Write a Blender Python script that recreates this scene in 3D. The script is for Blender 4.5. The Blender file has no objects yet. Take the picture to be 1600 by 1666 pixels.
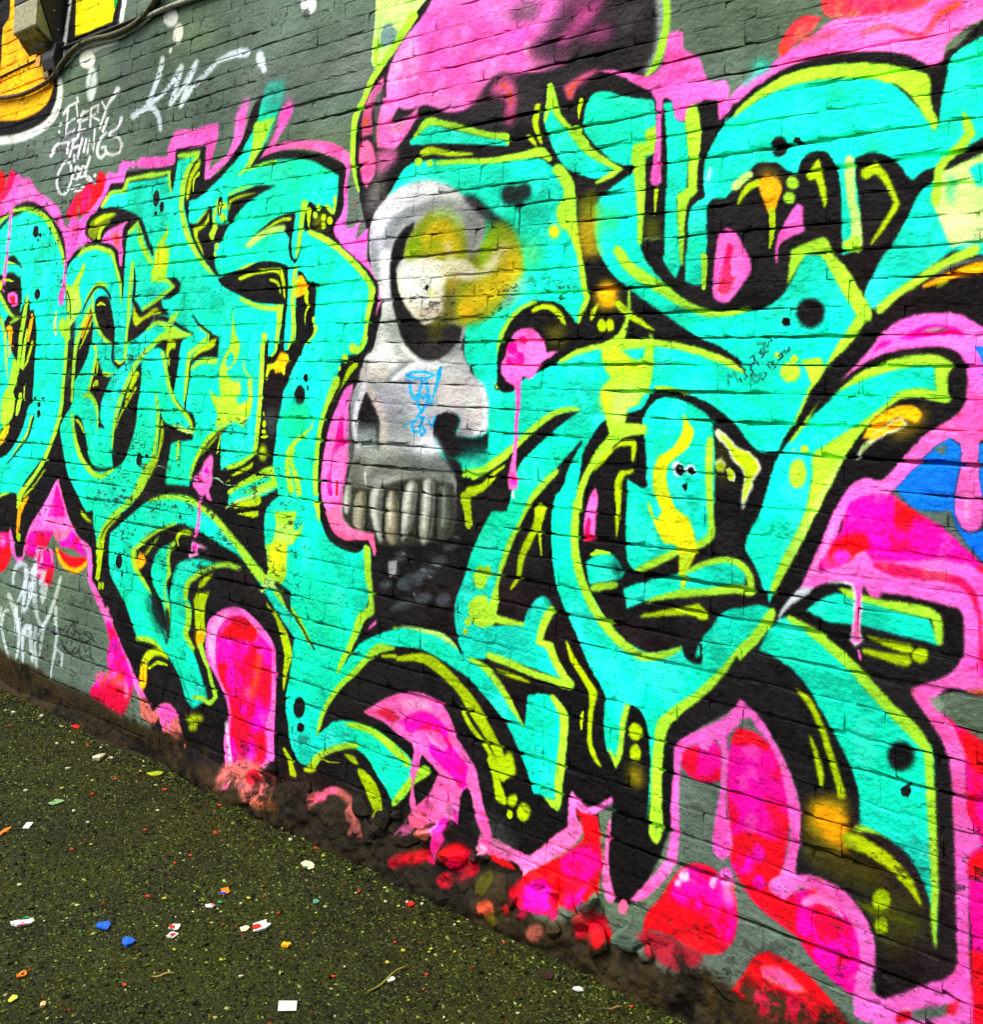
import bpy, bmesh, math, random
import numpy as np
from mathutils import Matrix, Vector
random.seed(7); rng = np.random.default_rng(11)
sc = bpy.context.scene
C = sc.collection
# ------------------------------------------------------------------ camera
D = 2.692                      # distance from the camera to the wall face, metres
EYE = 1.58
RIGHT = Vector((0.73391679, 0.67763803, 0.04661384))
DOWN = Vector((-0.0329078, 0.10401892, -0.99403075))
FWD = Vector((-0.67844176, 0.7280019, 0.09864081))
cam = bpy.data.cameras.new('camera'); camo = bpy.data.objects.new('camera', cam); C.objects.link(camo)
cam.sensor_fit = 'HORIZONTAL'; cam.sensor_width = 36; cam.lens = 40.5; cam.shift_y = -349.0/1600; cam.clip_end = 500; cam.clip_start = .05
camo.matrix_world = Matrix(((RIGHT.x, -DOWN.x, -FWD.x, 0), (RIGHT.y, -DOWN.y, -FWD.y, 0), (RIGHT.z, -DOWN.z, -FWD.z, EYE), (0, 0, 0, 1)))
sc.camera = camo
# ------------------------------------------------------------------ sky, sun, exposure (bright overcast day)
SUN_EL, SUN_AZ = math.radians(56), math.radians(205)     # azimuth clockwise from +Y
w = bpy.data.worlds.new('World'); sc.world = w; w.use_nodes = True
nt = w.node_tree; bg = nt.nodes['Background']
sky = nt.nodes.new('ShaderNodeTexSky'); sky.sky_type = 'NISHITA'; sky.sun_disc = False
sky.sun_elevation = SUN_EL; sky.sun_rotation = SUN_AZ; sky.air_density = 1.0; sky.dust_density = 7.0; sky.ozone_density = 0.6
nt.links.new(sky.outputs[0], bg.inputs[0]); bg.inputs[1].default_value = .15
sd = bpy.data.lights.new('sun', 'SUN'); sd.energy = 1.5; sd.angle = math.radians(18); sd.color = (1, .95, .88)
so = bpy.data.objects.new('sun', sd); C.objects.link(so)
sdir = Vector((math.sin(SUN_AZ)*math.cos(SUN_EL), math.cos(SUN_AZ)*math.cos(SUN_EL), math.sin(SUN_EL)))
so.rotation_euler = sdir.to_track_quat('Z', 'Y').to_euler(); so.location = (-2, -4, 8)
sc.view_settings.view_transform = 'Standard'; sc.view_settings.look = 'None'; sc.view_settings.gamma = 1; sc.view_settings.use_curve_mapping = False
sc.view_settings.exposure = EXPO = 0.9
sc.cycles.max_bounces = 6
# ------------------------------------------------------------------ helpers
def lin(c): return tuple(((v/255)/12.92 if v/255 <= .04045 else (((v/255)+.055)/1.055)**2.4) for v in c)
class N:
    def __init__(s, name):
        s.m = bpy.data.materials.new(name); s.m.use_nodes = True; s.t = s.m.node_tree; s.b = s.t.nodes['Principled BSDF']
    def n(s, typ, **k):
        x = s.t.nodes.new(typ)
        for a, v in k.items():
            if a == 'i':
                for kk, vv in v.items(): x.inputs[kk].default_value = vv
            else: setattr(x, a, v)
        return x
    def l(s, a, b): s.t.links.new(a, b)
    def noise(s, vec, scale, detail=4, rough=.55, out='Fac'):
        x = s.n('ShaderNodeTexNoise', i={'Scale': scale, 'Detail': detail, 'Roughness': rough})
        if vec: s.l(vec, x.inputs['Vector'])
        return x.outputs[out]
    def ramp(s, v, a, b, lo=0., hi=1.):
        x = s.n('ShaderNodeMapRange', interpolation_type='SMOOTHSTEP', i={'From Min': a, 'From Max': b, 'To Min': lo, 'To Max': hi}); s.l(v, x.inputs[0]); return x.outputs[0]
    def math(s, op, a, b=None, clamp=False):
        x = s.n('ShaderNodeMath', operation=op, use_clamp=clamp)
        for k, v in ((0, a), (1, b)):
            if v is None: continue
            if isinstance(v, (int, float)): x.inputs[k].default_value = v
            else: s.l(v, x.inputs[k])
        return x.outputs[0]
    def mix(s, fac, a, b, mode='MIX'):
        x = s.n('ShaderNodeMix', data_type='RGBA', blend_type=mode)
        for k, v in ((0, fac), (6, a), (7, b)):
            if isinstance(v, (int, float)): x.inputs[k].default_value = v
            elif isinstance(v, tuple): x.inputs[k].default_value = (*v, 1)
            else: s.l(v, x.inputs[k])
        return x.outputs[2]
    def bump(s, h, dist, strength=1., nrm=None):
        x = s.n('ShaderNodeBump', i={'Distance': dist, 'Strength': strength}); s.l(h, x.inputs['Height'])
        if nrm: s.l(nrm, x.inputs['Normal'])
        return x.outputs[0]
def plain(name, col, rough=.6, spec=.4, metal=0., grain=0., bmp=.4):
    k = N(name); k.b.inputs['Roughness'].default_value = rough; k.b.inputs['Specular IOR Level'].default_value = spec; k.b.inputs['Metallic'].default_value = metal
    tc = k.n('ShaderNodeTexCoord')
    f = k.noise(tc.outputs['Object'], 40, 5)
    k.l(k.mix(k.ramp(f, .35, .7), lin(col), lin(tuple(v*(1-grain) for v in col))), k.b.inputs['Base Color'])
    k.l(k.bump(f, .002, bmp), k.b.inputs['Normal'])
    return k.m
def link(name, me, mat=None, parent=None):
    o = bpy.data.objects.new(name, me); C.objects.link(o)
    if mat and not me.materials: me.materials.append(mat)
    if parent: o.parent = parent
    return o
def tag(o, label=None, cat=None, group=None, kind=None):
    for k, v in (('label', label), ('category', cat), ('group', group), ('kind', kind)):
        if v: o[k] = v
    return o
def np_mesh(name, verts, faces, smooth=False):
    """verts (n,3); faces (m,k) int array with constant k"""
    me = bpy.data.meshes.new(name); n, (m, k) = len(verts), faces.shape
    me.vertices.add(n); me.vertices.foreach_set('co', np.asarray(verts, np.float32).ravel())
    me.loops.add(m*k); me.loops.foreach_set('vertex_index', faces.astype(np.int32).ravel())
    me.polygons.add(m); me.polygons.foreach_set('loop_start', np.arange(0, m*k, k, dtype=np.int32))
    me.polygons.foreach_set('use_smooth', np.full(m, smooth)); me.update(calc_edges=True); return me
def bm_mesh(name, bm):
    me = bpy.data.meshes.new(name); bm.normal_update(); bm.to_mesh(me); bm.free(); return me
def vnoise(x, y, s, seed=0):
    """cheap smooth value noise on arrays"""
    x = np.asarray(x)*s; y = np.asarray(y)*s
    xi = np.floor(x).astype(int); yi = np.floor(y).astype(int); fx = x-xi; fy = y-yi
    fx = fx*fx*(3-2*fx); fy = fy*fy*(3-2*fy)
    def h(a, b):
        v = np.sin(a*127.1+b*311.7+seed*74.7)*43758.5453; return v-np.floor(v)
    return (h(xi, yi)*(1-fx)+h(xi+1, yi)*fx)*(1-fy)+(h(xi, yi+1)*(1-fx)+h(xi+1, yi+1)*fx)*fy
# ------------------------------------------------------------------ the mural, painted shape by shape in wall millimetres
X0, X1, Z0, Z1, PPM = -8.0, 0.7, -.06, 4.2, 460
PAL = {'K':(10, 10, 12),'K2':(20, 70, 66),'g':(84, 105, 90),'gd':(70, 92, 82),'gl':(150, 190, 165),'gr2':(20, 170, 40),'C':(0, 236, 194),'Cg':(0, 215, 120),'L':(158, 228, 44),'Lp':(176, 236, 110),'G':(168, 208, 0),'ol':(105, 125, 0),'o':(255, 165, 0),'or':(255, 178, 0),'ye':(252, 236, 0),'ye2':(225, 235, 10),'pk':(244, 98, 196),'pkl':(255, 165, 222),'pkr':(255, 95, 150),'pko':(205, 105, 95),'m':(255, 0, 150),'mg':(255, 0, 185),'mr':(245, 0, 90),'r':(232, 6, 22),'rd':(190, 0, 30),'coral':(255, 85, 100),'wh':(212, 220, 218),'wt':(205, 225, 228),'Kd':(4, 60, 58),'rk':(90, 0, 10),'or2':(170, 80, 30),'Lq':(182, 236, 120),'Lq2':(205, 238, 150),'gb':(110, 150, 140),'pk2':(255, 120, 205),'pkw':(255, 190, 225),'pk3':(255, 80, 185),'pd':(240, 90, 165),'gm':(125, 125, 120),'Kp':(26, 24, 28),'pq':(205, 75, 150),'wq':(185, 215, 205),'wq2':(196, 218, 186),'gold':(158, 140, 6),'goldd':(120, 100, 10),'Cl2':(30, 225, 130),'Cs':(20, 205, 175),'rc':(255, 55, 75),'bl':(0, 110, 235),'bl2':(0, 140, 255),'gl2':(120, 150, 130),'rd2':(215, 0, 70),'or3':(240, 90, 60),'olk':(85, 85, 5),'sk':(158, 167, 168),'skw':(216, 225, 226),'skg':(104, 114, 113),'skc':(190, 187, 172),'skn':(165, 205, 175),'skd':(84, 93, 88),'skd2':(66, 76, 70),'skl':(142, 151, 146),'gb2':(125, 145, 145),'ylg':(128, 146, 18),'ye3':(196, 176, 4),'crm':(214, 212, 184),'tth':(126, 124, 102),'rk2':(70, 84, 86),'tb':(0, 168, 240),'br':(40, 31, 13),'brk':(20, 16, 11),'ylb':(120, 160, 0),'lem':(222, 224, 90),'tg':(40, 42, 38)}
MURAL = """K|4|1|-6790,2605 351,-42 197,26 129,20 180,-34 185,-101 139,-110 59,-101 44,20 144,7 -28,88 21,30 103,74 105,123 141,-6 16,51 249,-13 192,-7 -1,82 259,-19 6,-158 132,30 119,101 40,49 29,64 54,73 161,40 -10,-104 -55,-85 -95,-125 94,20 141,-7 173,-32 112,-31 78,-36 25,-20 -5,-108 -16,-71 -42,-65 68,-53 97,-69 95,-86 22,-24 49,387 198,-20 584,-261 51,-960 -339,-434 294,-522 -256,-41 -174,84 -178,-29 -467,-40 -546,-93 -265,-42 -188,35 -129,121 -154,154 -117,87 -241,212 -84,147 -30,69 -117,76 -123,47 -437,-279 -38,-27 -81,44 -73,137 -447,-46
K|2|1|-3223,2368 -40,160 29,165 154,262 252,181 973,-232 7,-193 -45,-97 92,-100 169,-98 47,55 85,65 146,17 203,-21 79,-55 68,27 165,67 -1,-2186 -330,-162 -1,55 -1,103 -94,76 -111,-13 14,119 -5,73 -68,121 -104,86 -100,-94 -96,-75 1,-187 -126,-266 -63,-20 -24,43 -18,163 -122,-34 -109,-172 -255,15 -227,70 -374,752 -93,662 -5,461
g|4|1|-6229,628 360,21 107,13 289,213 392,-53 56,-152 171,-145 253,-202 90,-69 93,-59 -101,-61 -570,24 -1020,-84
pk|5|1|-6221,811 37,-11 110,19 72,3 48,-42 55,-84 110,-53 66,82 8,73 64,75 114,112 102,113 -8,8 -18,-3 -127,-109 -120,-113 -66,-81 -18,-73 -20,-23 -31,9 -52,80 -67,59 -117,-8 -118,-12
mg|5|1|-5448,1100 -112,-125 -125,-115 -45,-91 14,-69 121,7 56,68 73,62 56,52 51,-100 112,6 168,-31 -63,58 -124,82 -75,61
pk|5|1|-5451,1119 -28,-75 -121,-128 28,34 116,103 53,-18 86,-113 157,-87 68,-36 15,-42 45,-2 -27,69 -120,34 -146,108
m|5|1|-5479,951 -27,-80 -85,-94 -38,-74 95,42 69,85 43,127
pkr|8|1|-5475,883 118,80 95,-81 -55,-51 -95,-18
r|5|1|-5390,781 118,-27 185,16 -10,-30 -86,-41 -112,8 -71,36
o|5|1|-5401,778 -9,-8 38,-47 82,-36 104,-6 84,36 24,33 -5,6 -13,-3 -37,-25 -61,-20 -71,1 -74,26 -44,42
r|5|1|-6226,799 191,20 69,-13 19,-46 52,-74 -42,-70 -86,-40 -152,-16
mg|12|1|-5947,760 -5,-25 -24,-20 -35,-11 -39,2 -31,14 -15,23 5,25 24,21 36,10 38,-2 31,-14
pkl|12|1|-5982,748 -3,-13 -12,-10 -18,-5 -19,1 -15,7 -8,11 3,13 11,10 18,5 20,-1 15,-7
m|5|1|-5612,705 94,50 84,-5 23,-81 -20,-70 -57,-8 -98,24
r|11|1|-5581,631 160,52 2,-60 -35,-32 -69,10
pk|0|1|-5532,759 8,-8 58,-3 18,-46 16,-3 13,7 -18,56 -78,4
pk|4|1|-5158,849 -5,-14 72,-34 15,-52 9,-73 87,-84 114,-83 38,65 -13,9 -22,-7 -12,-12 -54,46 -88,77 -15,68 -10,61 -87,36
pk|4|1|-4883,554 -21,-22 75,-64 101,-72 91,-65 56,-50 59,-49 69,-44 32,4 11,17 -61,47 -60,46 -65,47 -93,64 -90,74 -61,67
m|7|1|-4867,516 76,-30 191,-170 19,-36 -18,-57 -54,-85 -282,-5 -20,31 61,75 52,31 60,-16 -44,95 24,73 -45,55
rd|14|0.8|-4944,187 139,35 227,39 -28,-79 -45,-57 -139,4 -154,16
pkr|15|1|-4804,260 -6,-13 -19,-13 -27,-9 -28,-2 -22,5 -10,10 6,13 19,13 28,8 28,3 21,-5
mg|0|1|-4735,420 -1,-11 -8,-9 -12,-5 -12,0 -11,6 -5,11 2,11 8,9 12,5 12,0 11,-7
pkr|7|1|-4612,234 -1,-14 -6,-11 -10,-6 -11,2 -9,8 -5,12 0,14 7,11 10,5 11,-1 9,-8
pkr|12|0.7|-4815,282 81,22 99,-21 44,-25 -161,-19
pko|4|1|-4530,250 75,-24 56,-27 45,35 65,24 69,-14 36,-49 62,-61 -1,-37 -37,-34 -49,13 -45,59 -60,-7 -33,57 -44,-42 -105,16
pk|4|1|-4381,203 27,31 65,24 63,-16 27,-25 -40,-15 -27,-63 -25,45 -12,-47 -28,19 -11,36
wt|5|0.62|-5845,528 14,6 -2,62 52,42 39,4 26,-44 -36,-81 -39,-60 12,-7 19,6 45,61 38,85 -30,59 -105,1 -53,-66 5,-65
wt|3|0.62|-5723,642 -16,-8 13,-84 -2,-141 15,-4 16,8 13,142 -20,83
wt|5|0.62|-5595,770 -27,-10 -9,-63 -22,-74 0,-108 -56,-101 11,-5 16,5 63,102 10,110 19,72 19,64
wt|5|0.62|-5555,771 -15,-7 4,-73 -70,-40 21,-148 59,-101 88,-37 74,93 48,97 30,88 -11,4 -14,-4 -43,-88 -47,-96 -48,-62 -41,17 -48,97 -33,137 69,40 -8,79
wt|3|0.62|-5479,596 -39,-12 -29,-36 36,-59 9,-2 8,4 30,61 9,30
wt|5|0.62|-5898,485 -13,-13 63,-54 51,-53 15,-74 13,-3 11,7 3,79 -44,58 -70,53
wt|5|0.62|-5947,289 18,7 21,80 46,20 0,11 -24,0 -56,-27 -20,-86
wt|3|0.62|-5974,334 14,5 12,66 -10,3 -12,-4 -16,-67
wt|3|0.62|-5927,287 -11,-8 51,-71 62,-59 15,0 8,7 -55,61 -53,69
wt|3|0.62|-5742,381 -15,-8 15,-121 -6,-87 12,-2 13,5 13,88 -16,122
wt|3|0.62|-5355,503 -15,-8 1,-60 29,-62 -4,-66 -12,-91 -1,-67 9,-2 10,4 7,68 19,91 4,68 -26,63 -4,58
wt|3|0.62|-5337,304 1,-10 71,-14 4,-54 12,-3 12,7 -1,61 -79,18
wt|3|0.62|-5680,348 -27,-12 7,-78 33,-94 13,-2 10,7 -22,95 11,78
wt|3|0.62|-5618,372 -20,-11 26,-88 44,-83 13,-2 10,7 -24,87 -25,87
wt|3|0.62|-5556,373 -16,-8 5,-91 54,-119 16,-2 13,8 -43,120 -12,89
wt|3|0.62|-5466,395 -17,-7 -16,-94 0,-60 11,-3 11,6 11,61 16,93
wt|3|0.62|-5791,438 -18,-11 52,-117 12,-1 9,5 -32,120
wt|5|0.62|-5420,439 -18,-4 -70,-72 -27,-27 6,-6 17,3 30,27 70,72
wt|3|0.62|-5647,581 -34,-17 13,-68 27,-6 25,12 4,70
wt|3|0.62|-5660,368 -37,-29 32,-32 51,-3 31,24 -16,36
wt|6|0.8|-5712,622 29,-12 138,19 -17,-46 21,-9 28,10 28,75 -200,-18
K|6|1|-7339,4213 1573,-376 4,-140 -11,-137 -7,-120 -43,-79 4,-105 20,-107 -56,-88 -186,-39 -246,-9 -797,88
K|5|1|-5825,3852 614,-147 8,-133 -1,-71 -17,-55 -268,-19 -276,6
or|6|1|-6601,4037 56,-272 -92,-50 22,-229 -19,-72 -510,-51 35,-152 656,-98 165,-17 194,8 130,29 64,50 14,85 3,104 -95,516
ye|5|1|-5729,3829 452,-108 22,-137 -9,-64 -11,-50 -168,-2 -119,-3 -118,7 -15,123
gr2|0|1|-5296,3667 -16,-6 32,-81 0,-36 13,-4 27,30 -33,85
wh|6|1|-7131,3075 63,-34 547,-61 258,-20 225,13 167,35 86,70 20,99 -27,91 -1,103 22,135 15,136 1,157 -19,12 -19,-1 0,-158 -22,-134 -30,-134 -7,-104 20,-90 -33,-86 -79,-57 -150,-26 -208,-7 -239,17 -545,67
wh|1|1|-5167,3671 -23,-3 -1,-113 -10,-112 18,-13 20,2 17,110 1,114
wh|5|0.8|-5189,3351 -24,13 -183,20 -202,-5 -10,-23 50,-22 195,6 165,-1
wh|5|1|-5427,3295 -8,-23 -29,-13 -43,1 -47,15 -36,25 -17,28 8,24 30,13 44,-1 46,-16 36,-25
wt|9|1|-5387,3155 -5,-47 -19,-31 -28,-8 -29,18 -24,40 -11,50 4,47 20,32 28,7 30,-19 23,-40
wh|4|1|-4631,3354 -6,-21 -22,-12 -33,0 -35,13 -28,23 -12,26 6,22 22,12 34,-1 35,-14 27,-23
wh|4|1|-4576,3261 -9,-23 -18,-14 -23,0 -21,12 -15,23 -3,27 9,23 19,13 23,1 21,-13 14,-23
wh|1|1|-4661,3194 -6,-5 -7,-3 -9,1 -6,4 -2,7 2,7 6,6 8,2 8,-1 6,-4 2,-7
wh|3|1|-3563,3189 -4,-21 -18,-13 -27,0 -28,12 -21,21 -10,25 5,21 18,12 27,0 28,-12 21,-21
wt|7|1|-3899,3018 3,-19 -6,-14 -13,-5 -18,7 -17,16 -12,20 -3,20 5,14 14,4 18,-7 17,-15
wt|3|1|-3876,2967 -2,-7 -7,-5 -11,0 -12,4 -9,8 -4,8 2,8 8,5 11,0 11,-4 9,-8
wh|5|1|-5740,3043 17,-1 41,29 118,14 -20,36 -16,6 -10,-5 15,-25 -108,-13 -44,-32
wh|1|1|-5686,3073 -13,-3 0,-90 105,18 0,8 -16,5 -70,-16 8,70
wh|5|1|-5677,2999 -14,-1 -22,-79 133,14 2,8 -16,5 -95,-14 24,59
wh|1|1|-5601,3089 -11,-4 50,-117 65,60 -8,8 -16,1 -37,-50 -28,95
wh|1|1|-5533,3020 -13,-2 -1,-92 13,-7 13,3 1,91
wh|1|1|-5542,3016 16,-6 78,8 3,7 -15,6 -80,-7
wh|1|1|-5541,2973 16,-6 77,10 1,7 -15,6 -77,-10
wh|1|1|-5543,2923 16,-5 62,8 2,7 -15,5 -63,-7
wh|1|1|-5425,3033 -13,-3 3,-96 13,-7 13,2 -3,97
wh|1|1|-5434,3029 16,-5 58,11 -4,-29 -68,-16 96,-38 13,2 -4,8 -65,23 52,11 -1,52 -92,-11
wh|1|1|-5321,3057 -5,-6 46,-45 15,-4 6,6 -46,45
wh|5|1|-5150,3104 -34,2 -30,-36 -56,-51 -25,-45 -38,-59 9,-8 15,0 38,60 24,44 70,42 43,32
wh|1|1|-5751,3005 -17,1 -10,-12 9,-8 17,-1 10,12
wh|1|1|-5765,2965 -14,-2 -1,-13 13,-7 14,2 2,12
wh|5|1|-5850,2821 27,-1 47,55 114,2 111,6 4,7 -15,6 -110,-6 -125,-1 -67,-54
wh|1|1|-5653,2887 -13,-3 -3,-63 13,-7 14,3 3,62
wh|1|1|-5581,2898 -15,-1 -43,-95 11,-8 15,1 43,95
wh|1|1|-5495,2891 -15,-2 -35,-107 11,-7 15,1 35,107
wh|1|1|-5614,2841 16,-6 97,9 3,7 -16,6 -97,-8
wh|1|1|-5451,2881 -14,-2 -17,-72 11,-7 14,2 18,71
wh|1|1|-5537,2938 -15,-2 -10,-40 12,-8 14,2 10,40
wh|5|1|-5429,2790 13,3 0,68 56,-72 5,126 -12,7 -13,-2 12,-110 -56,72 -17,-84
wh|5|1|-5229,2879 -16,4 -59,-19 -30,-47 8,-45 58,-29 54,28 -17,39 -57,2 -6,-6 13,-7 32,-1 9,-20 -34,-18 -28,15 -7,37 27,42 54,17
wh|5|1|-5094,2942 -23,-1 -22,-47 -81,-16 9,-27 91,-20 39,-36 -21,-35 -61,-1 -69,18 -12,-3 7,-8 76,-19 78,1 27,45 -50,46 -85,19 -3,10 75,15 38,46
wh|1|1|-5239,2960 -14,0 -41,-68 9,-8 15,0 41,68
wh|1|1|-5568,2817 -14,-2 0,-46 13,-7 13,3 1,45
wh|5|1|-5587,2710 11,5 -20,47 -76,22 -68,-49 -16,-69 51,-61 83,-6 54,62 -8,8 -16,0 -49,-57 -47,4 -40,48 14,63 56,40 40,-11 16,-40
wh|5|1|-5535,2739 -15,-1 -46,-64 89,-17 28,61 -52,25 -16,0 1,-8 39,-19 -21,-43 -34,7 36,51
wh|1|1|-5476,2728 -14,-2 -16,-60 83,2 4,58 -53,11 -12,-4 9,-8 30,-6 -3,-39 -33,-2 16,43
wh|5|1|-5393,2779 -15,-1 -37,-78 26,-44 91,-36 17,1 -4,10 -83,31 -21,34 36,76
wh|1|1|-5402,2674 0,-8 36,-20 16,-1 0,8 -36,20
wh|1|1|-5319,2675 -18,-2 -4,-9 15,-10 18,3 3,9
wh|1|1|-5581,2620 16,-5 64,10 78,-19 13,3 -7,8 -89,22 -73,-12
wh|1|1|-5545,2603 13,-7 87,0 7,6 -14,6 -87,1
wt|4|0.95|-4745,3188 -23,-3 -16,-72 -42,-76 -46,-61 14,-15 24,0 50,61 48,76 11,76
wt|4|0.95|-5009,2920 34,-11 115,22 48,-7 57,-43 26,-64 17,-8 13,5 -16,69 -70,67 -97,15 -126,-27
wt|4|0.95|-4873,2958 28,-8 136,34 91,54 68,55 -11,15 -26,3 -64,-56 -86,-52 -136,-30
wt|4|0.95|-4562,3117 -24,-1 -48,-119 -31,-70 15,-12 21,1 36,68 48,118
wt|4|0.95|-4652,2917 17,-1 115,84 100,96 -11,15 -25,2 -95,-98 -108,-88
wt|4|0.95|-4433,3112 -24,0 -65,-103 -44,-97 14,-12 21,1 48,94 64,102
wt|4|0.95|-4555,2906 19,-2 98,73 120,50 79,38 -4,13 -23,6 -85,-34 -120,-54 -91,-79
wt|4|0.95|-4261,3073 15,-7 112,-2 104,-13 19,20 -36,24 -109,7 -102,-20
r|7|1|-6765,2845 299,-28 59,-35 14,-70 -66,-50 -267,3
mr|7|1|-6393,2712 35,82 48,11 50,-34 -17,-70 -104,-46 -70,-33 -267,7 -8,36 264,9
pk|6|1|-6857,2629 406,-7 116,57 70,87 35,11 56,-37 73,0 109,-74 127,-60 158,-73 54,-57 68,-77 23,-68 6,-92 -10,-5 -29,99 -106,111 -201,112 -173,48 -118,-11 -241,-52 -407,16
pkl|46|0.6|-6059,2646 -4,-19 -20,-12 -29,-2 -32,8 -26,16 -12,21 5,19 19,12 30,2 32,-8 25,-17
r|5|1|-5610,2478 25,39 75,54 -3,21 71,8 46,31 84,-19 28,72 64,-27 14,-55 -37,-46 -89,-61 -77,-24 -188,-7
mr|6|1|-5601,2487 52,68 38,27 0,-61 -46,-42
mr|6|1|-5456,2566 71,64 34,-24 5,-90 -75,-39 -25,28
g|6|0.8|-5492,2529 36,-23 1,-41 -28,12
g|6|0.8|-5501,2581 41,6 -13,-44
pk|5|1|-5566,2234 -7,98 -22,63 43,58 28,23 34,-18 34,-13 68,24 75,34 87,71 18,72 25,22 70,-17 28,6 -6,35 55,13 47,-1 18,-31 -47,-23 -1,-53 -134,9 -40,-55 -60,-54 -53,-35 -77,-23 2,-70 104,-52 -154,-15 -104,-64
pkr|15|0.7|-5565,2408 86,49 37,-94 -97,17
K|5|1|-5376,2368 -2,40 43,47 86,22 115,10 135,-22 97,-32 78,-39 -63,-61 -66,-43 -11,-46 -296,62 -121,58
ol|5|1|-5352,2377 22,48 105,26 173,-5 -81,-27 -81,-38 -34,-32 -26,-23 -64,25
G|5|1|-5291,2412 26,-5 74,20 106,14 4,6 -13,5 -123,-1 -75,-26
G|5|1|-5136,2412 -91,-31 -27,-48 16,-12 23,3 16,47 73,35
pk|5|1|-5207,2312 46,46 100,26 154,23 -52,-17 -32,-31 1,-66 14,-34 -6,-81 -19,6 -26,73 -86,39
coral|5|1|-5119,2330 72,29 30,-45 -2,-48 -57,37
pk|0|1|-4977,2682 -5,-9 -16,-6 -23,0 -24,6 -19,9 -8,11 5,9 17,5 23,0 24,-6 18,-9
pk|0|1|-4923,2675 -2,-9 -8,-7 -13,-1 -13,4 -11,9 -5,10 2,10 9,7 12,1 14,-4 10,-9
pk|4|1|-4914,2689 43,16 248,-28 -13,30 20,39 43,49 149,-14 156,7 46,-8 8,-60 -41,-96 99,-7 45,50 25,100 8,50 64,8 -1,-111 -30,-51 -80,-59 -85,-37 -87,-37 -10,21 5,141 -127,6 -132,8 5,-64 -44,-11 -281,23 -34,16
g|4|1|-4214,2715 125,9 -22,-57 -45,-50 -51,-16 -43,-21 -17,-11 12,55
pk|4|1|-4115,2613 -24,6 -79,-30 -72,-36 4,-15 25,-4 71,35 77,30
pk|13|0.7|-4081,2723 -6,53 35,72 62,16 -13,-130
pk|3|1|-3924,2573 73,34 67,77 23,89 70,28 16,-54 -55,-64 -58,-57 105,5 164,-21 129,-29 79,-41 30,-28 -14,-101 11,-116 -18,-52 55,-10 42,32 -14,-40 -9,-47 71,48 0,-102 -78,-16 -61,63 -69,47 6,35 50,57 -6,73 5,90 -26,27 -69,33 -161,48 -155,16 -106,-6 -86,-16
pk|17|0.5|-3763,2786 50,32 43,-20 -15,-50
pk|3|1|-3319,2186 1,-10 69,-58 49,-20 49,-24 50,-44 23,-24 1,-50 -10,-65 3,0 20,64 2,53 -27,26 -42,50 -40,37 -41,28 -93,37
pk|3|1|-3312,2189 8,31 70,17 -3,-61 83,51 -13,-90 20,-40 -26,-13 -74,57
rd|1|1|-3239,2334 -2,-18 4,-1 6,17
pk|5|1|-5453,1130 -53,-78 -116,-115 -84,-107 413,45 -77,158
m|5|1|-5454,1088 -40,-104 -38,-66 195,20 -56,86
Lq|3|1|-3197,3200 332,-113 -85,-63 -70,-63 -56,-54 -24,-19 -49,-40 -18,-2 -24,22 -2,73 4,109
gb|5|1|-3151,2976 15,33 35,2 28,-27 27,-17 -31,-42 -70,1
L|2|0.8|-3191,2971 37,-13 -1,-42 -3,-66 -28,17
L|3|1|-2956,3025 -32,4 -51,-62 -61,-60 -56,-51 -45,-48 -38,-67 -46,-61 -5,-87 7,-93 29,-83 25,-44 7,-2 4,3 -19,44 -18,79 -4,90 7,82 43,58 40,66 44,45 58,48 66,58 58,58
pk2|5|1|-2848,3083 -75,-89 -79,-54 -55,-55 -33,-65 -9,-52 14,-56 106,-57 106,1 122,-47 127,9 69,59 104,25 170,-24 111,66 8,100 58,69
pkw|25|0.5|-3040,2894 98,28 32,-93 -34,-87 -120,20 -14,68
pk3|33|0.6|-2882,2998 235,-28 79,-94 -67,-86 -152,-12 -103,105
pd|4|0.8|-3119,2807 -67,-49 -39,-66 -4,-108 67,3 -9,109 55,75
pk2|5|1|-3120,2718 85,10 13,-55 -47,-52 100,9 56,26 -21,-54 -76,-76 -21,-9 -100,18 -11,79
pd|5|0.95|-3232,2566 45,3 39,-43 12,-91 -43,-54 -25,32 -30,81
pk2|14|0.6|-3138,2518 107,-1 28,-33 -60,-45 -58,-17
gm|11|0.6|-3171,2744 55,27 4,-49 -21,-62 2,-125 -30,40
gm|21|0.5|-3062,2632 76,1 4,-41 -66,-21
gm|25|0.7|-3169,2368 38,61 62,-13 -12,-62 -37,-79 -63,23
Kp|36|0.92|-2244,2945 403,-92 -11,-146 -19,-68 -44,-30 -177,51 -126,27 -111,15 -38,80 90,61
pq|17|0.8|-2274,2785 87,55 84,52 37,-8 -94,-91 -93,-43
pq|19|0.5|-2184,2783 146,5 -22,-45 -85,-3
gm|19|0.6|-2025,2766 45,50 46,-10 -44,-45
pk2|31|0.8|-2652,3038 198,-45 14,-122 -60,-52 26,-80 -54,-34 -102,7
Kp|21|0.6|-2514,2930 63,8 111,-35 -18,-38 -131,16
pk3|18|0.8|-2446,2856 89,-13 -22,-74 -23,-75 -55,-1
Kp|9|1|-2855,2636 158,-46 141,109 84,12 43,-34 81,7 118,0 102,-33 -48,-37 -136,23 0,-124 -307,22
pd|12|0.8|-2555,2677 63,22 43,-29 17,-56 -9,-72 -26,-23 -20,30 8,52 -30,26 -43,7
wq|8|0.7|-1858,2868 -30,-15 13,-115 -13,-70 -31,-58 6,-13 14,-1 48,52 26,75 -2,117
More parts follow.
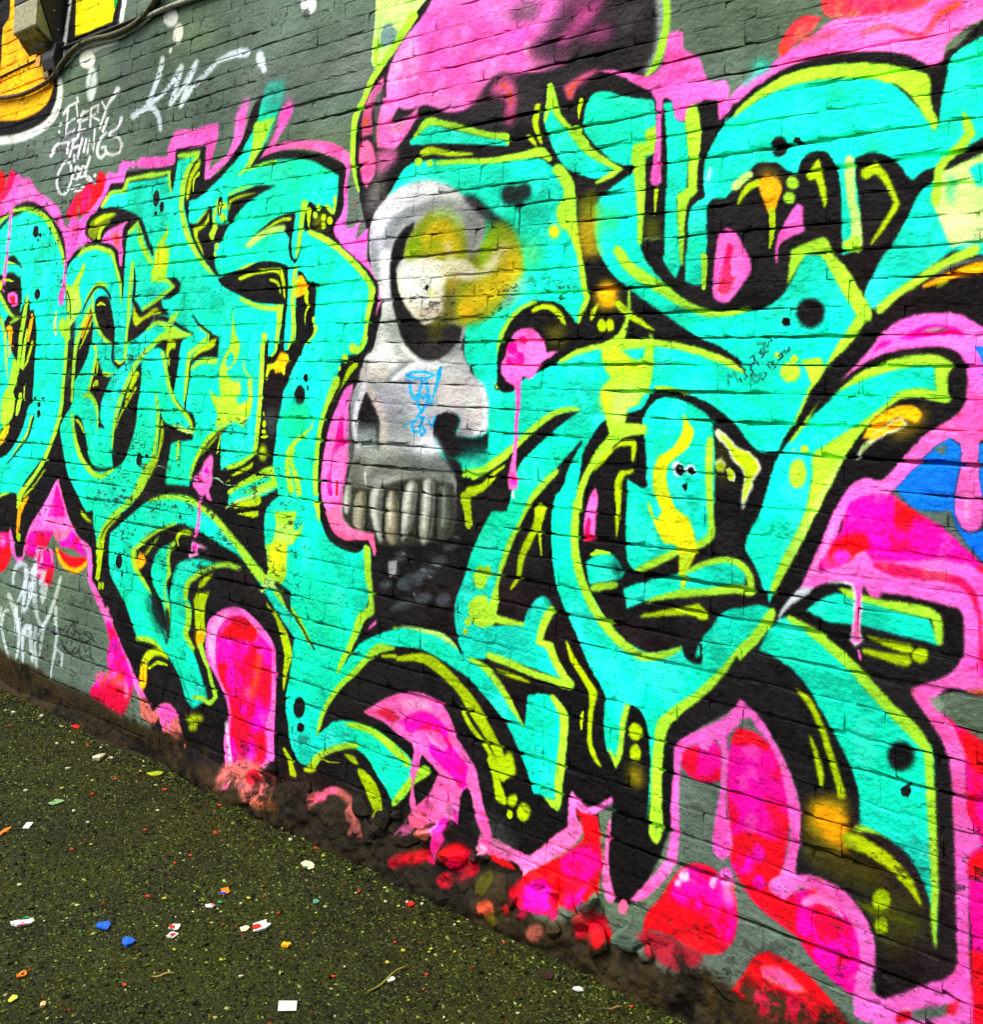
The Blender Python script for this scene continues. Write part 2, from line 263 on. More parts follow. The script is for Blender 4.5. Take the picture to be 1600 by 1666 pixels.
L|2|1|-1853,2855 -12,-8 12,-68 -10,-67 -16,-57 -24,-44 -13,-10 0,-3 3,-1 21,3 38,41 19,60 10,72 -13,71
g|4|1|-1835,2851 8,-78 -4,-47 50,-14 23,-56 49,-56 22,-54 56,-5 15,-20 2,-45 29,22 61,42 47,36 22,53 67,51 66,54
pk3|21|0.5|-2414,2738 -22,-29 -29,-11 -26,11 -11,29 8,37 22,29 30,11 24,-12 11,-29
pkl|22|0.4|-2486,2891 -20,-23 -28,-8 -26,13 -13,27 4,31 21,24 29,7 25,-13 13,-27
pkl|23|0.35|-2658,2851 -30,-35 -41,-11 -37,16 -18,39 8,45 30,35 41,10 37,-17 17,-38
pk3|23|0.4|-2775,2779 -26,-30 -37,-10 -34,14 -17,33 7,40 27,31 37,9 33,-15 17,-33
Kp|21|0.5|-2314,2751 -17,-18 -25,-4 -24,11 -14,22 3,25 17,18 25,4 24,-11 13,-22
Kp|20|0.5|-2239,2809 -14,-12 -23,-1 -23,11 -15,19 0,20 14,12 23,0 24,-11 14,-19
pq|20|0.6|-2115,2831 -16,-11 -28,2 -30,15 -20,22 -3,20 17,11 28,-3 30,-15 19,-21
pq|19|0.4|-2033,2742 -16,-7 -29,5 -32,15 -23,21 -5,18 16,8 30,-5 32,-17 22,-20
gm|21|0.5|-2362,2897 -15,-12 -24,0 -24,11 -16,20 0,20 15,13 24,0 25,-12 15,-20
pd|22|0.5|-2578,2643 -20,-12 -37,3 -40,17 -28,24 -5,23 21,11 37,-3 40,-17 27,-24
C|5|1|-6822,2474 395,33 72,22 132,28 157,2 173,-47 126,-73 81,-79 81,-88 38,-93 29,-103 55,-251 34,-246 -14,-98 -44,-100 -67,-102 -110,-106 -146,-111 -54,-75 -27,18 -127,-11 -441,-49
C|4|1|-5468,1392 99,113 -22,202 -15,157 -35,127 -91,99 -18,98 53,46 62,25 125,31 115,-8 128,-36 63,-94 33,-59 26,-91 -7,156 -7,121 5,45 105,74 43,-25 -58,44 -61,23 -92,24 -94,20 -111,-2 43,46 37,37 140,-8 12,36 363,-9 31,15 28,-91 17,33 11,110 169,14 -14,-50 -50,-49 -17,-64 3,-57 134,21 143,64 109,64 30,21 68,80 36,41 23,72 23,64 31,38 109,-14 -13,-71 -28,-62 -54,-98 -86,-87 -28,-29 147,14 140,-9 132,-23 82,-35 100,-48 0,-80 -13,-67 -59,30 -99,16 -30,-22 1,-83 31,3 89,-34 75,-29 46,-18 63,-44 56,-34 58,-51 41,-39 -7,-38 -15,-69 -6,-52 -16,-55 -49,-30 -29,-2 -41,-19 -26,-35 -20,-52 -165,-43 -240,-7 -56,200 6,-201 -21,-188 -13,-68 -137,-54 -95,-35 -139,71 -76,-84 -5,-66 -218,-19 -55,133 -61,-18 -69,-116 -68,-95 -195,-93 -70,-71 -3,-130 -43,81 -44,156 -71,-13 -109,86 -126,96 -80,149
C|3|1|-3497,1790 239,-22 -23,-72 -20,-52 -12,-70 -29,-78 -20,-99 1,-88 15,-151 31,-61 52,-44 73,-18 86,-1 32,30 35,-17 11,-92 37,-85 -7,-33 -62,-52 -34,-64 -42,-64 43,47 111,62 109,39 76,23 96,-5 74,-13 53,-24 57,-19 83,-27 55,-38 47,-47 41,-54 9,102 96,19 61,-41 8,-60 -6,-67 -10,-31 -4,-66 -8,-59 -54,24 -37,0 -36,67 -19,24 -36,51 -46,45 -55,32 -107,64 -86,23 -110,24 -137,-8 -94,-17 -61,-53 -77,-75 -96,-83 -47,-65 -29,-65 -11,-33 46,35 50,36 84,19 123,2 81,-13 95,-28 41,-24 -16,-60 -14,-48 -63,-54 -53,63 -60,36 -41,23 -69,20 -83,-24 -100,-56 -32,-41 -72,-7 -61,46 -26,68 -28,84 17,94 8,104 6,47 -74,45 -95,72 -22,56 -4,71 -30,87 -10,119 78,70 -37,82 -13,42 11,91 3,122 51,124 58,93
C|4|1|-4887,905 126,78 205,110 179,37 113,4 112,-26 120,-47 154,-69 110,-51 102,-61 71,-52 84,-63 28,-26 -66,20 -96,46 -58,46 -133,78 -109,25 -114,26 -117,23 -120,10 -126,-26 -112,-43 -103,-70 -29,-39 25,-51 77,-47 75,-46 30,-91 150,-69 49,-67 47,-58 118,-131 -58,-21 -121,24 -31,52 -122,108 -117,-8 -95,115 -85,85 -133,90 -28,88 -3,46
C|4|1|-4379,913 -78,-35 -34,-57 -9,-53 32,-48 75,-58 42,-62 11,-24 16,62 -50,125 37,26 -25,62 38,77
C|4|1|-4266,854 129,29 120,-1 173,2 -164,-13 -177,-90 -23,-66 34,-20 23,-55 -37,-72 62,-59 62,-70 73,-106 -104,-58 -136,153 -113,122 30,14 0,59 -20,82 9,52 16,58
C|3|1|-3978,1157 95,53 211,80 76,29 34,-79 -164,-65 -184,-37 -51,-29
pk|2|1|-1903,2597 38,13 26,57 3,46 33,6 22,-17 4,-43 51,-37 23,-50 11,-30 61,-5 11,-25 -6,-48 31,26 29,9 -38,-43 -39,-34 -13,11 -1,49 -75,7 -30,-46 -21,-3 -21,14 -8,53 -27,13 -11,-17 -19,13 -21,27 -63,39 -54,33 -85,30 37,-2 83,-24
pd|7|0.8|-2092,2645 -84,-41 -11,-28 -18,-18 -13,23 -15,38 98,33 55,0
C|3|1|-2953,2533 94,47 127,-35 189,-55 82,-19 1,-19 -82,14 -148,23 -116,16 -137,13
C|2|1|-3062,2329 124,120 400,-45 206,-6 54,-30 27,-15 59,-37 24,-47 14,-100 17,-105 16,-76 21,-59 -28,-47 -7,-33 -16,10 -13,15 -45,37 -64,12 -39,1 -109,-60 -37,-60 -16,-72 -2,-86 15,-12 98,40 70,28 99,35 60,24 94,21 80,9 105,-1 132,-18 76,-26 74,-33 28,-4 -29,37 -54,30 -71,26 -79,46 -109,65 -75,49 -53,40 -31,39 -25,40 -15,59 3,67 40,30 84,59 22,11 15,-86 -2,-93 20,-67 40,-53 72,-48 90,-52 76,-29 48,-5 76,6 54,32 31,36 34,73 8,16 44,-11 103,-161 31,-4 -2,-20 -64,-93 -74,-100 -50,-82 -47,-63 -77,-5 -58,51 -59,40 -65,31 -77,20 -85,11 -30,-55 -122,-31 -77,-87 -16,-48 -12,-116 6,-115 29,-110 61,-81 70,-63 67,-28 68,-5 85,49 44,12 43,32 37,50 46,24 46,19 59,-11 -12,-49 -89,-99 -45,-45 -70,-62 -82,-66 -34,-41 -13,-53 -8,-76 -20,-154 7,159 -17,113 -23,33 -32,6 -22,-107 -4,-31 -49,-7 -17,78 1,61 -26,47 -35,32 -25,36 -32,52 -45,66 -33,59 -22,75 -9,60 -5,93 9,48 11,39 4,28 85,109 -121,-116 -71,-83 -24,-35 -41,-77 -34,-91 -22,-80 -26,-119 7,-105 -87,-21 -43,22 -34,73 -11,63 30,74 47,135 69,112 37,62 86,109 157,124 59,36 -109,-23 -123,-89 -143,-88 -98,-7 -89,24 -79,48 206,216 -87,208
C|2|1|-2308,2564 20,2 41,-57 54,-48 77,-65 68,-47 54,-30 -82,-20 -73,17 -71,43 -34,44 -35,61 -20,54
C|2|1|-2144,2474 9,68 23,32 54,1 66,-26 114,-30 12,-93 -6,-70 -71,-29 -52,6 -72,47 -64,67
C|2|1|-2089,2213 51,43 96,52 13,-39 27,-180 -25,-17 -46,31 -92,-37
C|2|1|-1844,2502 32,0 13,-53 35,-14 11,-94 -1,-113 -31,-20 5,-73 22,-93 -24,-69 -45,56 -5,64 5,165 -2,139
C|2|1|-1593,2435 -39,-19 -44,-66 -19,-38 -3,-67 6,-37 -50,-26 -4,-45 -4,-96 0,-87 67,-3 2,86 17,93 29,51 47,46 57,39 61,15 37,-30 32,-16 21,48 31,13 35,-13 31,-81 7,-189 38,-2 -8,252 58,7 56,-33 40,-51 60,32 74,41 71,50 0,226 -36,-8 -77,-39 -18,-83 -14,-94 -39,52 -79,84 -82,28 -130,16 -113,-11
C|2|1|-1096,2116 27,48 37,19 145,14 0,-207 -35,2 -71,13 -37,-24 -64,-42 -89,-71 -16,8 -17,40 19,47 24,46 27,21
C|2|1|-1303,1635 17,20 49,29 79,32 74,14 50,-1 6,-63 -37,6 -57,-11 -39,-35 -39,-30 -60,-41 -57,-39 -17,-20 -12,-48 -15,-97 -20,-76 -63,-126 -16,-49 -15,25 -14,34 -24,45 -24,38 26,71 13,24 17,44 21,66 17,42 35,42 55,59
C|2|1|-1489,979 39,70 43,26 73,-23 75,-43 68,-57 58,-50 75,-47 25,-22 3,-155 10,-167 -3,-109 -13,90 -27,46 -37,41 -48,28 -58,8 -3,68 -22,61 -49,78 -42,55 -30,39 -52,39
C|2|1|-1358,1100 39,35 45,20 61,-1 167,-21 29,-59 -118,8 -78,6 -80,-6
K|6|1|-6321,2196 117,12 124,-40 34,-121 -12,-85 -139,20 -91,55 -52,54 -111,138
K|5|1|-6194,1965 152,13 42,76 49,-10 21,-60 44,7 52,-125 13,-165 14,-213 -42,-18 -49,-125 -125,-122 -125,-49 -119,0 -38,178 129,-45 88,138 45,254 -121,119 -80,104
K|5|1|-5898,930 39,36 98,57 168,132 57,153 45,72 24,-38 59,-97 47,-81 98,-99 124,-81 106,-88 53,-139 -43,-12 -43,81 -113,31 -146,109 -128,160 -110,-133 -148,-140 -46,-84 -11,-80 -70,-9 -55,89 -51,67 23,72
K|5|1|-5467,1806 61,-16 26,-164 14,-109 -54,-21 -50,18 5,126
K|3|1|-5491,1474 57,6 -33,-91 -26,-40
K|5|1|-5247,1991 35,-117 -17,-85 -34,-77 -54,-62 -53,-63 18,-85 -18,249 25,62 62,108
K|4|1|-5213,2021 52,17 78,-10 29,-43 44,-84 16,-52 21,-135 42,-33 67,34 -94,-1 -32,15 -17,60 -74,38 -85,54 -41,54
K|4|1|-4638,1927 108,-6 135,-44 105,-36 -36,-6 -147,50 -107,16 -67,-6
K|4|1|-4824,1876 177,19 -50,-28 -78,-35 -87,-25 -7,62
K|4|1|-4555,2100 79,-4 42,-23 -8,-42 -74,-25 -79,-5 111,57
K|4|1|-4568,1816 77,13 153,-1 -48,-20 -16,-62 -4,-69 -16,-69 -9,-28 -47,61 -41,111 -57,28 -53,-7
K|4|1|-4723,1716 10,-115 -15,-79 -1,-85 -38,-116 -58,-83 -81,-34 -21,86 2,80 29,89 37,88 68,110
K|4|1|-5160,1751 57,-68 68,-44 52,1 -56,-68 -28,-61 -3,-74 61,-49 -76,4 -7,89 -82,72 -48,7 36,69 26,76
K|4|1|-5337,1441 58,-5 56,-51 88,-153 81,-31 147,10 2,-14 -146,-14 -77,5 -105,68 -60,72
K|4|1|-4529,1494 40,-47 79,-17 166,-26 3,-26 -171,-20 -7,-44 -16,-69 -2,-75 198,9 11,-38 -179,-2 -125,-32 -76,-27 -111,-73 -96,-17 152,99 106,99 33,140
K|4|1|-4430,1573 57,-39 80,-38 37,-6 31,-52 -21,-21 -57,58 -80,38
K|0|1|-4315,1746 19,-48 -14,-122 -3,-74 -14,13 4,156
K|4|1|-3970,1450 -63,-42 18,-146 171,56 46,-22 -92,-50 58,-33 -106,-28 -11,-85 -205,-20 -87,112 33,121 105,98
K|4|1|-4025,1254 182,58 10,-87 -84,-26 -63,-37 19,-64 -78,-7
K|4|1|-4908,916 117,86 103,38 -218,-137 -29,-55 21,-67 16,-44 152,-138 -97,31 -116,76 -30,66
K|3|1|-2997,965 38,-69 7,-73 -54,-40 -58,1 -30,-48 11,-31 -69,-77 36,71
K|3|1|-2874,737 84,15 76,-7 96,-22 101,-34 91,-44 56,-58 56,-80 -35,-54 -64,-16 -65,-26 -148,-66 -136,54 -79,32 -162,30 -124,-16 -76,-22 -65,-58 20,70 54,76 113,87 108,90
K|3|1|-3259,269 67,43 99,39 84,-6 43,-28 60,-44 43,-45 -42,-56 -106,12 -103,25 -121,1 -55,13
K|2|1|-2155,2560 5,30 11,18 -7,-99 -1,-39 -35,9 -75,103
K|2|1|-2143,2449 76,-69 78,-48 46,-3 -5,-25 -46,0 -92,-33 -22,-52 -26,-76 10,-80 35,-115 20,-48 -57,-46 38,-48 150,-11 82,9 132,-15 150,-64 -49,43 -154,66 -166,95 -96,84 -39,78 -17,122 -62,15 -16,76 -40,44 76,-33 61,-16 88,19
C|8|1|-2079,2236 64,27 73,40 13,-34 27,-180 -24,-26 -53,41 -92,-32
K|2|1|-1623,2432 28,49 119,51 82,18 118,-1 125,-19 71,-23 65,-16 92,75 57,26 0,-38 -57,-23 -77,-43 -9,-45 -11,-41 -11,-68 -21,61 -4,56 -55,29 -207,46 -112,-2 -92,-32
K|2|1|-1183,1855 20,7 38,38 58,40 55,35 111,16 1,-153 -167,3 -132,-13 4,23
K|2|1|-2459,1645 -1,70 10,61 43,76 70,53 58,18 64,-11 51,-40 26,-30 51,61 26,80 46,17 36,-39 65,-58 110,-57 95,-36 5,-18 -152,10 -93,1 -68,-5 -82,-18 -101,-43 -74,-35 -82,-35 -31,-31 -47,-6
K|2|1|-1863,2002 37,25 17,-28 54,-47 67,-7 10,0 21,-32 59,-15 48,16 1,-43 -77,4 -76,13 -78,43
K|2|1|-2610,1338 70,11 133,59 42,-36 -32,-122 -94,-9 -98,-9
br|10|0.95|-6131,175 189,17 189,-28 260,10 137,-25 418,4 288,-34 133,2 128,9 220,-1 90,-59 220,27 69,-121 -814,-152 -1455,20
brk|9|0.95|-3854,63 346,98 202,40 241,29 124,-9 118,-9 58,35 124,5 55,-67 163,6 89,17 125,-16 15,-258 -605,-21 -1038,13
br|10|0.8|-3850,28 216,22 154,34 107,-32 209,-38 215,21 65,-20 -157,-48 -795,-53
K|4|0.8|-5233,382 62,66 31,-21 9,4 -40,25 -71,-72
K|4|0.8|-5209,344 0,62 39,-52 22,55 30,-46 35,52 -10,1 -24,-45 -32,46 -22,-55 -41,51 -8,-70
K|4|0.8|-5285,352 57,-43 115,6 45,71 37,-50 40,28 21,-49 9,2 -26,56 -41,-29 -40,50 -52,-74 -101,-5 -54,41
K|4|0.8|-5115,401 113,26 48,-32 9,3 -52,36 -120,-28
K|4|0.8|-5169,322 24,-28 54,38 20,-39 74,29 58,-10 6,5 -63,10 -68,-25 -23,39 -55,-39 -17,23
K|0|0.8|-5246,321 71,-26 58,49 -9,2 -50,-43 -63,23
K|0|0.8|-5045,414 56,-10 -50,-21 5,-3 62,26 -67,13
C|6|1|-6439,1979 165,-12 78,-183 74,-171 -100,-87 -123,14
L|6|1|-6348,2098 -9,-10 93,-75 121,-66 52,-1 -83,-19 -2,-9 20,-3 136,37 -104,11 -101,60 -97,72
L|5|1|-5974,2074 -12,-3 -31,-100 -24,-118 3,-102 -1,-119 18,-7 20,6 8,118 1,100 24,117 4,103
L|0|1|-6296,1964 -11,-7 69,-105 56,-155 43,-84 15,1 -31,85 -48,155 -73,105
o|0|1|-6175,1909 -34,-14 40,-60 25,-103 15,0 3,103 -5,61
o|0|1|-5899,1970 -10,-2 -21,-49 -7,-102 11,-4 12,3 28,99 -4,51
G|5|1|-5869,1821 -14,-3 -37,-99 -53,-50 7,-7 17,1 57,51 34,101
L|0|1|-5948,1888 -11,-3 -22,-117 -16,-92 24,-10 25,7 4,92 7,118
L|5|1|-6088,1733 -29,-145 -62,-78 5,-119 32,-57 103,63 19,93 -31,57 37,51 -10,101
G|5|1|-6072,1371 10,-50 -82,-72 -60,5 46,62
or|5|1|-6076,1358 -15,-3 -40,-60 -43,-45 6,-5 15,1 55,45 33,61
L|0|1|-5952,1540 -20,-6 -26,-83 2,-35 8,-4 11,3 27,33 15,84
G|0|1|-5924,1592 5,-91 9,-3 9,3 -12,91
L|5|1|-6188,932 25,0 85,40 87,21 5,8 -15,3 -96,-20 -93,-42
K|5|1|-6214,925 130,37 108,30 59,-15 23,-66 -60,-116 -226,-25
L|5|1|-5531,2116 -12,-5 26,-89 15,-160 7,-95 2,-142 -4,-126 -18,-94 -70,-120 -68,-98 -121,-103 -105,-74 -13,-77 19,-8 24,8 29,71 85,71 121,105 68,100 71,122 15,96 1,126 1,142 -10,95 -25,160 -23,90
G|5|1|-5599,1156 -107,-86 -116,-72 5,-8 18,1 107,75 104,87
or|5|1|-5753,1002 -11,-1 -81,-44 -24,-53 18,-10 27,8 29,48 45,47
L|5|1|-5372,2208 22,-33 -45,-69 28,-73 23,-40 -55,-54 -57,-54 18,-56 -37,-23 -38,24 -58,41 -16,40 37,32 38,-25 21,71 -37,114 66,5 55,62
Lp|11|0.5|-5442,2077 -21,-10 11,-68 -51,-65 29,-23 51,5 57,75 -48,77
Lp|1|1|-5632,1977 -14,-81 33,-50 14,-4 10,6 -19,48 -10,80
K|0|1|-5530,2078 40,-57 27,-96 7,0 -21,96 -40,58
K|0|1|-5824,2070 -5,-14 -13,-9 -17,-3 -18,5 -13,12 -4,14 4,14 13,10 18,2 17,-5 13,-12
K|0|1|-5708,1483 -1,-6 -7,-5 -10,-2 -11,1 -9,4 -4,7 2,6 7,5 10,2 11,-1 8,-5
K|0|1|-5702,1434 -3,-10 -8,-7 -12,-3 -11,3 -9,7 -3,10 3,10 9,8 11,2 12,-3 8,-7
K|3|1|-5763,1514 -2,-4 -6,-3 -9,-1 -9,1 -7,2 -3,4 2,3 6,3 9,1 9,0 7,-3
K|3|1|-5670,1516 -2,-3 -6,-2 -8,-2 -9,1 -7,2 -3,3 2,4 6,2 8,1 9,0 7,-2
K2|6|0.6|-5442,1901 47,15 1,-103 -5,-62 -47,31
gd|8|0.5|-5451,1672 47,16 -6,-63 -34,-39
L|5|1|-5260,1996 -15,-2 -51,-68 -57,-94 -15,-96 4,-110 10,-116 11,-5 11,4 1,117 -1,108 18,92 55,92 38,70
o|5|1|-5239,1958 -10,0 -63,-56 -19,-72 7,-4 9,2 37,67 44,59
G|5|1|-5227,1931 -9,-1 -47,-69 -60,-86 10,-2 71,84 41,70
G|0|1|-5189,1990 35,4 45,-6 4,5 -52,17 -39,-14
L|5|1|-5318,2004 14,1 65,48 63,29 42,-4 22,-5 10,-1 2,4 -12,19 -85,17 -82,-43 -45,-58
K|5|1|-5332,1960 55,68 68,49 67,-7 47,-25 38,-34 8,1 -28,38 -54,31 -91,8 -72,-56 -50,-70
L|5|1|-5249,2044 -7,-3 13,-75 63,-88 72,-57 76,-27 18,2 -2,10 -68,26 -68,52 -60,84 -28,73
C|4|1|-4998,1916 108,13 24,-199 -40,-23 -61,15
L|4|1|-4872,2194 -15,-4 -8,-74 -1,-112 5,-112 2,-110 -2,-66 12,-6 14,4 5,66 -2,111 -2,111 3,110 3,75
L|0|1|-4972,1723 2,-4 60,-26 41,20 -1,9 -19,2 -26,-10 -48,11
K|4|1|-5000,1792 -9,-3 7,-69 69,-45 68,33 0,5 -11,2 -54,-20 -52,28 -9,66
K|0|1|-4858,2165 5,-89 -3,-73 12,-7 13,5 3,74 -22,90
K|4|1|-4845,2009 45,-16 49,-45 103,48 49,34 22,-58 72,-44 -105,-5 -88,-49 -104,-49 -62,-15 -2,59 20,74
G|4|1|-4842,1994 51,-60 44,-8 117,40 58,-30 -80,-5 -92,-27 -53,-25 -35,27
gl|5|0.5|-4649,1909 21,43 -5,-57
L|4|1|-4756,1959 19,-4 86,27 90,40 91,35 -78,33 -13,-2 2,-7 47,-22 -71,-23 -87,-40 -85,-27
L|4|1|-4707,1858 9,-1 74,26 31,2 86,-26 99,-29 94,5 4,3 -4,3 -84,13 -89,30 -105,20 -49,-5 -67,-36
L|4|1|-4584,1837 100,34 93,-22 83,-11 -92,-16 -128,-7 -105,-13
L|4|0.9|-4526,1893 34,34 67,27 -15,-28 -33,-41
L|4|1|-4547,1834 -22,3 -76,-35 -90,-51 -64,-53 -58,-82 -47,-75 -29,-82 -12,-82 10,-80 7,-3 7,3 -1,80 20,80 32,80 45,73 59,79 60,50 87,49 74,35
G|4|1|-4436,1775 2,27 -72,26 -6,-75 28,-57 10,1 -14,55 19,22 -16,-2
G|4|1|-4749,1669 -33,-6 -32,-60 -37,-76 7,-5 12,2 53,72 49,57
G|4|1|-4749,1597 -14,-1 -72,-75 -58,-75 -25,-53 8,-1 31,51 62,74 74,73
L|0|1|-5177,1796 -14,-7 20,-45 -15,-60 -18,-69 -12,-50 8,-5 11,3 18,50 21,68 12,62 -11,47
L|0|1|-5086,1655 17,-13 91,3 8,4 -7,4 -89,12
L|5|1|-5269,1539 14,-6 57,0 56,-34 38,-49 13,-88 6,0 -1,89 -25,55 -66,52 -83,-11
G|0|1|-5139,1717 -10,-4 7,-60 12,0 2,60
G|0|1|-5112,1608 -1,-9 -7,-6 -10,-2 -12,2 -8,6 -5,8 2,8 7,6 10,3 11,-2 9,-6
G|0|1|-5145,1596 -1,-6 -4,-3 -6,-2 -6,1 -5,4 -3,5 1,6 4,4 6,1 6,-1 5,-4
L|5|1|-5364,1453 -11,-6 30,-69 38,-76 58,-67 107,-64 101,-22 89,22 59,30 0,6 -12,1 -64,-22 -69,-13 -72,18 -101,56 -60,62 -46,73 -32,67
G|0|1|-5315,1422 -1,-7 49,-20 51,-41 11,3 -42,46 -54,20
K|0|1|-4649,1267 -3,-15 -9,-11 -14,-4 -13,3 -11,11 -4,14 3,15 9,11 13,5 14,-4 11,-10
K|0|1|-4599,1287 -2,-5 -4,-4 -7,-2 -8,1 -6,3 -3,5 2,5 4,4 8,1 7,-1 6,-3
L|4|1|-4574,1573 -6,-4 19,-70 9,-68 -8,-90 -22,-84 -50,-70 -46,-57 -91,-71 -99,-54 0,-9 18,-1 111,51 108,73 44,61 36,75 19,85 6,91 -11,70 -28,69
G|4|1|-4510,1456 -6,-4 5,-54 -9,-82 -34,-100 5,-3 8,3 42,98 19,85 -23,54
L|4|1|-4550,1765 -11,-7 45,-84 45,-84 61,-62 68,-39 53,-37 35,-43 11,-2 7,6 -27,47 -56,40 -68,37 -58,59 -43,81 -45,84
Lp|0|1|-4417,1434 4,-5 75,-19 84,-8 10,4 -4,6 -79,18 -80,8
L|4|1|-4160,1834 -18,2 -80,-42 -81,-36 -3,-87 -1,-82 6,-47 6,-3 7,3 6,47 6,81 7,78 71,31 77,45
L|4|1|-4273,1878 3,-9 56,-21 43,-21 19,1 -1,12 -46,20 -59,20
K|4|1|-4323,1926 -1,-4 60,-44 101,-43 13,2 -1,7 -102,41 -62,41
K|4|1|-4169,1840 73,-14 -1,-90 -142,-4 -69,-34 18,48 104,40
G|4|1|-4154,1813 41,6 -25,-39 -104,-27 -57,-34 21,34
L|4|1|-4088,1720 -20,13 -126,-3 -72,-45 1,-6 11,-1 78,30 111,-1
L|0|1|-4350,1370 -13,-5 1,-61 9,-33 7,0 -1,33 9,61
L|4|1|-4007,1943 29,-99 39,-45 0,-52 -39,-46 -42,-26 27,-32 79,-12 6,-51 -45,5 38,-37 44,1 11,-94 -68,16 -76,-23 -79,-3 17,46 -70,90 -2,19 38,-25 47,-5 -24,104 36,79 30,33
ye2|17|0.6|-3907,1619 -3,-13 -13,-10 -19,-4 -20,3 -16,9 -7,13 4,13 13,10 19,3 20,-3 16,-9
C|0|1|-3977,1723 -9,-15 -14,-10 -15,-3 -12,7 -5,13 1,16 9,15 14,10 15,3 12,-7 6,-13
L|4|1|-3996,1452 -14,2 -94,-35 -75,-66 -50,-71 -22,-69 6,-5 10,3 32,67 51,67 74,60 81,38
G|4|1|-4032,1423 -7,0 -64,-48 -73,-58 6,-2 78,55 62,49
G|0|1|-4038,1415 -18,-85 9,0 18,85
L|3|1|-3834,1319 -17,2 -61,-27 -60,-21 3,-4 69,13 64,26
G|3|1|-3835,1283 -9,1 -82,-44 -50,-22 2,-2 56,18 83,43
L|5|1|-6566,2472 34,-6 122,36 92,28 92,23 160,-13 111,-25 115,-48 89,-67 69,-65 53,-58 39,-67 10,-3 7,3 -21,69 -44,61 -65,68 -93,74 -133,58 -135,28 -183,6 -97,-28 -102,-23 -124,-36
K|6|1|-6427,2469 20,-2 102,47 127,21 45,0 -1,6 -54,8 -137,-23 -107,-48
K|0|1|-5910,2416 -5,-16 -14,-11 -17,-2 -18,6 -13,14 -4,18 6,16 13,11 18,2 18,-6 12,-14
K|0|1|-5873,2397 -1,-7 -5,-5 -7,-1 -9,2 -7,6 -3,7 1,7 5,4 7,2 9,-3 7,-5
K|0|1|-5898,2369 -1,-3 -4,-3 -6,-1 -6,2 -4,3 -3,4 1,3 4,3 5,1 6,-2 5,-3
K|6|1|-6282,2296 86,6 68,-36 69,-47 -90,31 -114,18
L|0|1|-6308,2233 11,3 8,27 62,-7 64,-7 3,5 -64,15 -89,7 -4,-38
L|5|1|-5439,2250 14,-2 62,20 108,8 90,-18 70,-24 49,-59 40,-63 33,-80 16,-47 8,-1 -4,48 -20,81 -37,65 -47,69 -91,35 -112,19 -130,-12 -51,-33
L|5|1|-5356,2212 -15,-1 -36,-41 -47,-52 18,-15 31,3 37,54 21,45
K|4|1|-5063,2250 41,7 22,-78 19,-5 6,80 7,70 18,4 1,-179 7,-104 -6,-37 -19,104 -51,64
L|4|1|-4946,2338 18,-3 52,18 19,19 2,-44 35,-60 55,-56 55,-39 22,-2 6,10 -43,40 -49,52 -37,56 -33,71 -63,-30 -41,-23
K|4|1|-4850,2407 -9,-9 42,-50 55,-74 57,-58 16,-3 7,7 -48,59 -54,73 -43,50
L|5|1|-5229,2490 19,-1 39,25 39,32 128,-5 24,34 13,22 116,0 105,-2 11,11 -20,11 -107,2 -139,-1 -15,-32 -23,-20 -120,0 -47,-38 -30,-28
L|4|1|-4839,2608 23,-13 141,-6 58,5 9,-38 33,-62 8,-1 -12,61 -13,56 -94,3 -139,6
L|4|1|-4546,2672 18,-12 85,-9 52,6 -10,-10 -53,-37 -30,-35 -12,-55 -3,-55 4,-47 29,-67 40,-67 47,-48 66,-61 71,-48 71,-34 10,0 0,6 -58,40 -63,46 -60,59 -44,46 -41,63 -30,63 0,43 7,52 14,50 26,30 47,41 15,44 -107,3 -79,2
C|4|1|-4528,2648 75,-9 -26,-51 -17,-52 -54,1
K|0|1|-4595,2596 34,-8 -1,-50 -11,-13
K|4|1|-4366,2637 64,-12 -3,-92 71,-20 -79,-40 -36,-19 -64,2 4,-89 11,-19 48,-8 93,62 38,-3 8,-66 47,-12 96,-3 -33,-31 -31,-45 -52,-5 21,-103 51,-53 -39,14 -124,88 -80,74 -49,74 -43,84 -7,49 19,101 33,50
G|4|1|-4347,2634 -10,0 -30,-25 -40,-42 -16,-62 6,-46 8,-5 8,2 10,43 16,58 45,38 9,33
G|0|1|-4344,2573 -15,1 -34,-30 4,-55 7,-1 6,51 37,25
L|4|1|-4259,2395 -46,-25 -42,-28 2,-4 8,-1 44,26 40,29
L|4|1|-4178,2441 -7,-2 -21,-53 -5,-53 5,-20 -29,-31 23,-30 9,-4 6,3 9,22 23,34 -23,25 5,50 10,55
G|4|1|-4250,2376 -12,-27 -33,-20 -73,-12 23,-45 40,-42 41,-40 7,1 -32,42 -33,41 -2,27 48,14 37,27 -4,33
L|0|1|-4147,2222 -1,-8 -5,-5 -8,-1 -9,2 -6,6 -4,8 2,8 5,5 8,1 8,-2 7,-6
L|0|1|-4160,2189 0,-6 -4,-5 -6,-1 -6,2 -5,5 -3,6 1,7 4,4 6,1 6,-2 5,-5
L|0|1|-4107,2397 -2,-9 -7,-6 -11,-2 -12,4 -9,8 -4,9 2,10 7,6 11,1 12,-3 9,-8
L|0|1|-4107,2346 -2,-9 -8,-7 -11,-1 -12,3 -10,8 -5,10 2,10 8,6 12,2 12,-4 10,-8
ye2|0|1|-4162,2426 -6,-2 2,-60 8,-1 2,60
K|0|1|-4179,2438 14,7 20,-10 -2,-73 -22,-6 -11,35
ye2|0|1|-4167,2420 0,-56 6,-1 5,56
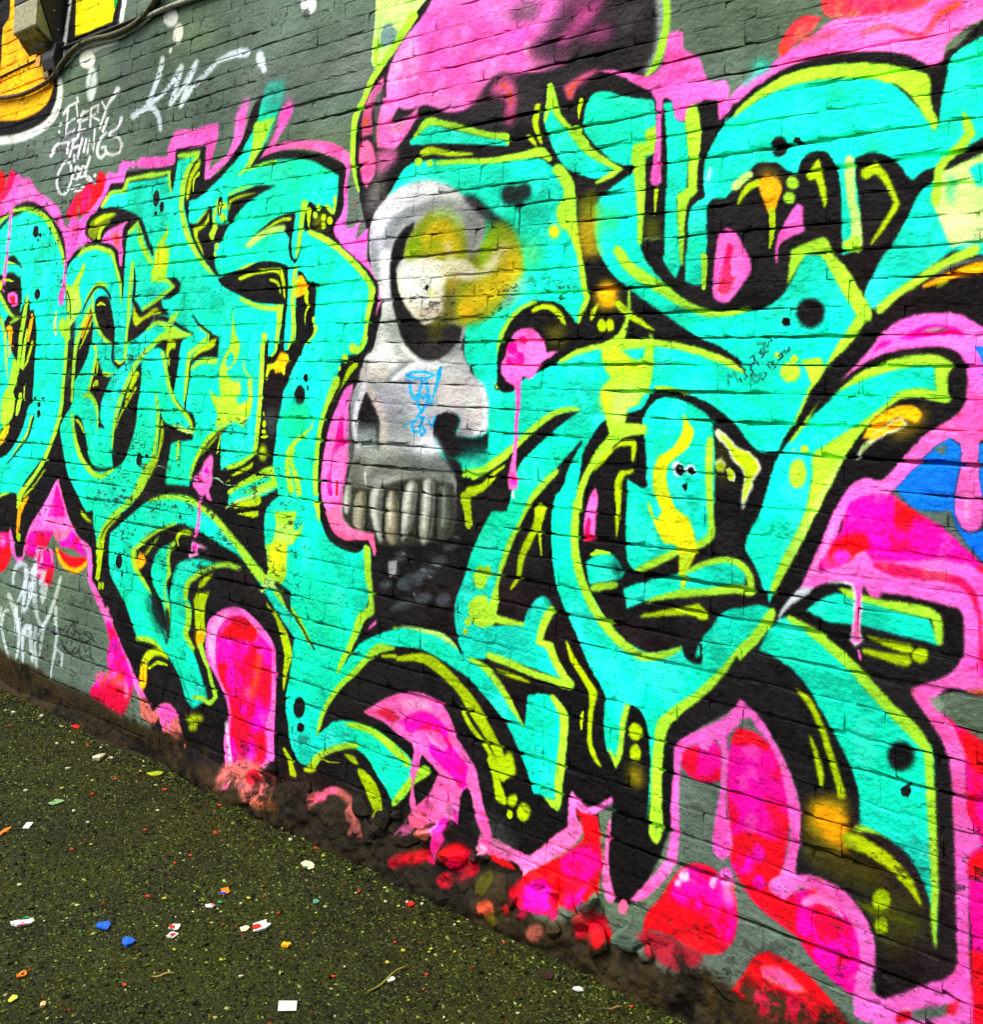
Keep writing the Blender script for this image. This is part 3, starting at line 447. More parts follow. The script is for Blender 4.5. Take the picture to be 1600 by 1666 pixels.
K|4|1|-4112,2436 99,16 118,13 137,-14 -79,-17 -113,-34 -73,-44 -45,-38 -30,6 1,51
L|4|1|-4114,2443 9,-3 95,19 95,7 -2,4 -101,1 -95,-23
G|4|1|-4086,2374 8,38 72,13 102,8 -2,4 -108,-1 -83,-15 3,-46
L|4|1|-3932,2746 -14,-11 2,-40 -2,-48 -18,-52 -29,-39 -53,-31 7,-5 69,23 46,36 40,49 27,57 -49,51
L|4|1|-3927,2744 136,5 -35,-44 -35,-54 -43,-48 -30,-38 -33,-17 24,93
L|4|1|-3972,2541 9,-4 62,5 135,7 5,7 -12,7 -136,-8 -61,-9
K|4|1|-3843,2635 -8,1 -56,-40 -49,-44 5,-3 67,34 45,47
L|4|1|-4580,2367 6,-68 -33,-34 44,-16 14,-41 -8,-63 -2,-44 53,-22 -186,8 -8,57 30,25 -8,60 27,48 46,33
ye2|20|0.7|-4572,2186 -11,-25 -23,-16 -26,-4 -24,11 -16,22 -1,28 11,25 23,17 27,3 24,-11 14,-22
K|0|1|-4676,2484 -3,-19 -10,-13 -15,-4 -15,7 -11,16 -5,21 3,19 10,13 15,4 15,-7 11,-16
K|0|1|-4624,2439 -2,-13 -8,-8 -10,-3 -10,5 -8,10 -4,14 3,12 7,9 10,2 10,-5 8,-10
K|0|1|-4682,2413 -1,-5 -4,-4 -6,-1 -7,2 -5,5 -3,5 1,6 4,4 7,0 6,-2 6,-4
L|0|1|-4875,2199 -11,-4 -4,-51 -3,-48 15,-8 16,5 1,49 -3,51
K|4|1|-3910,2240 64,32 104,28 3,-24 -104,-25
Lp|4|1|-3726,2266 -19,7 -94,-17 -60,-25 -42,-21 0,-8 14,-3 51,14 57,24 89,17
L|4|1|-4051,2054 19,0 50,39 115,34 1,5 -8,3 -128,-28 -54,-42
K|4|1|-4009,2068 79,41 87,24 120,-4 3,-26 -132,-10 -100,-37
K|3|1|-3918,2234 81,41 92,39 116,13 20,-9 -2,-41 -13,-48 7,-73 15,-23 23,6 13,56 7,44 1,-11 -15,-89 -21,-23 -33,26 -17,46 2,38 -53,34 -98,23 -75,-25
G|3|1|-3809,2271 52,13 61,12 54,-2 8,8 -12,8 -58,0 -62,-17 -47,-18
Lp|4|1|-3943,2207 17,-2 65,27 84,20 99,4 11,14 -23,13 -102,-8 -92,-23 -61,-34
C|3|1|-3610,2322 53,18 -2,-101 -26,-99 -24,5 -18,54 12,55
L|3|1|-3551,2372 -24,-5 -8,-57 -3,-57 -6,-67 0,-46 9,-1 15,43 10,67 9,55 16,54
K|3|1|-3529,2360 23,-2 21,-32 41,4 42,-18 41,-18 0,-59 21,-45 -172,57 -30,-2 4,78
ol|15|0.7|-3495,2312 94,-11 -17,-61 -71,12
G|0|1|-3528,2342 -15,-7 10,-42 9,-42 5,0 7,40 1,41
L|0|1|-3449,2332 -1,-7 -5,-5 -7,-1 -8,2 -6,6 -3,8 1,7 5,5 8,2 7,-3 6,-6
L|0|1|-3467,2302 -2,-6 -5,-5 -7,-1 -8,2 -6,6 -3,7 1,7 6,5 7,1 8,-3 6,-5
L|3|1|-3428,2340 22,5 26,-32 14,32 9,-1 -4,-47 -29,6
G|0|1|-3414,2289 -1,-7 -6,-5 -8,-2 -8,3 -7,6 -2,8 1,7 5,5 8,1 9,-3 6,-6
G|0|1|-3415,2256 -1,-7 -5,-5 -6,-1 -7,2 -6,6 -3,7 2,7 4,5 7,1 7,-2 6,-6
G|0|1|-3371,2273 -2,-9 -6,-5 -8,-2 -9,3 -7,7 -3,8 2,9 5,5 9,2 9,-3 6,-7
L|0|1|-3365,2371 -9,-3 0,-29 0,-33 6,-4 6,2 5,32 0,30
L|3|1|-3528,2244 5,-12 82,-33 75,-32 47,-26 68,-44 61,-44 47,-41 10,-22 -4,-41 -8,-59 0,-51 -14,-43 -25,-20 -22,3 -15,-9 11,-12 42,-4 33,34 20,47 1,52 13,57 9,48 -25,29 -45,46 -64,47 -72,42 -47,31 -79,33 -88,28
L|0|1|-3181,1775 -2,-9 -8,-7 -11,-3 -11,3 -9,7 -4,9 2,10 8,7 11,2 11,-2 9,-7
K|3|1|-3313,2169 64,-40 84,-58 44,-40 26,-34 -8,-50 -18,-68 -5,-58 23,-14 24,11 -5,58 1,69 4,53 -32,37 -46,40 -87,57 -64,40
K|3|1|-4140,2078 102,24 101,11 51,13 77,11 97,-9 70,-19 14,-80 4,-93 -6,-56 2,-74 -37,0 8,93 4,53 -85,6 -116,11 -110,31 -137,48
L|0|1|-3963,2117 8,-3 84,18 -5,5 -85,-16
G|3|1|-3982,2069 15,-6 78,16 88,7 93,-4 29,-33 28,-72 9,1 -13,73 -29,53 -123,2 -93,-11 -79,-16
G|3|1|-3762,2059 4,-7 47,-12 32,-47 6,1 -23,54 -56,15
L|3|1|-3970,1990 3,-7 54,-21 90,-23 88,-11 40,-1 4,-26 -1,-56 -1,-57 11,-6 12,5 5,55 12,56 1,57 -84,-6 -81,9 -85,21 -57,14
C|3|1|-3636,2105 43,-2 -4,-75 0,-111 5,-112 -19,-44 -22,8 1,74 6,112
K|3|1|-3573,2087 31,-9 39,-35 53,-14 5,-43 -3,-84 -8,-36 31,-22 -70,-54 -25,-45 -120,0 46,24 32,36 -8,111
L|0|1|-3589,2108 -13,-4 -7,-60 1,-71 14,-75 5,-73 -15,-47 8,-6 10,2 24,48 -5,75 -14,75 -1,70 4,59
or|3|1|-3582,2028 11,36 30,-1 33,-35 9,-30 -34,-13 -44,-10
G|0|1|-3505,2009 -14,-6 3,-34 21,-29 -14,-25 3,-48 4,0 1,47 22,25 -14,31 2,31
L|0|1|-3443,1888 -1,-7 -3,-4 -4,-2 -5,2 -4,5 -2,6 1,6 3,5 4,1 5,-2 4,-4
L|3|1|-3457,1876 -2,-5 14,-17 -8,-25 -45,-37 5,-3 53,35 21,32 -31,19
L|0|1|-3743,1825 -3,-7 -8,-5 -12,-2 -12,2 -10,5 -4,8 3,7 8,5 12,2 12,-2 10,-6
L|0|1|-3767,1835 -19,-8 -1,-42 1,-54 17,-8 16,7 2,53 3,41
K|0|1|-3746,1806 12,8 -12,-69 -9,0
C|0|1|-3739,1799 55,7 -6,-56 -43,-5
K|3|1|-3781,1801 276,-1 -28,-60 -48,-81 -10,-21 -25,-39 -6,-53 -17,-54 -9,-81 -7,-92 -11,-15 -51,-21 -201,-76 -36,33 31,10 131,56 30,109 10,126 -7,115
C|0|1|-3739,1801 48,0 -6,-54 -35,-6
C|0|1|-3634,1800 38,0 -9,-32 -23,-3
L|0|1|-3684,1804 -8,-3 -4,-31 -18,-25 4,-4 7,0 25,26 1,33
L|0|1|-3589,1804 -9,-2 -13,-29 5,-4 7,2 16,28
L|3|1|-3775,1809 -17,-7 1,-62 4,-84 1,-79 -1,-72 -4,-72 -4,-64 -24,-30 -66,-29 -85,-28 -3,-9 13,-3 87,28 76,31 30,37 6,66 4,72 1,72 1,80 -3,83 0,62
or|4|1|-3693,1711 42,50 36,-7 17,-25 -21,-42 -58,-12
G|0|1|-3610,1751 -7,-5 9,-24 10,-4 7,5 -9,25
G|3|1|-3666,1705 -18,10 -53,-6 -2,-37 1,-30 4,0 13,28 15,20 30,3
ye2|2|1|-3629,1704 -12,-8 15,-24 10,-4 7,6 -3,25
gd|12|0.5|-3732,1527 83,0 0,-102 -47,-6 -42,51
G|0|1|-3733,1510 -1,-5 -1,-4 -3,-1 -3,1 -3,3 -1,5 0,5 2,3 3,2 3,-2 2,-3
G|0|1|-3721,1469 -1,-7 -4,-6 -5,-2 -7,2 -5,5 -2,7 1,7 4,6 6,2 6,-2 5,-5
G|0|1|-3717,1439 -1,-5 -5,-3 -7,-2 -8,1 -5,3 -3,5 2,4 5,4 7,1 7,0 6,-4
G|0|1|-3702,1420 -3,-4 -8,-4 -12,-2 -12,1 -9,3 -4,4 3,4 8,4 12,1 12,0 9,-3
G|8|1|-3697,1355 -2,-16 -9,-12 -13,-5 -14,3 -12,11 -5,16 2,16 8,12 14,5 14,-3 11,-11
G|3|1|-3790,1314 -23,-14 -80,-30 -44,-23 3,-3 53,13 87,33 10,23
L|3|1|-3660,1306 15,-4 13,-37 21,-33 -39,-17 -302,-47 -2,14 37,14 120,42 75,34
C|3|1|-3915,1184 120,43 128,39 10,-17 -136,-46 -83,-29 -38,0
K|3|1|-3475,1590 -5,-19 -12,-13 -17,-5 -17,5 -12,14 -5,19 5,19 13,14 17,5 16,-6 13,-14
K|0|1|-3462,1661 -1,-8 -5,-6 -7,-3 -7,2 -6,6 -3,9 1,8 5,6 7,2 7,-2 6,-6
K|0|1|-3454,1620 -1,-6 -2,-4 -3,-2 -4,1 -3,5 -2,6 1,5 2,5 3,1 4,-1 3,-4
Cg|15|0.7|-3616,1553 80,2 84,0 11,-55 -28,-52 -52,-37 -83,30 -29,51
L|3|1|-3421,1501 -7,-29 -37,-22 -56,-30 -42,-35 -12,-45 5,-54 13,-38 12,-35 26,-6 17,15 -17,33 -18,35 -6,49 13,39 30,31 50,31 36,29 -3,32
L|3|1|-3523,1387 -9,-3 -13,-44 20,-52 22,-43 15,-39 19,-4 13,10 -15,40 -22,43 -35,47 12,40
L|3|1|-3280,1669 -22,-4 -25,-44 -28,-70 -25,-69 -10,-63 -3,-68 -2,-68 10,-66 17,-7 15,10 -9,65 1,67 5,66 11,60 26,67 33,67 19,45
G|3|1|-3173,1721 -20,1 -40,-31 -18,-36 -36,-27 -16,-44 -19,-51 4,-1 25,50 29,38 31,28 28,31 36,30
L|0|1|-3227,1736 -2,-9 -7,-6 -9,-3 -11,3 -7,6 -4,9 2,9 7,7 9,2 10,-2 8,-7
L|0|1|-3266,1698 -1,-5 -3,-4 -4,-1 -4,1 -4,4 -1,5 0,5 3,3 4,2 5,-2 3,-3
K|3|1|-3255,1647 -7,-1 -53,-75 -33,-72 -15,-79 -2,-84 5,-105 11,-4 11,6 -5,104 3,83 13,77 27,71 48,75
L|4|1|-3911,1735 12,-49 36,-31 28,-8 8,3 -2,5 -24,7 -34,27 -18,46
L|4|1|-3863,1647 34,1 8,-91 -13,-55 -38,-49 -39,13 -39,2 -38,-2 -7,52 37,16 -43,36 32,57 45,4 12,-51 -37,-9 30,-35 38,1 27,37
ye2|10|0.7|-3844,1542 -3,-8 -8,-5 -13,-3 -12,2 -10,5 -4,7 2,7 9,6 12,2 13,-1 9,-5
L|4|1|-4581,1257 -31,-6 -43,-56 -36,-58 -38,-49 -80,-48 -105,-62 -47,-45 -40,-58 -3,-81 11,-4 11,5 9,80 38,53 53,40 99,61 86,49 54,50 53,57 27,59
G|0|1|-4532,1290 -9,-3 -25,-64 -16,-38 7,-1 25,37 25,65
G|4|1|-4804,1004 -12,-1 -51,-33 -70,-54 -44,-71 -15,-87 17,-6 20,8 15,85 28,68 64,53 50,32
L|4|1|-4566,1088 14,-4 99,19 125,10 90,-5 78,-18 75,-23 76,-33 116,-60 112,-58 103,-54 26,-12 31,9 -3,20 -29,3 -98,53 -111,58 -115,62 -81,34 -83,20 -82,22 -103,4 -135,-13 -99,-26
L|4|1|-4320,1012 -11,2 -98,-26 -97,-41 -99,-56 -62,-35 12,-61 48,-40 71,-38 63,-33 10,5 -50,39 -62,40 -34,38 -4,45 33,30 93,55 92,40 91,29
L|0|1|-4654,865 16,-1 64,27 1,6 -10,1 -68,-24
G|4|1|-4462,940 -56,-44 -48,-41 5,-7 17,2 43,41 48,47
or|4|1|-4636,812 28,43 41,-8 18,-33 -39,-32 -35,0
K|0|1|-4754,794 -2,-17 -10,-14 -15,-6 -15,3 -12,11 -5,17 2,17 10,13 15,7 15,-3 12,-12
K|0|1|-4738,740 -1,-8 -3,-6 -5,-3 -7,2 -5,5 -2,7 0,8 3,6 6,3 6,-2 5,-5
L|4|1|-4363,915 38,22 13,-12 -38,-43 -3,-39 20,-53 -32,-34 -7,-36 19,-52 29,-30 -7,-35 -11,-10 -25,64 -19,74 17,54 -9,59 -2,43
L|0|1|-4350,673 -11,-7 20,-56 3,-58 3,-34 7,1 9,35 2,60 -20,57
G|4|1|-4313,938 14,3 23,25 65,7 14,12 -17,9 -91,-10 -16,-40
G|0|1|-4303,942 -5,-4 13,-20 8,2 -9,21
L|4|1|-3818,881 -8,9 -89,7 -76,-14 -90,-29 -85,-40 -52,-41 -10,-43 3,-30 15,-5 15,9 3,28 10,36 47,31 72,39 82,26 65,12 82,-3
L|4|1|-4200,691 -14,-13 16,-38 -2,-39 -7,-46 39,-30 40,-20 14,2 5,8 -27,25 -31,25 13,40 2,44 -25,39
G|4|1|-4012,841 -26,-28 -54,-44 -30,-4 25,40
G|4|1|-4120,748 31,1 58,12 -24,-48 2,-75 15,-53 -17,-43 -34,-27 -23,58 -20,95 -20,38
or|8|1|-4082,600 -35,-18 6,-41 25,-8 26,14 10,42
L|3|1|-4083,544 -11,-12 39,-42 44,-43 26,-47 31,-45 -25,-21 -43,6 -78,-12 -10,-7 7,-5 70,3 62,-5 53,43 -40,52 -29,46 -41,46 -32,43
K|4|1|-4564,477 121,21 81,-32 66,-27 95,-71 57,-71 85,-31 113,6 28,36 51,-55 7,-58 -287,-54 -31,55 -42,48 -76,16 -71,-22 -46,-35 -88,73 -73,45 -81,93 -177,149 -194,114 3,72 45,-1 89,-10 97,-71 112,-94 94,-80
L|4|1|-4593,476 16,-8 79,9 74,-2 64,-17 8,2 1,4 -56,27 -82,10 -88,-13
G|4|1|-4304,436 -1,4 -63,26 -113,-26 -47,-65 -1,-43 18,-6 20,10 13,39 41,43 59,19 66,-3
or|5|1|-4497,390 -19,-10 -17,-62 6,-40 25,-6 25,14 7,41 -8,58
G|0|1|-4310,410 -5,4 -80,-1 -73,-41 -1,-6 11,0 70,32 70,7
G|8|1|-4012,254 -7,-9 -24,-10 -33,-9 -34,-6 -26,0 -10,5 8,9 24,11 34,9 34,6 25,0
G|8|1|-4052,212 -3,-8 -12,-7 -16,-6 -18,-2 -13,2 -5,6 4,7 11,8 17,6 17,2 13,-3
K|7|0.9|-4505,683 -3,-4 76,-56 49,-70 57,-65 18,78 -27,75 -16,3 -13,-9 19,-74 12,-53 -34,50 -47,72 -83,54
Kd|27|0.75|-4558,660 75,24 104,-103 49,-77 -107,41
G|4|1|-5192,983 -2,-8 65,-33 55,-6 9,3 -2,4 -40,14 -69,27
o|0|1|-5856,951 -12,-5 -2,-80 3,-64 13,-4 13,5 14,66 -16,79
G|0|1|-5836,806 -25,-12 15,-31 19,-4 17,8 2,33
L|3|1|-3624,1131 147,14 -16,-36 -6,-30 29,-9 35,39 -15,-43 -26,-26 -17,-19 -28,-15 -8,-60 9,-40 -25,-44 -59,-8 -42,18 5,48 -29,74 49,18 13,61
ye2|15|0.7|-3526,958 -4,-32 -19,-27 -28,-12 -31,5 -24,20 -12,32 5,33 19,26 29,12 30,-5 24,-21
Lp|9|0.7|-3608,1079 98,10 32,-31 -26,-27 -98,-5
L|0|1|-3373,1199 -13,-13 23,-31 14,-32 7,-2 5,4 -2,35 -11,35
L|3|1|-3856,975 -7,-16 93,-70 76,-38 60,-14 68,-38 95,-54 61,-46 59,-38 12,1 3,7 -43,46 -62,48 -91,56 -62,49 -64,16 -77,27 -93,65
Lp|3|1|-3687,807 19,2 41,23 31,-6 30,8 -2,19 -73,26 -52,-62
K|3|0.9|-3593,860 -1,-11 57,-35 42,-46 75,-45 93,-74 5,1 2,4 -90,75 -68,47 -8,62 -88,26
C|3|1|-3661,828 30,4 94,-45 72,-35 93,-75 -67,11 -82,44
L|3|1|-3066,1069 -16,-13 13,-52 5,-49 18,-42 10,-34 -7,-29 -45,-33 -25,-64 -27,-53 -36,-62 -13,-43 4,-3 6,2 31,41 39,61 31,54 33,54 48,35 11,48 -20,37 -22,39 -4,47 -13,53
L|3|1|-2882,736 -8,4 -88,-6 -57,-49 -61,-60 -79,-65 -49,-55 -38,-59 -15,-54 -4,-35 4,-2 5,3 16,35 19,52 40,55 46,51 80,63 63,59 50,33 69,22
Lp|3|1|-2882,808 3,-2 53,5 74,0 72,-3 58,-12 36,-10 6,2 0,3 -30,19 -60,17 -76,2 -79,0 -55,-18
L|0|1|-2877,809 -2,-5 -4,-4 -7,-2 -7,0 -6,2 -2,5 1,5 5,4 7,2 7,0 6,-2
K|0|1|-2581,801 -2,-3 13,-23 7,0 3,5 -17,20
G|2|1|-2956,696 7,-4 70,12 7,7 -8,5 -70,-14
G|2|1|-2880,699 11,-5 82,15 65,-2 69,-23 74,-32 44,-40 67,-55 59,-55 43,-68 24,1 11,18 -43,69 -54,60 -63,60 -58,35 -73,39 -80,28 -85,-9 -85,-26
G|2|1|-2558,610 -3,-4 37,-48 58,-39 56,-48 39,-47 16,2 6,12 -45,44 -56,48 -57,40 -45,41
L|3|1|-3134,432 99,17 115,-11 80,-22 64,-30 -13,-33 -80,36 -114,35 -99,-1
L|3|1|-3309,226 28,8 29,37 66,43 94,37 39,10 7,6 -5,5 -44,0 -105,-41 -85,-47 -35,-44
G|3|1|-3120,325 2,-4 36,-12 29,-4 11,3 0,7 -22,15 -49,-1
G|3|1|-3043,295 -3,-11 34,-39 33,-34 39,-42 23,0 14,17 -18,54 -38,40 -69,18
G|0|1|-3263,274 3,-2 71,6 51,13 -1,3 -50,-11 -69,-6
G|3|1|-3474,265 -3,-6 35,-37 20,-43 29,-2 12,4 0,7 -9,11 -26,35 -48,32
G|2|1|-3274,240 -23,6 -41,-21 -7,-11 14,-4 46,12
L|3|1|-2685,386 -31,-1 -74,-55 -67,-88 -4,-20 3,-6 10,4 23,16 73,79 67,49
C|3|1|-2966,317 184,48 31,-13 -35,-28 -70,-84 -50,33
G|3|1|-3637,774 -2,-4 69,-49 44,-69 23,-50 -2,-68 7,-62 5,-2 4,3 13,65 21,73 -26,57 -69,63 -81,44
K|3|1|-3357,436 -3,-19 -11,-17 -17,-8 -18,1 -14,11 -7,17 3,20 11,16 17,9 18,-1 14,-11
K|2|1|-3354,365 -2,-10 -7,-8 -11,-4 -11,-1 -8,5 -4,8 2,9 7,9 11,4 11,0 9,-4
L|3|1|-2937,2542 9,-1 77,34 77,-14 115,-37 114,-34 69,-13 12,10 -12,13 -67,11 -109,35 -118,39 -99,22 -69,-59
L|0|1|-2475,2498 -8,-7 15,-33 7,-3 4,3 -5,33
G|3|1|-2896,2477 19,-10 44,2 107,-20 99,-6 4,3 -5,5 -97,17 -114,30 -50,-8
L|0|1|-2878,2449 -2,-7 -8,-4 -10,-1 -11,3 -8,6 -3,8 2,7 7,5 11,1 10,-4 9,-6
L|0|1|-2821,2437 -2,-6 -6,-4 -9,0 -9,2 -7,6 -3,6 2,6 6,4 9,1 9,-3 7,-6
L|3|1|-2809,2435 9,-8 116,-10 148,-16 140,-3 78,-1 30,-18 18,0 0,14 -38,36 -95,-5 -137,-1 -147,14 -115,5
L|2|1|-2291,2641 -11,-7 7,-55 28,-47 51,-54 38,-46 36,-38 55,-36 66,-35 -19,-11 -49,-21 -1,-4 5,-3 57,12 48,24 -91,56 -45,36 -29,39 -53,37 -44,51 -15,41 -19,52
L|0|1|-2288,2641 -14,-5 -2,-66 -5,-57 3,-3 5,1 21,52 4,67
L|0|1|-2147,2465 -3,-8 -9,-4 -12,0 -13,4 -9,6 -4,8 3,8 9,4 12,0 13,-4 9,-6
L|0|1|-2118,2416 -2,-8 -6,-5 -9,-2 -9,4 -6,7 -3,9 2,8 6,5 9,1 8,-3 7,-7
G|2|1|-2337,2580 -13,-3 -9,-58 20,-46 20,-32 6,-2 3,3 -10,33 -11,41 4,55
G|2|1|-2382,2481 -1,-10 21,-18 26,-20 4,-1 1,3 -17,26 -21,19
G|0|1|-2154,2570 -8,-2 -8,-34 3,-32 5,-1 7,29 7,33
L|2|1|-2254,2368 -7,-18 21,-33 28,-47 -3,-73 23,-53 37,-69 15,-59 16,-69 10,-19 -11,-28 -12,-25 1,-26 2,-2 4,2 7,22 15,22 17,34 -11,24 -15,67 -15,59 -19,72 -8,47 -9,76 -28,59 -34,32
L|2|1|-2213,2343 -3,-8 -9,-5 -12,-1 -13,4 -10,7 -4,9 3,8 9,5 13,1 13,-4 10,-7
L|2|1|-2211,2308 38,-4 17,-159 -53,4 -34,52 11,34 18,19
ye2|6|1|-2224,2145 -2,-10 -8,-8 -12,-2 -11,4 -9,8 -4,12 3,10 8,8 11,2 12,-4 9,-9
gold|16|0.9|-2154,2169 70,53 26,-46 -14,-76 31,-40 -83,-5 -27,60
ol|16|0.7|-2158,2243 78,27 4,-83 -72,-18
Cl2|16|0.8|-2077,2197 82,7 -3,-71 -69,-23
L|2|1|-1921,2398 -27,-11 -4,-44 14,-74 13,-94 5,-85 9,-7 10,6 4,83 -1,94 -3,70 4,40
L|2|1|-1908,2427 33,14 9,-11 -3,-74 -30,-6 -50,-13 -2,43 45,9
K|2|1|-1896,2336 25,11 11,8 11,50 14,2 10,-57 -1,-184 2,-121 -35,-14 -34,20 -10,47 5,98
G|0|1|-1859,2252 -7,-3 -1,-42 2,-42 4,-1 7,41 2,42
ol|12|0.6|-1897,2163 55,-9 2,-51 -55,-5
Lp|2|0.4|-1904,2098 5,-5 70,2 3,3 -3,3 -72,2
L|2|1|-1743,2483 -19,-13 -1,-59 10,-69 3,-82 1,-22 -36,-16 2,-59 7,-69 5,-52 8,-30 3,-2 3,2 1,30 6,50 -2,67 8,41 26,22 -1,34 8,80 0,69 -9,61
K|2|1|-1726,2479 20,11 46,-7 7,-60 54,32 15,-11 -59,-27 -33,-63 -21,-46 -4,-58 10,-46 -46,-23 -9,-40 0,-80 -10,-20 6,128 37,59 -4,64 9,107
wq|2|0.8|-1676,2291 -5,-2 -8,-35 5,-6 8,2 5,36
K|6|0.9|-2401,2282 -4,-17 -15,-11 -21,-3 -22,7 -16,14 -7,18 5,17 15,11 21,2 22,-6 16,-15
K|6|0.9|-2351,2287 -3,-15 -12,-10 -18,-3 -18,6 -13,13 -6,16 4,15 12,10 18,3 17,-6 14,-13
K|6|0.9|-2383,2249 -2,-9 -7,-6 -10,-2 -11,4 -8,7 -3,10 2,9 7,6 10,2 11,-4 8,-7
K|0|1|-2398,2242 -3,-1 3,-93 4,0 -1,92
L|2|1|-1608,2421 14,27 72,44 92,32 112,2 127,-19 100,-34 31,-17 12,-22 -2,-47 19,-57 -2,-21 -11,4 -27,50 -39,57 -40,27 -82,28 -130,16 -113,-11 -70,-24
pk|2|1|-1634,2461 39,45 118,61 23,18 68,21 66,38 127,-1 81,7 77,-6 169,1 0,-53 -57,-22 -36,-14 -52,-35 -6,-38 -32,-10 -23,16 -47,31 -114,25 -86,8 -75,-3 -82,-20 -71,-34 -47,-28
rc|3|1|-1468,2592 8,29 27,38 36,18 54,-17 -21,-24 -45,-25 -45,-37
rc|4|1|-1342,2739 307,-71 -38,-35 -100,5 -104,10 -44,11 -20,28
mr|8|0.8|-1278,2699 125,-20 60,-34 -142,6
rc|4|0.8|-1237,2588 5,-3 42,8 37,-4 74,-42 31,15 23,35 52,12 3,14 -13,9 -53,-21 -23,-35 -22,-11 -70,36 -44,9 -41,-17
mr|3|0.7|-1155,2595 2,-6 36,-17 44,-19 5,4 -3,8 -44,14 -36,18
rc|6|0.6|-1416,2611 9,-9 111,0 5,8 -9,9 -111,1
Cs|11|0.8|-1491,2552 -3,-10 -11,-6 -14,-1 -14,6 -11,10 -4,11 3,11 11,6 14,0 15,-5 10,-10
Cs|7|0.6|-1581,2515 43,32 38,7 -38,-29 -38,-24
K|2|1|-1586,2170 -19,-23 -26,-113 20,-17 16,-44 17,-103 71,11 59,27 26,45 3,69 110,-7 8,0 25,8 0,76 -6,82 -14,67 -27,36 -35,11 -31,-11 -17,-44 -26,-44 -10,31 -14,31 -42,26 -43,-8 -27,-45
K|2|1|-1685,2172 19,25 50,-5 30,-16 13,-118 -4,-197 -79,23 -72,38 -65,51 21,4 63,-30 46,3
K|2|1|-1246,2263 37,9 41,-7 36,-28 28,-42 8,-9 38,27 26,3 -7,-32 -34,-20 -23,-48 -50,-86 -27,-37 -19,-38 -20,-39 1,-47 -21,24 -60,111 25,10 41,14 3,47 -13,81
C|2|1|-1276,2283 30,-4 3,-41 16,-163 -20,-18 -29,-2 -1,105
Lp|2|1|-1259,2276 -10,-7 -1,-49 7,-63 10,-53 4,-68 16,-11 13,11 -6,69 -12,53 -4,60 -6,49
L|2|1|-1276,2047 25,10 25,2 0,-39 -16,-3 -30,9
G|2|1|-1587,2171 3,0 33,35 37,15 1,13 -14,6 -39,-20 -22,-47
or|3|1|-1520,2226 18,24 37,-12 15,-27 -9,-38 -13,-37 -14,1 -19,41
goldd|9|0.6|-1498,2276 42,-27 15,-39 -24,19 -51,10 -10,22
G|0|1|-1479,2156 -9,-6 3,-42 -1,-64 3,-2 3,1 14,63 -4,43
Lp|2|1|-1604,2216 16,-3 27,22 22,14 0,11 -12,5 -26,-11 -29,-24
L|2|1|-1399,2216 -2,-9 -7,-6 -9,-1 -10,3 -7,8 -3,9 3,8 6,6 10,1 9,-3 7,-7
L|2|1|-1409,2176 -2,-8 -7,-5 -9,-1 -9,3 -6,6 -3,9 2,7 7,6 9,1 9,-3 7,-7
G|2|1|-1374,2220 17,-2 4,6 6,-14 12,-37 7,-29 4,-2 3,2 1,30 -6,39 -18,63 -34,-40
G|2|1|-1226,2214 18,-8 18,10 18,-16 22,-39 9,-26 -27,-44 -32,-52 1,-3 4,0 39,46 31,49 -11,35 -19,44 -31,42 -38,-20
K|2|1|-1436,2317 -4,-13 -10,-8 -12,-1 -12,6 -8,12 -2,14 4,14 10,8 12,1 12,-6 8,-12
K|0|1|-1395,2329 -2,-6 -4,-4 -5,0 -6,2 -4,5 -2,6 1,6 4,4 6,0 6,-2 4,-5
pk|2|1|-1404,2160 18,-10 1,-42 6,-25 -50,-17 -25,-16 -4,-50 -8,9 3,59 20,36 17,28
L|2|1|-1419,2036 35,14 52,13 18,-9 17,-40 39,-40 34,-57 29,-48 0,-28 -32,-42 -44,-55 -33,-56 -24,-48 -38,-65 -38,-50 -22,7 38,74 21,49 12,24 34,40 33,56 24,36 32,43 -59,93 -40,63 -13,9 -35,0 -8,-14 -18,-28 -21,-37 -1,25
Lq|3|1|-1035,2199 84,28 64,22 0,-236 -49,18 -61,-18 -23,58 -22,63
C|2|1|-954,2205 32,11 28,-3 0,-63 -42,8
Lq2|7|0.7|-1027,2099 51,3 54,-12 35,-40 -49,-33 -57,3
Cl2|6|0.7|-1005,2192 18,-2 -7,-75 -11,20
L|2|1|-968,2347 -3,-4 -1,-25 8,-23 -21,-25 -33,-27 -19,-33 -4,-40 -5,-42 10,-11 12,7 2,42 3,36 18,24 33,26 29,36 -13,34 -12,22
K|2|1|-951,2235 14,13 50,24 0,-23 -35,-6
L|2|1|-928,2011 -12,7 -40,-16 -55,-24 -57,-36 -46,-30 -45,-37 1,-14 14,-3 42,38 45,28 56,35 54,22 40,16
or|2|1|-889,1962 -13,14 -39,-3 -44,-13 -40,-14 -40,-20 -1,-5 4,-2 43,11 40,12 42,5 38,0
gl2|3|0.6|-919,1985 -3,3 -73,-14 -44,-25 -1,-4 5,-2 43,23 71,15
G|2|0.7|-1001,1934 -5,3 -25,-12 -1,-5 4,-2 26,12
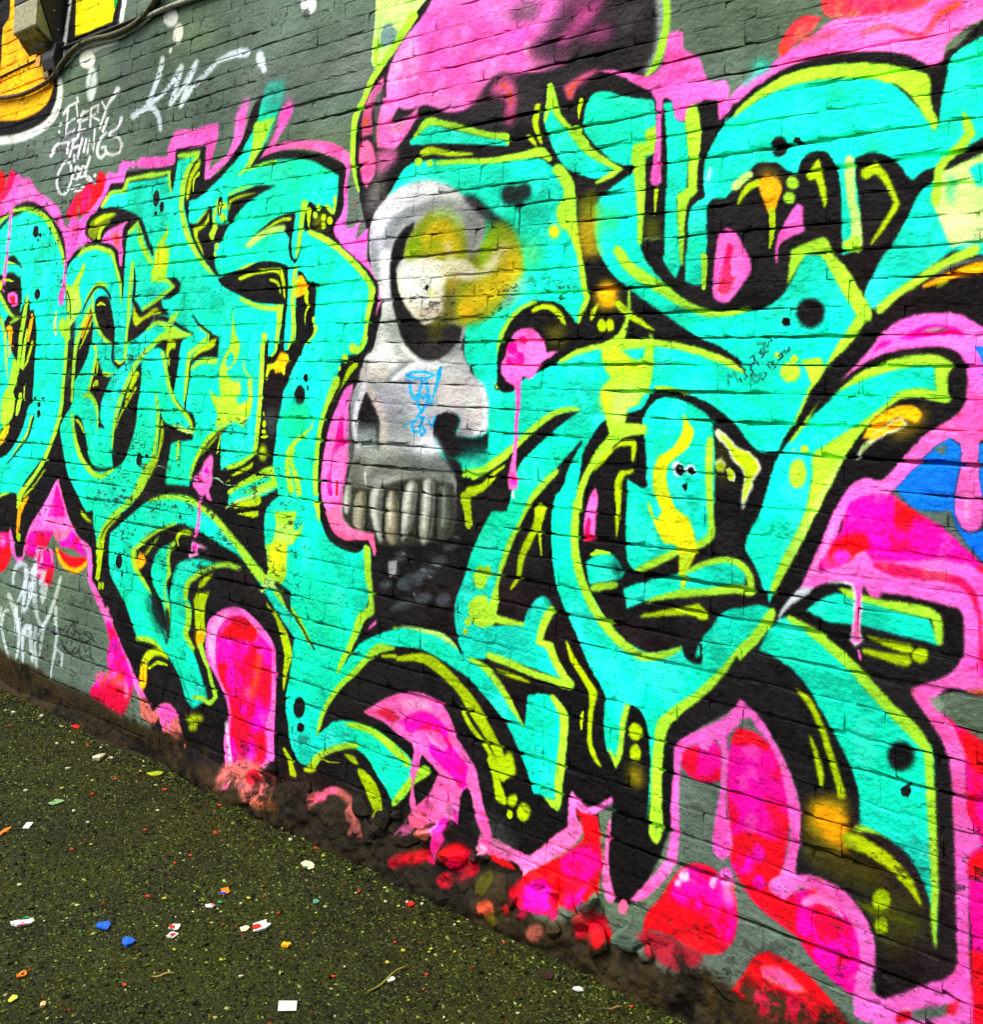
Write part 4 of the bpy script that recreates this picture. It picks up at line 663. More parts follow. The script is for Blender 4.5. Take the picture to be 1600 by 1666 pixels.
pk|2|1|-1278,1683 36,36 52,58 31,39 54,30 65,11 66,-5 39,-24 42,-34 0,-281 -27,48 -11,-15 2,-78 9,-52 -2,-50 -12,-18 -21,-4 -21,17 -9,49 12,73 4,61 -26,11 -43,-26 -44,-51 -57,-63 -38,-13 -52,-14 -28,-37 -23,-64 -32,-73 -37,-43 -29,-28 8,21 32,74 33,73 23,56 20,33 20,29 44,22 32,-5 42,41 60,70 66,47 28,23 11,37 -1,65 -14,28 -36,16 -56,0 -77,-11 -59,-23 -60,-44
m|2|1|-1123,1796 57,28 55,3 37,-13 18,-19 -73,8 -56,-9
m|2|1|-1195,1757 2,0 26,15 25,14 1,4 -3,1 -29,-9 -22,-22
gm|1|0.8|-1070,1813 41,11 33,-7 -40,-8
bl|1|1|-942,1777 49,-4 0,-107 -29,-1 -2,72
bl|2|1|-998,1559 29,-20 -6,-56 -11,-80 10,-46 21,-15 32,7 30,34 1,-149 -28,42 -31,31 -25,32 -18,47 -32,-3 -55,2 -46,42 45,51 44,49
bl|1|1|-933,1546 40,13 0,-141 -27,-2 -7,42
g|2|1|-1036,1528 32,16 -5,-28
g|2|1|-1139,1416 12,11 46,-42 55,-2 32,5 18,-49 29,-35 55,-70 0,-17 -80,91 -91,58
bl2|5|0.4|-1127,1427 101,-6 43,3 -7,-37 -36,-4 -55,2
L|2|1|-1286,1655 65,56 79,32 76,13 48,-3 30,-17 -2,-14 -13,-15 8,-66 -33,-7 -37,16 -45,-5 -50,-30 -47,-48 -28,-34 -24,-40 -24,-48 -28,-57 -28,-53 -33,-74 -38,-67 -44,-74 -5,23 27,67 38,72 29,68 19,94 -1,51 29,23 58,39 60,41 39,30 39,35 57,11 35,-7 -4,60 -50,1 -74,-18 -79,-30
Lp|3|0.5|-1257,1505 -7,-2 -44,-71 -50,-91 -60,-129 5,-9 11,4 63,127 49,90 36,74
K|2|1|-1198,1841 -10,-1 -42,-58 -54,-51 -49,-67 -31,-66 -41,-59 -17,-38 2,-4 4,1 26,33 45,57 44,56 50,62 44,60 33,66
K|2|1|-1160,1620 50,25 45,3 37,-14 33,1 25,7 7,22 -2,58 -23,29 -41,9 41,-24 -2,-16 -9,-13 6,-68 -38,-8 -41,11
K|2|1|-994,1722 27,0 4,-80 -28,-5
K|2|1|-1156,1617 91,29 95,-15 -28,-27 -66,-47 -60,-70 -42,-41 -32,5 -44,-22 -40,-62 -31,-72 -53,-111 -21,-27 -47,-65 -22,12 46,86 71,141 56,110 48,90
goldd|11|0.7|-1117,1592 45,32 30,-3 -22,-38 -38,-32 -46,-6
or|2|1|-1213,1544 29,49 58,36 50,0 13,-20 -16,-19 -42,11 -39,-22 -27,-28
wq2|2|1|-1231,1489 12,29 40,43 38,32 29,8 12,-14 -10,-10 -38,-19 -39,-24 -27,-27 -10,-16
o|2|1|-1199,1541 27,22 35,26 23,8 8,-11 -42,-22 -35,-21
ol|2|1|-1221,1507 18,26 12,6 -22,-26
L|0|1|-1357,1508 -1,-6 -5,-5 -5,-1 -6,1 -5,4 -1,6 1,6 4,4 6,2 6,-1 4,-4
L|0|1|-1397,1504 -1,-2 -1,-1 -2,-1 -2,1 -2,1 0,2 0,2 2,2 2,0 2,0 1,-2
L|2|1|-1362,1445 -4,-19 -9,-15 -13,-5 -13,4 -8,14 -3,20 4,20 10,14 13,6 12,-5 9,-14
K|4|1|-1319,1864 -5,-20 -14,-14 -20,-5 -20,6 -15,15 -6,20 5,20 15,14 20,5 20,-6 15,-15
K|1|1|-1417,1842 -1,-7 -5,-4 -6,-2 -6,2 -5,5 -2,6 2,6 4,5 6,1 7,-2 4,-4
L|2|1|-1384,1741 54,7 11,-26 -10,-28 -17,-20 -13,15 -7,20
L|2|1|-1386,1700 -8,-12 -14,-6 -16,1 -13,8 -7,13 1,14 9,11 14,6 15,-1 13,-8 7,-13
L|0|1|-1390,1743 -2,-5 -5,-4 -6,-2 -6,1 -5,5 -2,5 2,6 4,4 7,2 6,-2 5,-4
L|0|1|-1445,1753 -1,-4 -3,-3 -3,-2 -4,2 -3,3 -1,4 1,5 3,3 3,2 4,-2 3,-3
m|2|1|-1257,1349 24,41 94,23 58,-35 55,-24 72,-56 62,-58 0,-24 -41,29 -28,22 -176,-19 -46,-4 -36,7 -36,-31 -57,-19 -17,13 37,55 32,53
r|2|1|-1127,1403 57,-28 -22,-31 -30,-29 -8,36
r|4|1|-1248,1304 48,9 12,-32 -43,-39 -28,-11 -37,-1 0,34
mg|5|1|-1239,1249 -3,-10 -9,-8 -12,-4 -12,1 -9,5 -4,9 4,10 8,9 13,4 12,-2 9,-5
mg|11|0.8|-1188,1311 88,28 74,1 65,-50 -64,-18 -112,-14 -47,16
mg|10|0.7|-1123,1374 -7,-12 -19,-10 -28,-6 -27,0 -21,6 -8,11 8,12 20,10 28,6 27,-1 20,-6
pkl|2|0.5|-1382,1129 53,108 32,73 16,25 -4,-27 -28,-65 -36,-74
pk|2|1|-1435,1071 31,44 38,44 46,41 41,17 40,20 20,25 20,6 16,-20 194,21 42,-2 55,-34 0,-239 -61,-12 -42,-2 -28,-23 11,-33 32,-27 21,-50 3,-35 4,-96 31,-28 3,-32 -27,-35 -3,-71 8,-211 36,-51 -53,-30 -79,-37 -89,-52 -44,3 -50,40 11,25 42,-12 40,29 83,57 62,50 5,81 -10,265 -6,96 -13,43 -32,48 -46,54 -2,14 111,74 10,106 -11,23 -86,8 -94,1 -12,-13 -19,-3 -16,24 -24,-3 -12,7 -57,-6 -62,-31 -51,-39
rd2|2|0.85|-1184,1240 3,-6 41,-15 77,-1 70,1 32,-12 23,-34 10,-60 0,-68 6,-3 5,5 -4,68 -7,62 -19,44 -39,20 -74,3 -73,4 -45,-3
m|5|0.6|-933,1078 41,8 0,-85 -34,-4
pk|1|1|-974,1015 55,1 0,-14 -69,-7
g|1|1|-1020,958 32,16 96,13 0,-124 -78,36 -39,23
gl2|2|0.9|-1041,948 21,10 13,-19 -5,-18 -14,4
or3|3|0.8|-960,982 68,19 0,-17 -47,-10
m|1|1|-1007,922 37,-23 78,-36 1,-200 -27,-14 -34,64 -4,99 -7,41 -17,37
r|5|1|-973,891 41,-7 40,-35 0,-53 -40,10 -24,28
m|1|1|-945,625 54,38 0,-401 -49,-4 1,115 -9,177
r|4|1|-948,617 57,40 0,-72 -57,-11
r|5|1|-944,420 27,6 26,-36 0,-109 -46,-15
rd|3|1|-1118,216 36,27 8,-20 -36,-24
g|2|1|-1078,241 94,53 -14,-32 -73,-45
r|2|0.8|-994,286 27,17 -10,-33 -21,-5
L|2|1|-1272,1168 18,3 80,-13 128,0 31,-20 5,-59 -10,-8 -8,12 -9,48 -42,0 -95,11 -71,8
G|2|1|-1195,1064 2,-3 37,-12 64,-8 11,10 -6,12 -64,2 -41,1
G|2|1|-1044,1046 -2,-10 -8,-8 -9,-4 -10,1 -8,5 -2,9 2,10 7,8 10,4 10,-1 7,-5
G|2|1|-1207,1029 3,-7 49,-7 60,-3 12,13 -8,12 -60,-3 -49,1
L|2|1|-1412,1077 2,-7 36,-17 41,-21 64,-38 64,-50 62,-50 59,-44 28,-27 6,-35 4,-80 8,-101 4,-101 -1,-61 10,-47 2,-1 2,3 1,51 3,61 -2,101 -6,101 -5,81 -5,41 -27,37 -61,44 -62,48 -65,51 -68,37 -45,18 -41,10
L|2|1|-1227,602 17,14 31,0 42,-13 37,-28 -26,14 -41,12 -39,-3
K|2|1|-1204,597 4,-8 45,-9 45,-24 38,-36 26,-26 4,1 2,4 -14,37 -35,45 -52,24 -54,-1
G|2|1|-1382,904 0,-4 32,-30 29,-45 25,-61 17,-47 16,-51 11,-2 8,12 -18,50 -17,47 -27,61 -30,48 -41,23
G|2|1|-1340,796 -2,-3 13,-47 12,-44 5,-24 4,-2 3,4 4,27 -14,46 -22,42
gold|13|0.95|-1339,638 53,25 48,1 1,-79 1,-43 -48,-7 -66,33
or|9|0.9|-1326,633 57,8 32,-24 -3,-69 -36,4 -45,42
olk|15|0.6|-1354,567 70,-17 79,-13 76,-5 -37,-53 -100,-3 -86,21
olk|21|0.5|-1166,482 93,19 29,-82 -83,-80 -38,56
G|2|1|-1251,576 7,-20 61,-5 52,-20 38,-21 36,-33 3,1 1,3 -23,45 -35,32 -55,26 -63,9
G|3|1|-1128,468 -3,-14 -8,-11 -11,-7 -11,-1 -9,7 -3,11 3,14 8,12 11,7 12,0 8,-7
G|2|1|-1134,408 -2,-10 -6,-9 -8,-5 -8,-1 -6,5 -3,9 2,10 6,9 8,5 9,0 6,-5
ol|4|0.8|-1213,440 0,-3 37,-16 47,9 70,-4 2,1 -1,2 -68,12 -43,-1 -40,2
K|4|1|-1075,809 -4,-18 -12,-16 -16,-9 -16,1 -13,10 -4,16 4,19 12,15 16,9 17,-1 11,-10
K|0|1|-1082,728 -2,-7 -4,-7 -6,-3 -5,0 -5,4 -2,7 2,8 4,6 6,4 6,-1 4,-4
L|2|1|-2304,1926 -8,3 -70,-22 -53,-46 -38,-67 -17,-68 3,-52 22,-35 4,-1 3,2 -13,36 -1,49 16,64 36,64 49,43 66,24
G|2|1|-2329,1894 9,-5 48,9 43,-18 38,-34 6,-1 2,5 -29,45 -60,19 -54,-13
olk|16|0.7|-2269,1844 88,4 -2,-72 -63,5
or|10|1|-2060,1964 35,8 35,-25 -3,-42 -41,-3 -30,29
gold|16|0.6|-1983,1928 -5,-23 -16,-16 -23,-6 -24,7 -18,18 -7,24 5,23 17,17 23,5 23,-7 18,-18
or|6|1|-2050,1945 31,13 19,-24 -5,-33 -41,6
G|2|1|-1995,1915 -1,-11 34,-31 50,-28 59,-21 5,1 -1,4 -52,31 -43,30 -36,26
G|2|1|-2056,1909 -5,0 -27,-27 -1,-21 4,-3 4,2 10,16 17,29
G|3|1|-2023,1843 -2,-9 -6,-7 -10,-3 -9,3 -7,7 -3,10 2,9 6,7 10,2 9,-3 7,-7
G|3|1|-1996,1843 -1,-9 -6,-7 -7,-2 -8,2 -5,7 -3,9 2,9 5,6 7,3 8,-3 6,-7
L|2|1|-2003,2085 -7,-17 37,-53 71,-49 74,-38 57,-32 82,-32 63,-4 60,7 27,13 1,2 -3,2 -29,-2 -57,-4 -56,7 -74,34 -51,35 -70,41 -66,41 -37,45
L|2|1|-2205,1727 10,-3 66,29 92,19 78,8 103,-2 105,-13 85,-22 59,-20 50,-18 7,2 -2,6 -46,28 -60,22 -89,22 -108,13 -106,0 -81,-10 -96,-19 -66,-34
L|0|1|-1689,2045 -10,-7 5,-44 1,-53 6,-5 6,4 5,53 -3,44
K|2|1|-1855,1656 85,-7 77,-17 75,-36 49,-36 62,-63 64,-4 -21,-54 -29,-101 -44,-96 24,-42 24,-45 -3,-32 -111,-33 -24,1 -10,155 -2,146 -1,135 -6,38 -72,53 -62,18
L|0|1|-1844,1659 4,-6 47,-4 53,-10 3,2 -1,2 -52,19 -49,2
K|2|1|-1880,1521 -62,-12 -44,-32 -55,-54 -32,-57 -21,-57 -2,-69 9,-68 21,-70 38,-71 59,-66 57,-34 91,-14 96,30 30,-28 38,64 23,37 32,42 56,17 81,24 -1,24 -139,20 -27,100 -58,-28 -49,-18 -155,-74 -28,34 -7,225 58,-13 15,15 -17,20
C|2|1|-1929,1391 63,-20 5,29 -10,115 -8,53 57,60 104,-14 72,-53 9,-310 -53,-32 -49,-16 -155,-73 -28,31
K|2|1|-1926,1396 4,-11 29,-10 21,-7 16,7 -4,13 -22,8 -32,6
L|2|1|-1652,1529 -10,-7 -3,-68 3,-85 7,-62 0,-50 -36,-26 -1,-12 14,-2 45,33 -1,59 -6,62 -1,84 -2,67
L|2|1|-1891,1127 13,-3 69,32 70,41 2,12 -13,3 -72,-37 -66,-37
C|2|1|-2070,1131 36,25 62,10 46,-45 -10,-17 -117,-36
K|10|0.7|-1972,1164 46,-43 -16,-20 -28,14
L|0|1|-2056,1155 6,-3 28,7 41,6 3,3 -2,3 -44,3 -29,-14
L|2|1|-2051,1055 13,-6 39,11 46,13 7,11 -10,6 -48,-9 -40,-13
C|2|1|-1929,1074 48,20 139,49 107,44 57,11 48,-32 -4,-25 -118,-37 -83,-12 -118,-43 -63,-32
L|2|1|-1713,1151 9,-2 53,26 63,15 28,-4 29,-24 6,-41 11,-5 9,10 -6,46 -38,31 -38,4 -70,-18 -54,-30
L|2|1|-1853,1046 4,-2 61,20 55,12 83,18 93,19 44,1 11,10 -7,10 -48,4 -96,-24 -84,-16 -56,-20 -58,-28
G|2|1|-1868,1005 4,-2 66,12 76,17 36,2 22,-7 19,5 0,16 -28,22 -52,-16 -76,-23 -64,-22
G|2|1|-1906,1413 -6,4 -46,-6 -16,-35 3,-56 3,-53 5,-49 2,-1 3,2 6,49 4,54 -1,52 9,21 31,13
K|2|1|-2101,1489 -5,-1 -44,-50 -42,-47 -25,-26 -17,-31 9,-20 28,5 29,29 9,32 25,52 35,53
K|2|1|-2473,1381 116,79 74,58 49,40 127,26 -83,-41 -73,-41 -78,-85 -24,-50 -37,-37 -62,-86 -68,-117 -49,-113 -85,90 57,209
L|2|1|-2560,1338 13,-1 83,48 85,56 74,58 77,54 57,21 52,7 5,6 -6,5 -56,-2 -65,-21 -82,-56 -76,-57 -84,-54 -77,-54
G|2|1|-2513,1313 8,0 53,48 42,30 0,3 -5,1 -49,-26 -51,-50
L|2|1|-2189,1398 -12,0 -64,-50 -43,-53 -35,-72 -38,-56 -29,-73 -22,-76 -20,-61 -11,-45 17,-12 23,12 10,44 13,60 22,75 28,69 33,57 34,70 40,49 55,53
K|2|1|-2271,1307 62,20 8,-18 -8,-41 0,-92 12,-73 21,-66 34,-59 50,-69 51,-84 35,-33 28,-47 -6,-66 14,-62 30,-48 110,27 -2,-71 3,-82 -124,-77 -117,97 -38,69 -8,96 -5,56 -56,38 -98,-16 -9,-103 -45,60 -62,53 -41,25 -83,28 81,5 163,-21 163,5 -56,57 -21,46 -55,9 16,49 33,56 -44,30 -47,-54 -20,-40 -101,-2 -13,103 28,81 58,127
C|2|1|-2481,876 176,34 16,45 41,48 37,1 20,-20 -39,-71 -16,-44 55,-4 27,-50 44,-37 -36,0 -149,11 -170,-3
K|7|0.6|-2235,1007 55,-12 -11,-20
L|2|1|-2188,984 -21,-6 -31,-57 -13,-59 43,-11 26,-36 33,-36 32,-21 19,4 3,14 -30,21 -30,33 -26,46 -42,2 16,39 30,54
L|2|1|-2460,791 7,-11 92,-8 84,-12 93,-5 72,-4 15,11 -7,12 -71,4 -92,5 -83,13 -94,5
L|2|1|-2472,916 9,-16 57,-4 99,9 8,6 -5,6 -95,4 -51,8
G|2|1|-2416,754 2,-3 64,-10 78,-2 5,3 -2,3 -75,10 -67,2
L|2|1|-2535,767 2,-7 65,-19 66,-43 50,-44 61,-49 5,0 1,4 -47,57 -47,49 -72,44 -74,13
G|2|1|-2255,1290 -27,-15 3,-36 -19,-44 -40,-78 -5,-59 -25,-47 3,-4 7,2 34,47 14,58 41,74 27,47 10,40
G|0|1|-2261,1233 -8,-7 12,-51 12,-45 5,1 -5,46 -6,52
L|2|1|-2467,1032 -3,-19 -10,-15 -16,-7 -16,2 -12,12 -6,18 4,19 10,16 16,7 16,-3 12,-12
L|0|1|-2449,1054 -2,-10 -5,-8 -8,-4 -8,2 -7,6 -3,9 2,10 5,8 8,4 9,-2 6,-6
L|2|1|-2547,930 32,36 48,10 22,-36 20,3 -3,-53 -53,-18 -49,16
L|0|1|-2530,883 -1,-8 -5,-6 -7,-4 -7,1 -5,5 -2,8 1,8 5,6 6,3 7,-1 6,-4
L|0|1|-2541,849 -1,-5 -4,-5 -5,-2 -6,0 -4,4 -2,5 1,5 4,5 5,2 6,0 4,-3
L|2|1|-2184,723 -3,-9 38,-44 5,-57 -7,-68 -5,-81 3,-62 10,-4 11,8 8,64 5,80 6,69 -4,65 -56,40
L|2|1|-2200,420 45,3 13,-23 -18,-1
G|2|1|-2133,891 -3,-4 27,-56 41,-43 28,-36 1,-50 -1,-66 12,-48 37,-28 4,0 1,3 -24,35 -13,42 3,65 12,58 -39,39 -44,39 -37,49
G|0|1|-2058,705 -4,-3 -8,-29 6,-25 5,1 1,26 4,27
G|2|1|-1846,691 -3,-14 -9,-12 -12,-6 -13,1 -9,7 -4,12 2,14 9,12 13,6 13,-1 9,-7
G|2|1|-1849,631 -2,-13 -7,-11 -10,-5 -10,0 -7,8 -4,12 3,13 7,11 9,6 10,-2 8,-7
C|2|1|-1981,745 71,10 18,0 -21,-73 -5,-53 -24,-31 -22,12 -17,70
L|2|1|-1898,757 -13,-9 -14,-59 -5,-60 -8,-30 -15,16 -8,0 -3,-7 31,-42 26,64 6,61 13,58
K|2|1|-1891,753 29,-9 23,-33 18,-79 2,-33 -84,-21 -7,53 7,66
G|2|1|-1847,690 -3,-13 -8,-11 -12,-6 -12,0 -10,8 -3,11 2,14 9,11 12,6 12,-1 9,-7
G|2|1|-1850,631 -2,-13 -6,-10 -10,-6 -9,1 -8,7 -3,12 2,13 7,10 9,6 10,-1 7,-8
L|2|1|-1532,976 -18,-3 -41,-50 -73,-77 -87,-71 -46,-46 -12,-63 -3,-65 0,-95 -3,-77 19,-23 11,-2 8,10 7,30 -4,71 -2,94 3,61 14,50 32,38 86,71 74,80 39,53
L|2|1|-2114,1314 -11,-7 -7,-71 4,-70 20,-73 43,-77 61,-65 60,-40 65,-24 70,5 54,24 32,26 1,4 -5,1 -37,-15 -48,-19 -56,-2 -55,24 -55,37 -59,59 -40,73 -22,68 -3,67 -2,68
K|2|1|-1721,956 45,-1 -4,-33 19,12 1,-25 -29,-1 -26,16
K|0|1|-1664,965 -5,-4 7,-40 4,1 -1,41
K|2|1|-1552,953 -45,-68 -55,-60 -67,-59 -38,-49 -14,-45 -2,-91 29,36 8,60 96,70 109,91 27,45
L|2|1|-1447,1093 -14,-5 -17,-23 -33,-48 -43,-47 2,-16 20,2 46,48 35,51 10,28
olk|12|0.8|-1881,598 -18,-23 9,-36 31,-4 20,26 -15,33
gold|12|0.7|-1839,569 -2,-13 -7,-11 -11,-6 -10,1 -8,7 -4,11 3,14 7,11 10,6 11,-1 8,-7
g|2|1|-1720,678 172,143 145,-122 37,-140 -15,-108 100,-85 118,-99 -36,-152 -926,-371 158,443 116,38 116,149 16,117
m|2|1|-1714,634 -2,32 44,28 33,0 23,33 22,-28 3,-75 -54,-24 -44,7
r|4|0.8|-1716,666 44,28 10,-16 -8,-66 -24,2 -20,20
r|3|0.6|-1689,607 90,31 1,-20 -47,-16
m|2|1|-1570,692 23,77 45,2 54,-26 37,-68 18,-67 -2,-68 -11,-81 -20,-55 22,-26 41,35 41,16 60,-6 40,-22 20,-60 -2,-89 -19,-35 -55,22 -49,29 -46,39 -73,23 -54,28 -37,46 -19,25 -9,75
r|3|0.9|-1564,729 17,38 46,2 53,-24 -8,-18 -45,9 -45,-14
r|5|0.95|-1558,492 63,26 66,-4 29,31 -6,-84 -21,-51 14,-30 46,-3 -2,-67 -77,22 -54,28 -42,52
mg|6|1|-1489,443 -3,-14 -11,-13 -16,-8 -16,-2 -11,7 -5,12 4,14 11,14 16,8 15,1 12,-7
mg|4|1|-1458,475 -3,-12 -6,-10 -8,-6 -9,1 -7,6 -3,11 3,12 6,10 8,6 9,-1 7,-6
mg|3|1|-1456,402 -2,-11 -6,-10 -10,-5 -9,0 -7,5 -2,10 2,11 6,10 9,6 10,0 6,-6
mg|19|0.6|-1545,706 45,7 46,-47 2,-109 -88,-36 -20,64
r|10|0.7|-1440,617 44,-26 -3,-69 -35,2
r|6|0.8|-1392,387 29,20 -11,-69 46,-50 -41,22 -56,26
mg|13|0.6|-1362,342 81,63 63,-33 10,-102 -71,-7 -57,33
pk|2|1|-1448,396 17,-6 53,27 43,11 50,-7 47,-24 29,-41 6,-58 -15,-66 6,-55 32,-3 23,34 -18,40 10,61 -7,69 -35,51 -56,29 -64,5 -55,-17 -57,-29
pk|2|1|-1203,231 0,-27 23,-14 27,-18 37,18 4,36 -33,13 -29,8
pkl|3|0.8|-1355,385 13,-3 31,19 31,-3 32,-13 5,1 1,5 -25,25 -42,10 -41,-26
pk|2|1|-1443,389 37,68 17,83 -8,69 -19,71 -32,65 -36,30 -41,10 -18,20 3,39 14,-6 46,-31 45,-52 36,-52 9,-20 22,-47 7,-73 -6,-61 -5,-50 9,-30 -41,-42
g|2|1|-1547,780 36,24 27,-29 -22,-5 -41,-1
pk|2|1|-1739,619 -1,33 4,29 29,27 67,42 64,46 36,45 10,-29 -17,-39 -27,-34 4,-54 -4,-104 16,-73 6,-53 -31,-32 -24,12 -6,34 16,106 7,81 -1,43 -20,31 -9,-22 -18,-20 -34,8 -34,-20 -9,-26 -6,-47 2,-100 5,-59 -11,-71 -38,-60 -58,-63 -41,-25 -8,5 47,56 54,69 25,68 -1,93
g|2|1|-1718,624 34,-19 44,-3 44,15 -7,-63 -10,-85 11,-52 15,-11 -113,-38 -22,-3 9,79
r|2|1|-1825,155 11,57 38,48 43,70 37,43 43,21 48,-1 19,-14 37,-8 15,-48 -3,-70 -35,-57 -50,-18 -96,2 -80,-3 -15,-9
m|5|1|-1733,314 38,52 42,20 48,-1 42,-26 24,-38 2,-60 -39,-63 -21,54 -76,18 -78,2
rd|5|0.75|-1828,159 15,13 85,5 106,-1 -9,-28 -61,-30 -58,-5 -46,12
pkl|2|1|-1681,352 -2,-9 -5,-8 -9,-4 -8,-1 -6,4 -3,8 2,9 6,8 8,5 9,0 6,-4
pkl|2|1|-1706,326 -1,-6 -4,-5 -4,-3 -5,0 -4,3 -2,5 2,5 3,5 5,3 5,0 3,-3
pkl|2|1|-1597,361 -1,-7 -4,-7 -5,-4 -6,0 -4,4 -2,7 1,8 4,7 6,3 5,0 5,-4
pk|3|1|-1548,391 -3,-13 -7,-11 -9,-7 -11,0 -7,7 -3,12 2,13 7,11 10,6 10,0 8,-7
pkw|12|0.8|-1582,369 28,9 10,-51 -22,-15
r|2|1|-1529,128 38,73 38,38 52,2 62,-14 45,-23 36,-26 32,-29 -11,-32 -245,-76 -46,64 -19,9
pkr|3|1|-1465,200 43,15 47,-9 41,-21 -41,-11 -46,1 -30,0
mr|8|0.9|-1485,144 64,9 63,16 33,-30 -73,-43 -69,10
pk|2|1|-2100,382 2,70 11,16 24,-20 40,-10 33,17 45,33 5,-14 -49,-41 -33,-17 -34,-1 -17,9 7,-29 24,-23 -21,-41 -67,-58 -80,-64 -41,-26 -44,18 -63,-9 -79,4 -22,26 19,28 39,-2 78,-5 75,-5 35,24 74,69 40,33
g|2|1|-1992,431 50,43 -6,-84 -17,-64 -5,-61 -10,39 2,65
r|2|1|-2073,417 29,-3 50,9 14,-64 8,-61 -8,-61 -4,-35 -49,-24 -3,-44 -41,21 -46,-6 2,-47 -23,5 -96,-13 -22,15 8,69 102,71 106,87 4,36
m|7|1|-2129,260 67,54 77,31 13,-55 -63,-70 -68,-9
mg|4|1|-2256,120 24,47 71,31 31,-25 7,-24 -33,-41 -84,-14
mg|6|0.8|-2102,182 89,45 13,-38 -66,-39
r|3|1|-2397,194 77,0 26,-10 -38,-7 -64,3
pk|2|1|-1949,426 -4,-4 -10,-78 -7,-71 9,-50 13,-20 16,-1 10,14 -6,23 -17,43 -2,65 2,77
pkr|1|1|-1876,210 -1,-11 -6,-9 -8,-6 -9,0 -6,6 -3,9 2,11 6,9 8,6 8,0 7,-6
rd|0|1|-2146,250 -1,-2 -2,-2 -3,-2 -3,0 -2,1 -1,2 1,2 2,3 3,1 3,0 2,-1
pko|5|0.8|-2220,70 36,11 25,-30 24,-14 -46,-20 -25,18
rd|9|0.6|-2036,134 104,2 2,-37 -43,-15 -61,-8
r|7|0.6|-2389,55 38,12 3,-35 -26,-9
rd|6|0.8|-2291,131 34,46 -1,-89 -42,-14
L|2|1|-2611,1352 17,-10 58,10 71,27 65,41 0,13 -16,2 -65,-37 -65,-22 -54,-9
G|3|1|-2598,1295 -14,-18 15,-27 13,-38 13,-29 16,-4 11,11 -5,29 -7,41 -16,30
G|2|1|-2590,1290 27,-10 63,26 48,45 -1,7 -10,1 -56,-33 -62,-14
G|1|1|-2545,1198 -1,-10 -6,-8 -8,-4 -9,2 -6,7 -3,9 1,10 6,8 8,4 9,-2 6,-7
G|3|1|-2586,1102 -33,-63 -27,-64 -20,-65 15,-40 18,-21 6,2 -7,24 -5,38 14,61 22,63 22,64
G|2|1|-2420,491 -14,-18 29,-48 15,-61 31,-9 16,4 3,12 -10,17 -30,48 -17,53
G|5|1|-2349,517 -15,-17 19,-51 22,-3 15,18 -19,50
G|2|1|-2300,378 -6,-10 -10,-7 -11,-3 -8,3 -4,7 1,10 7,10 10,8 10,2 9,-2 4,-8
G|0|1|-2316,338 -1,-7 -5,-7 -6,-3 -6,0 -5,4 -2,6 1,7 4,6 7,4 6,0 5,-4
G|2|1|-2245,362 -5,-15 -10,-12 -14,-7 -13,1 -9,9 -3,13 4,15 11,12 14,7 13,-1 9,-8
rk2|19|0.4|-2326,292 -9,-21 -27,-21 -38,-16 -39,-6 -30,5 -12,15 10,22 28,21 38,16 39,5 29,-5
rk2|19|0.4|-2286,258 -8,-16 -22,-16 -31,-13 -32,-6 -24,3 -9,11 8,17 22,16 32,13 31,5 24,-3
br|6|0.93|-2434,146 78,10 78,-43 51,-24 118,9 100,45 89,-36 84,4 81,-15 134,36 73,12 37,-39 72,-69 -130,-104 -846,-77
L|5|1|-5800,1421 -18,-5 -21,-73 -74,-69 -90,-81 10,-2 103,78 82,70 22,75
K|5|1|-5779,1420 -12,-3 -38,-99 -109,-87 -113,-79 9,-2 120,77 113,88 39,100
pk|4|1|-4094,1324 18,-15 -1,-52 6,-45 -24,-40 14,-18 20,-24 -41,6 -20,20 -20,-34 4,-57 -6,-59 -24,-42 -19,5 22,60 3,118 -60,40 14,34 44,30 29,47
mg|0|1|-4120,1273 27,-30 -47,3
mg|0|1|-4173,1224 -8,-27 33,22
pkl|4|1|-4193,952 32,-5 101,-15 -83,-4 -4,-30 -44,-18 -24,6 20,23
mg|6|1|-4151,927 -1,-8 -5,-7 -7,-3 -8,1 -6,6 -3,8 1,8 4,7 8,3 8,-1 6,-6
pk|6|1|-6284,2588 -25,-6 15,-91 -9,-110 -5,-138 -19,-92 31,-14 33,8 -7,94 0,138 9,110 3,89
pk|0|1|-6275,2106 -1,-4 -6,-3 -9,-1 -9,1 -7,4 -3,4 1,5 6,3 9,1 9,-2 7,-3
pk|0|1|-5568,2244 -12,-3 3,-61 -7,-70 -29,-59 10,-37 24,-11 23,8 8,33 2,61 0,72 -8,62
pk|5|1|-6232,2085 77,11 53,-20 11,-54 -59,-10 -61,29
r|3|1|-6204,2068 67,3 13,-38 -28,-10
G|0|1|-6312,2138 -1,-17 -12,-11 -18,-4 -20,5 -17,13 -8,17 1,16 12,12 18,4 20,-6 17,-12
G|0|1|-6314,2171 8,-5 74,-10 65,-4 2,4 -63,16 -78,3
pk|0|1|-5028,2267 52,-4 -1,-85 -19,4
pk|3|1|-3195,1642 5,-19 -18,-60 11,-69 4,-91 8,-39 -14,-40 -3,-46 -6,-46 24,-43 22,-17 -38,-23 -100,16 -37,56 -7,66 4,73 14,75 20,64 31,58 41,68
m|0|1|-3237,1545 12,-131 -30,-15 -10,-24 -15,22 10,54 16,57
m|0|1|-3281,1407 -5,-3 -8,-80 -16,-54 20,-46 12,-3 8,7 -9,44 -5,52 8,80
rd|0|1|-3249,1284 -5,-3 0,-53 8,-3 7,4 -4,52
G|0|1|-4952,878 -21,-9 -8,-72 -13,-113 23,-8 24,12 8,112 7,71
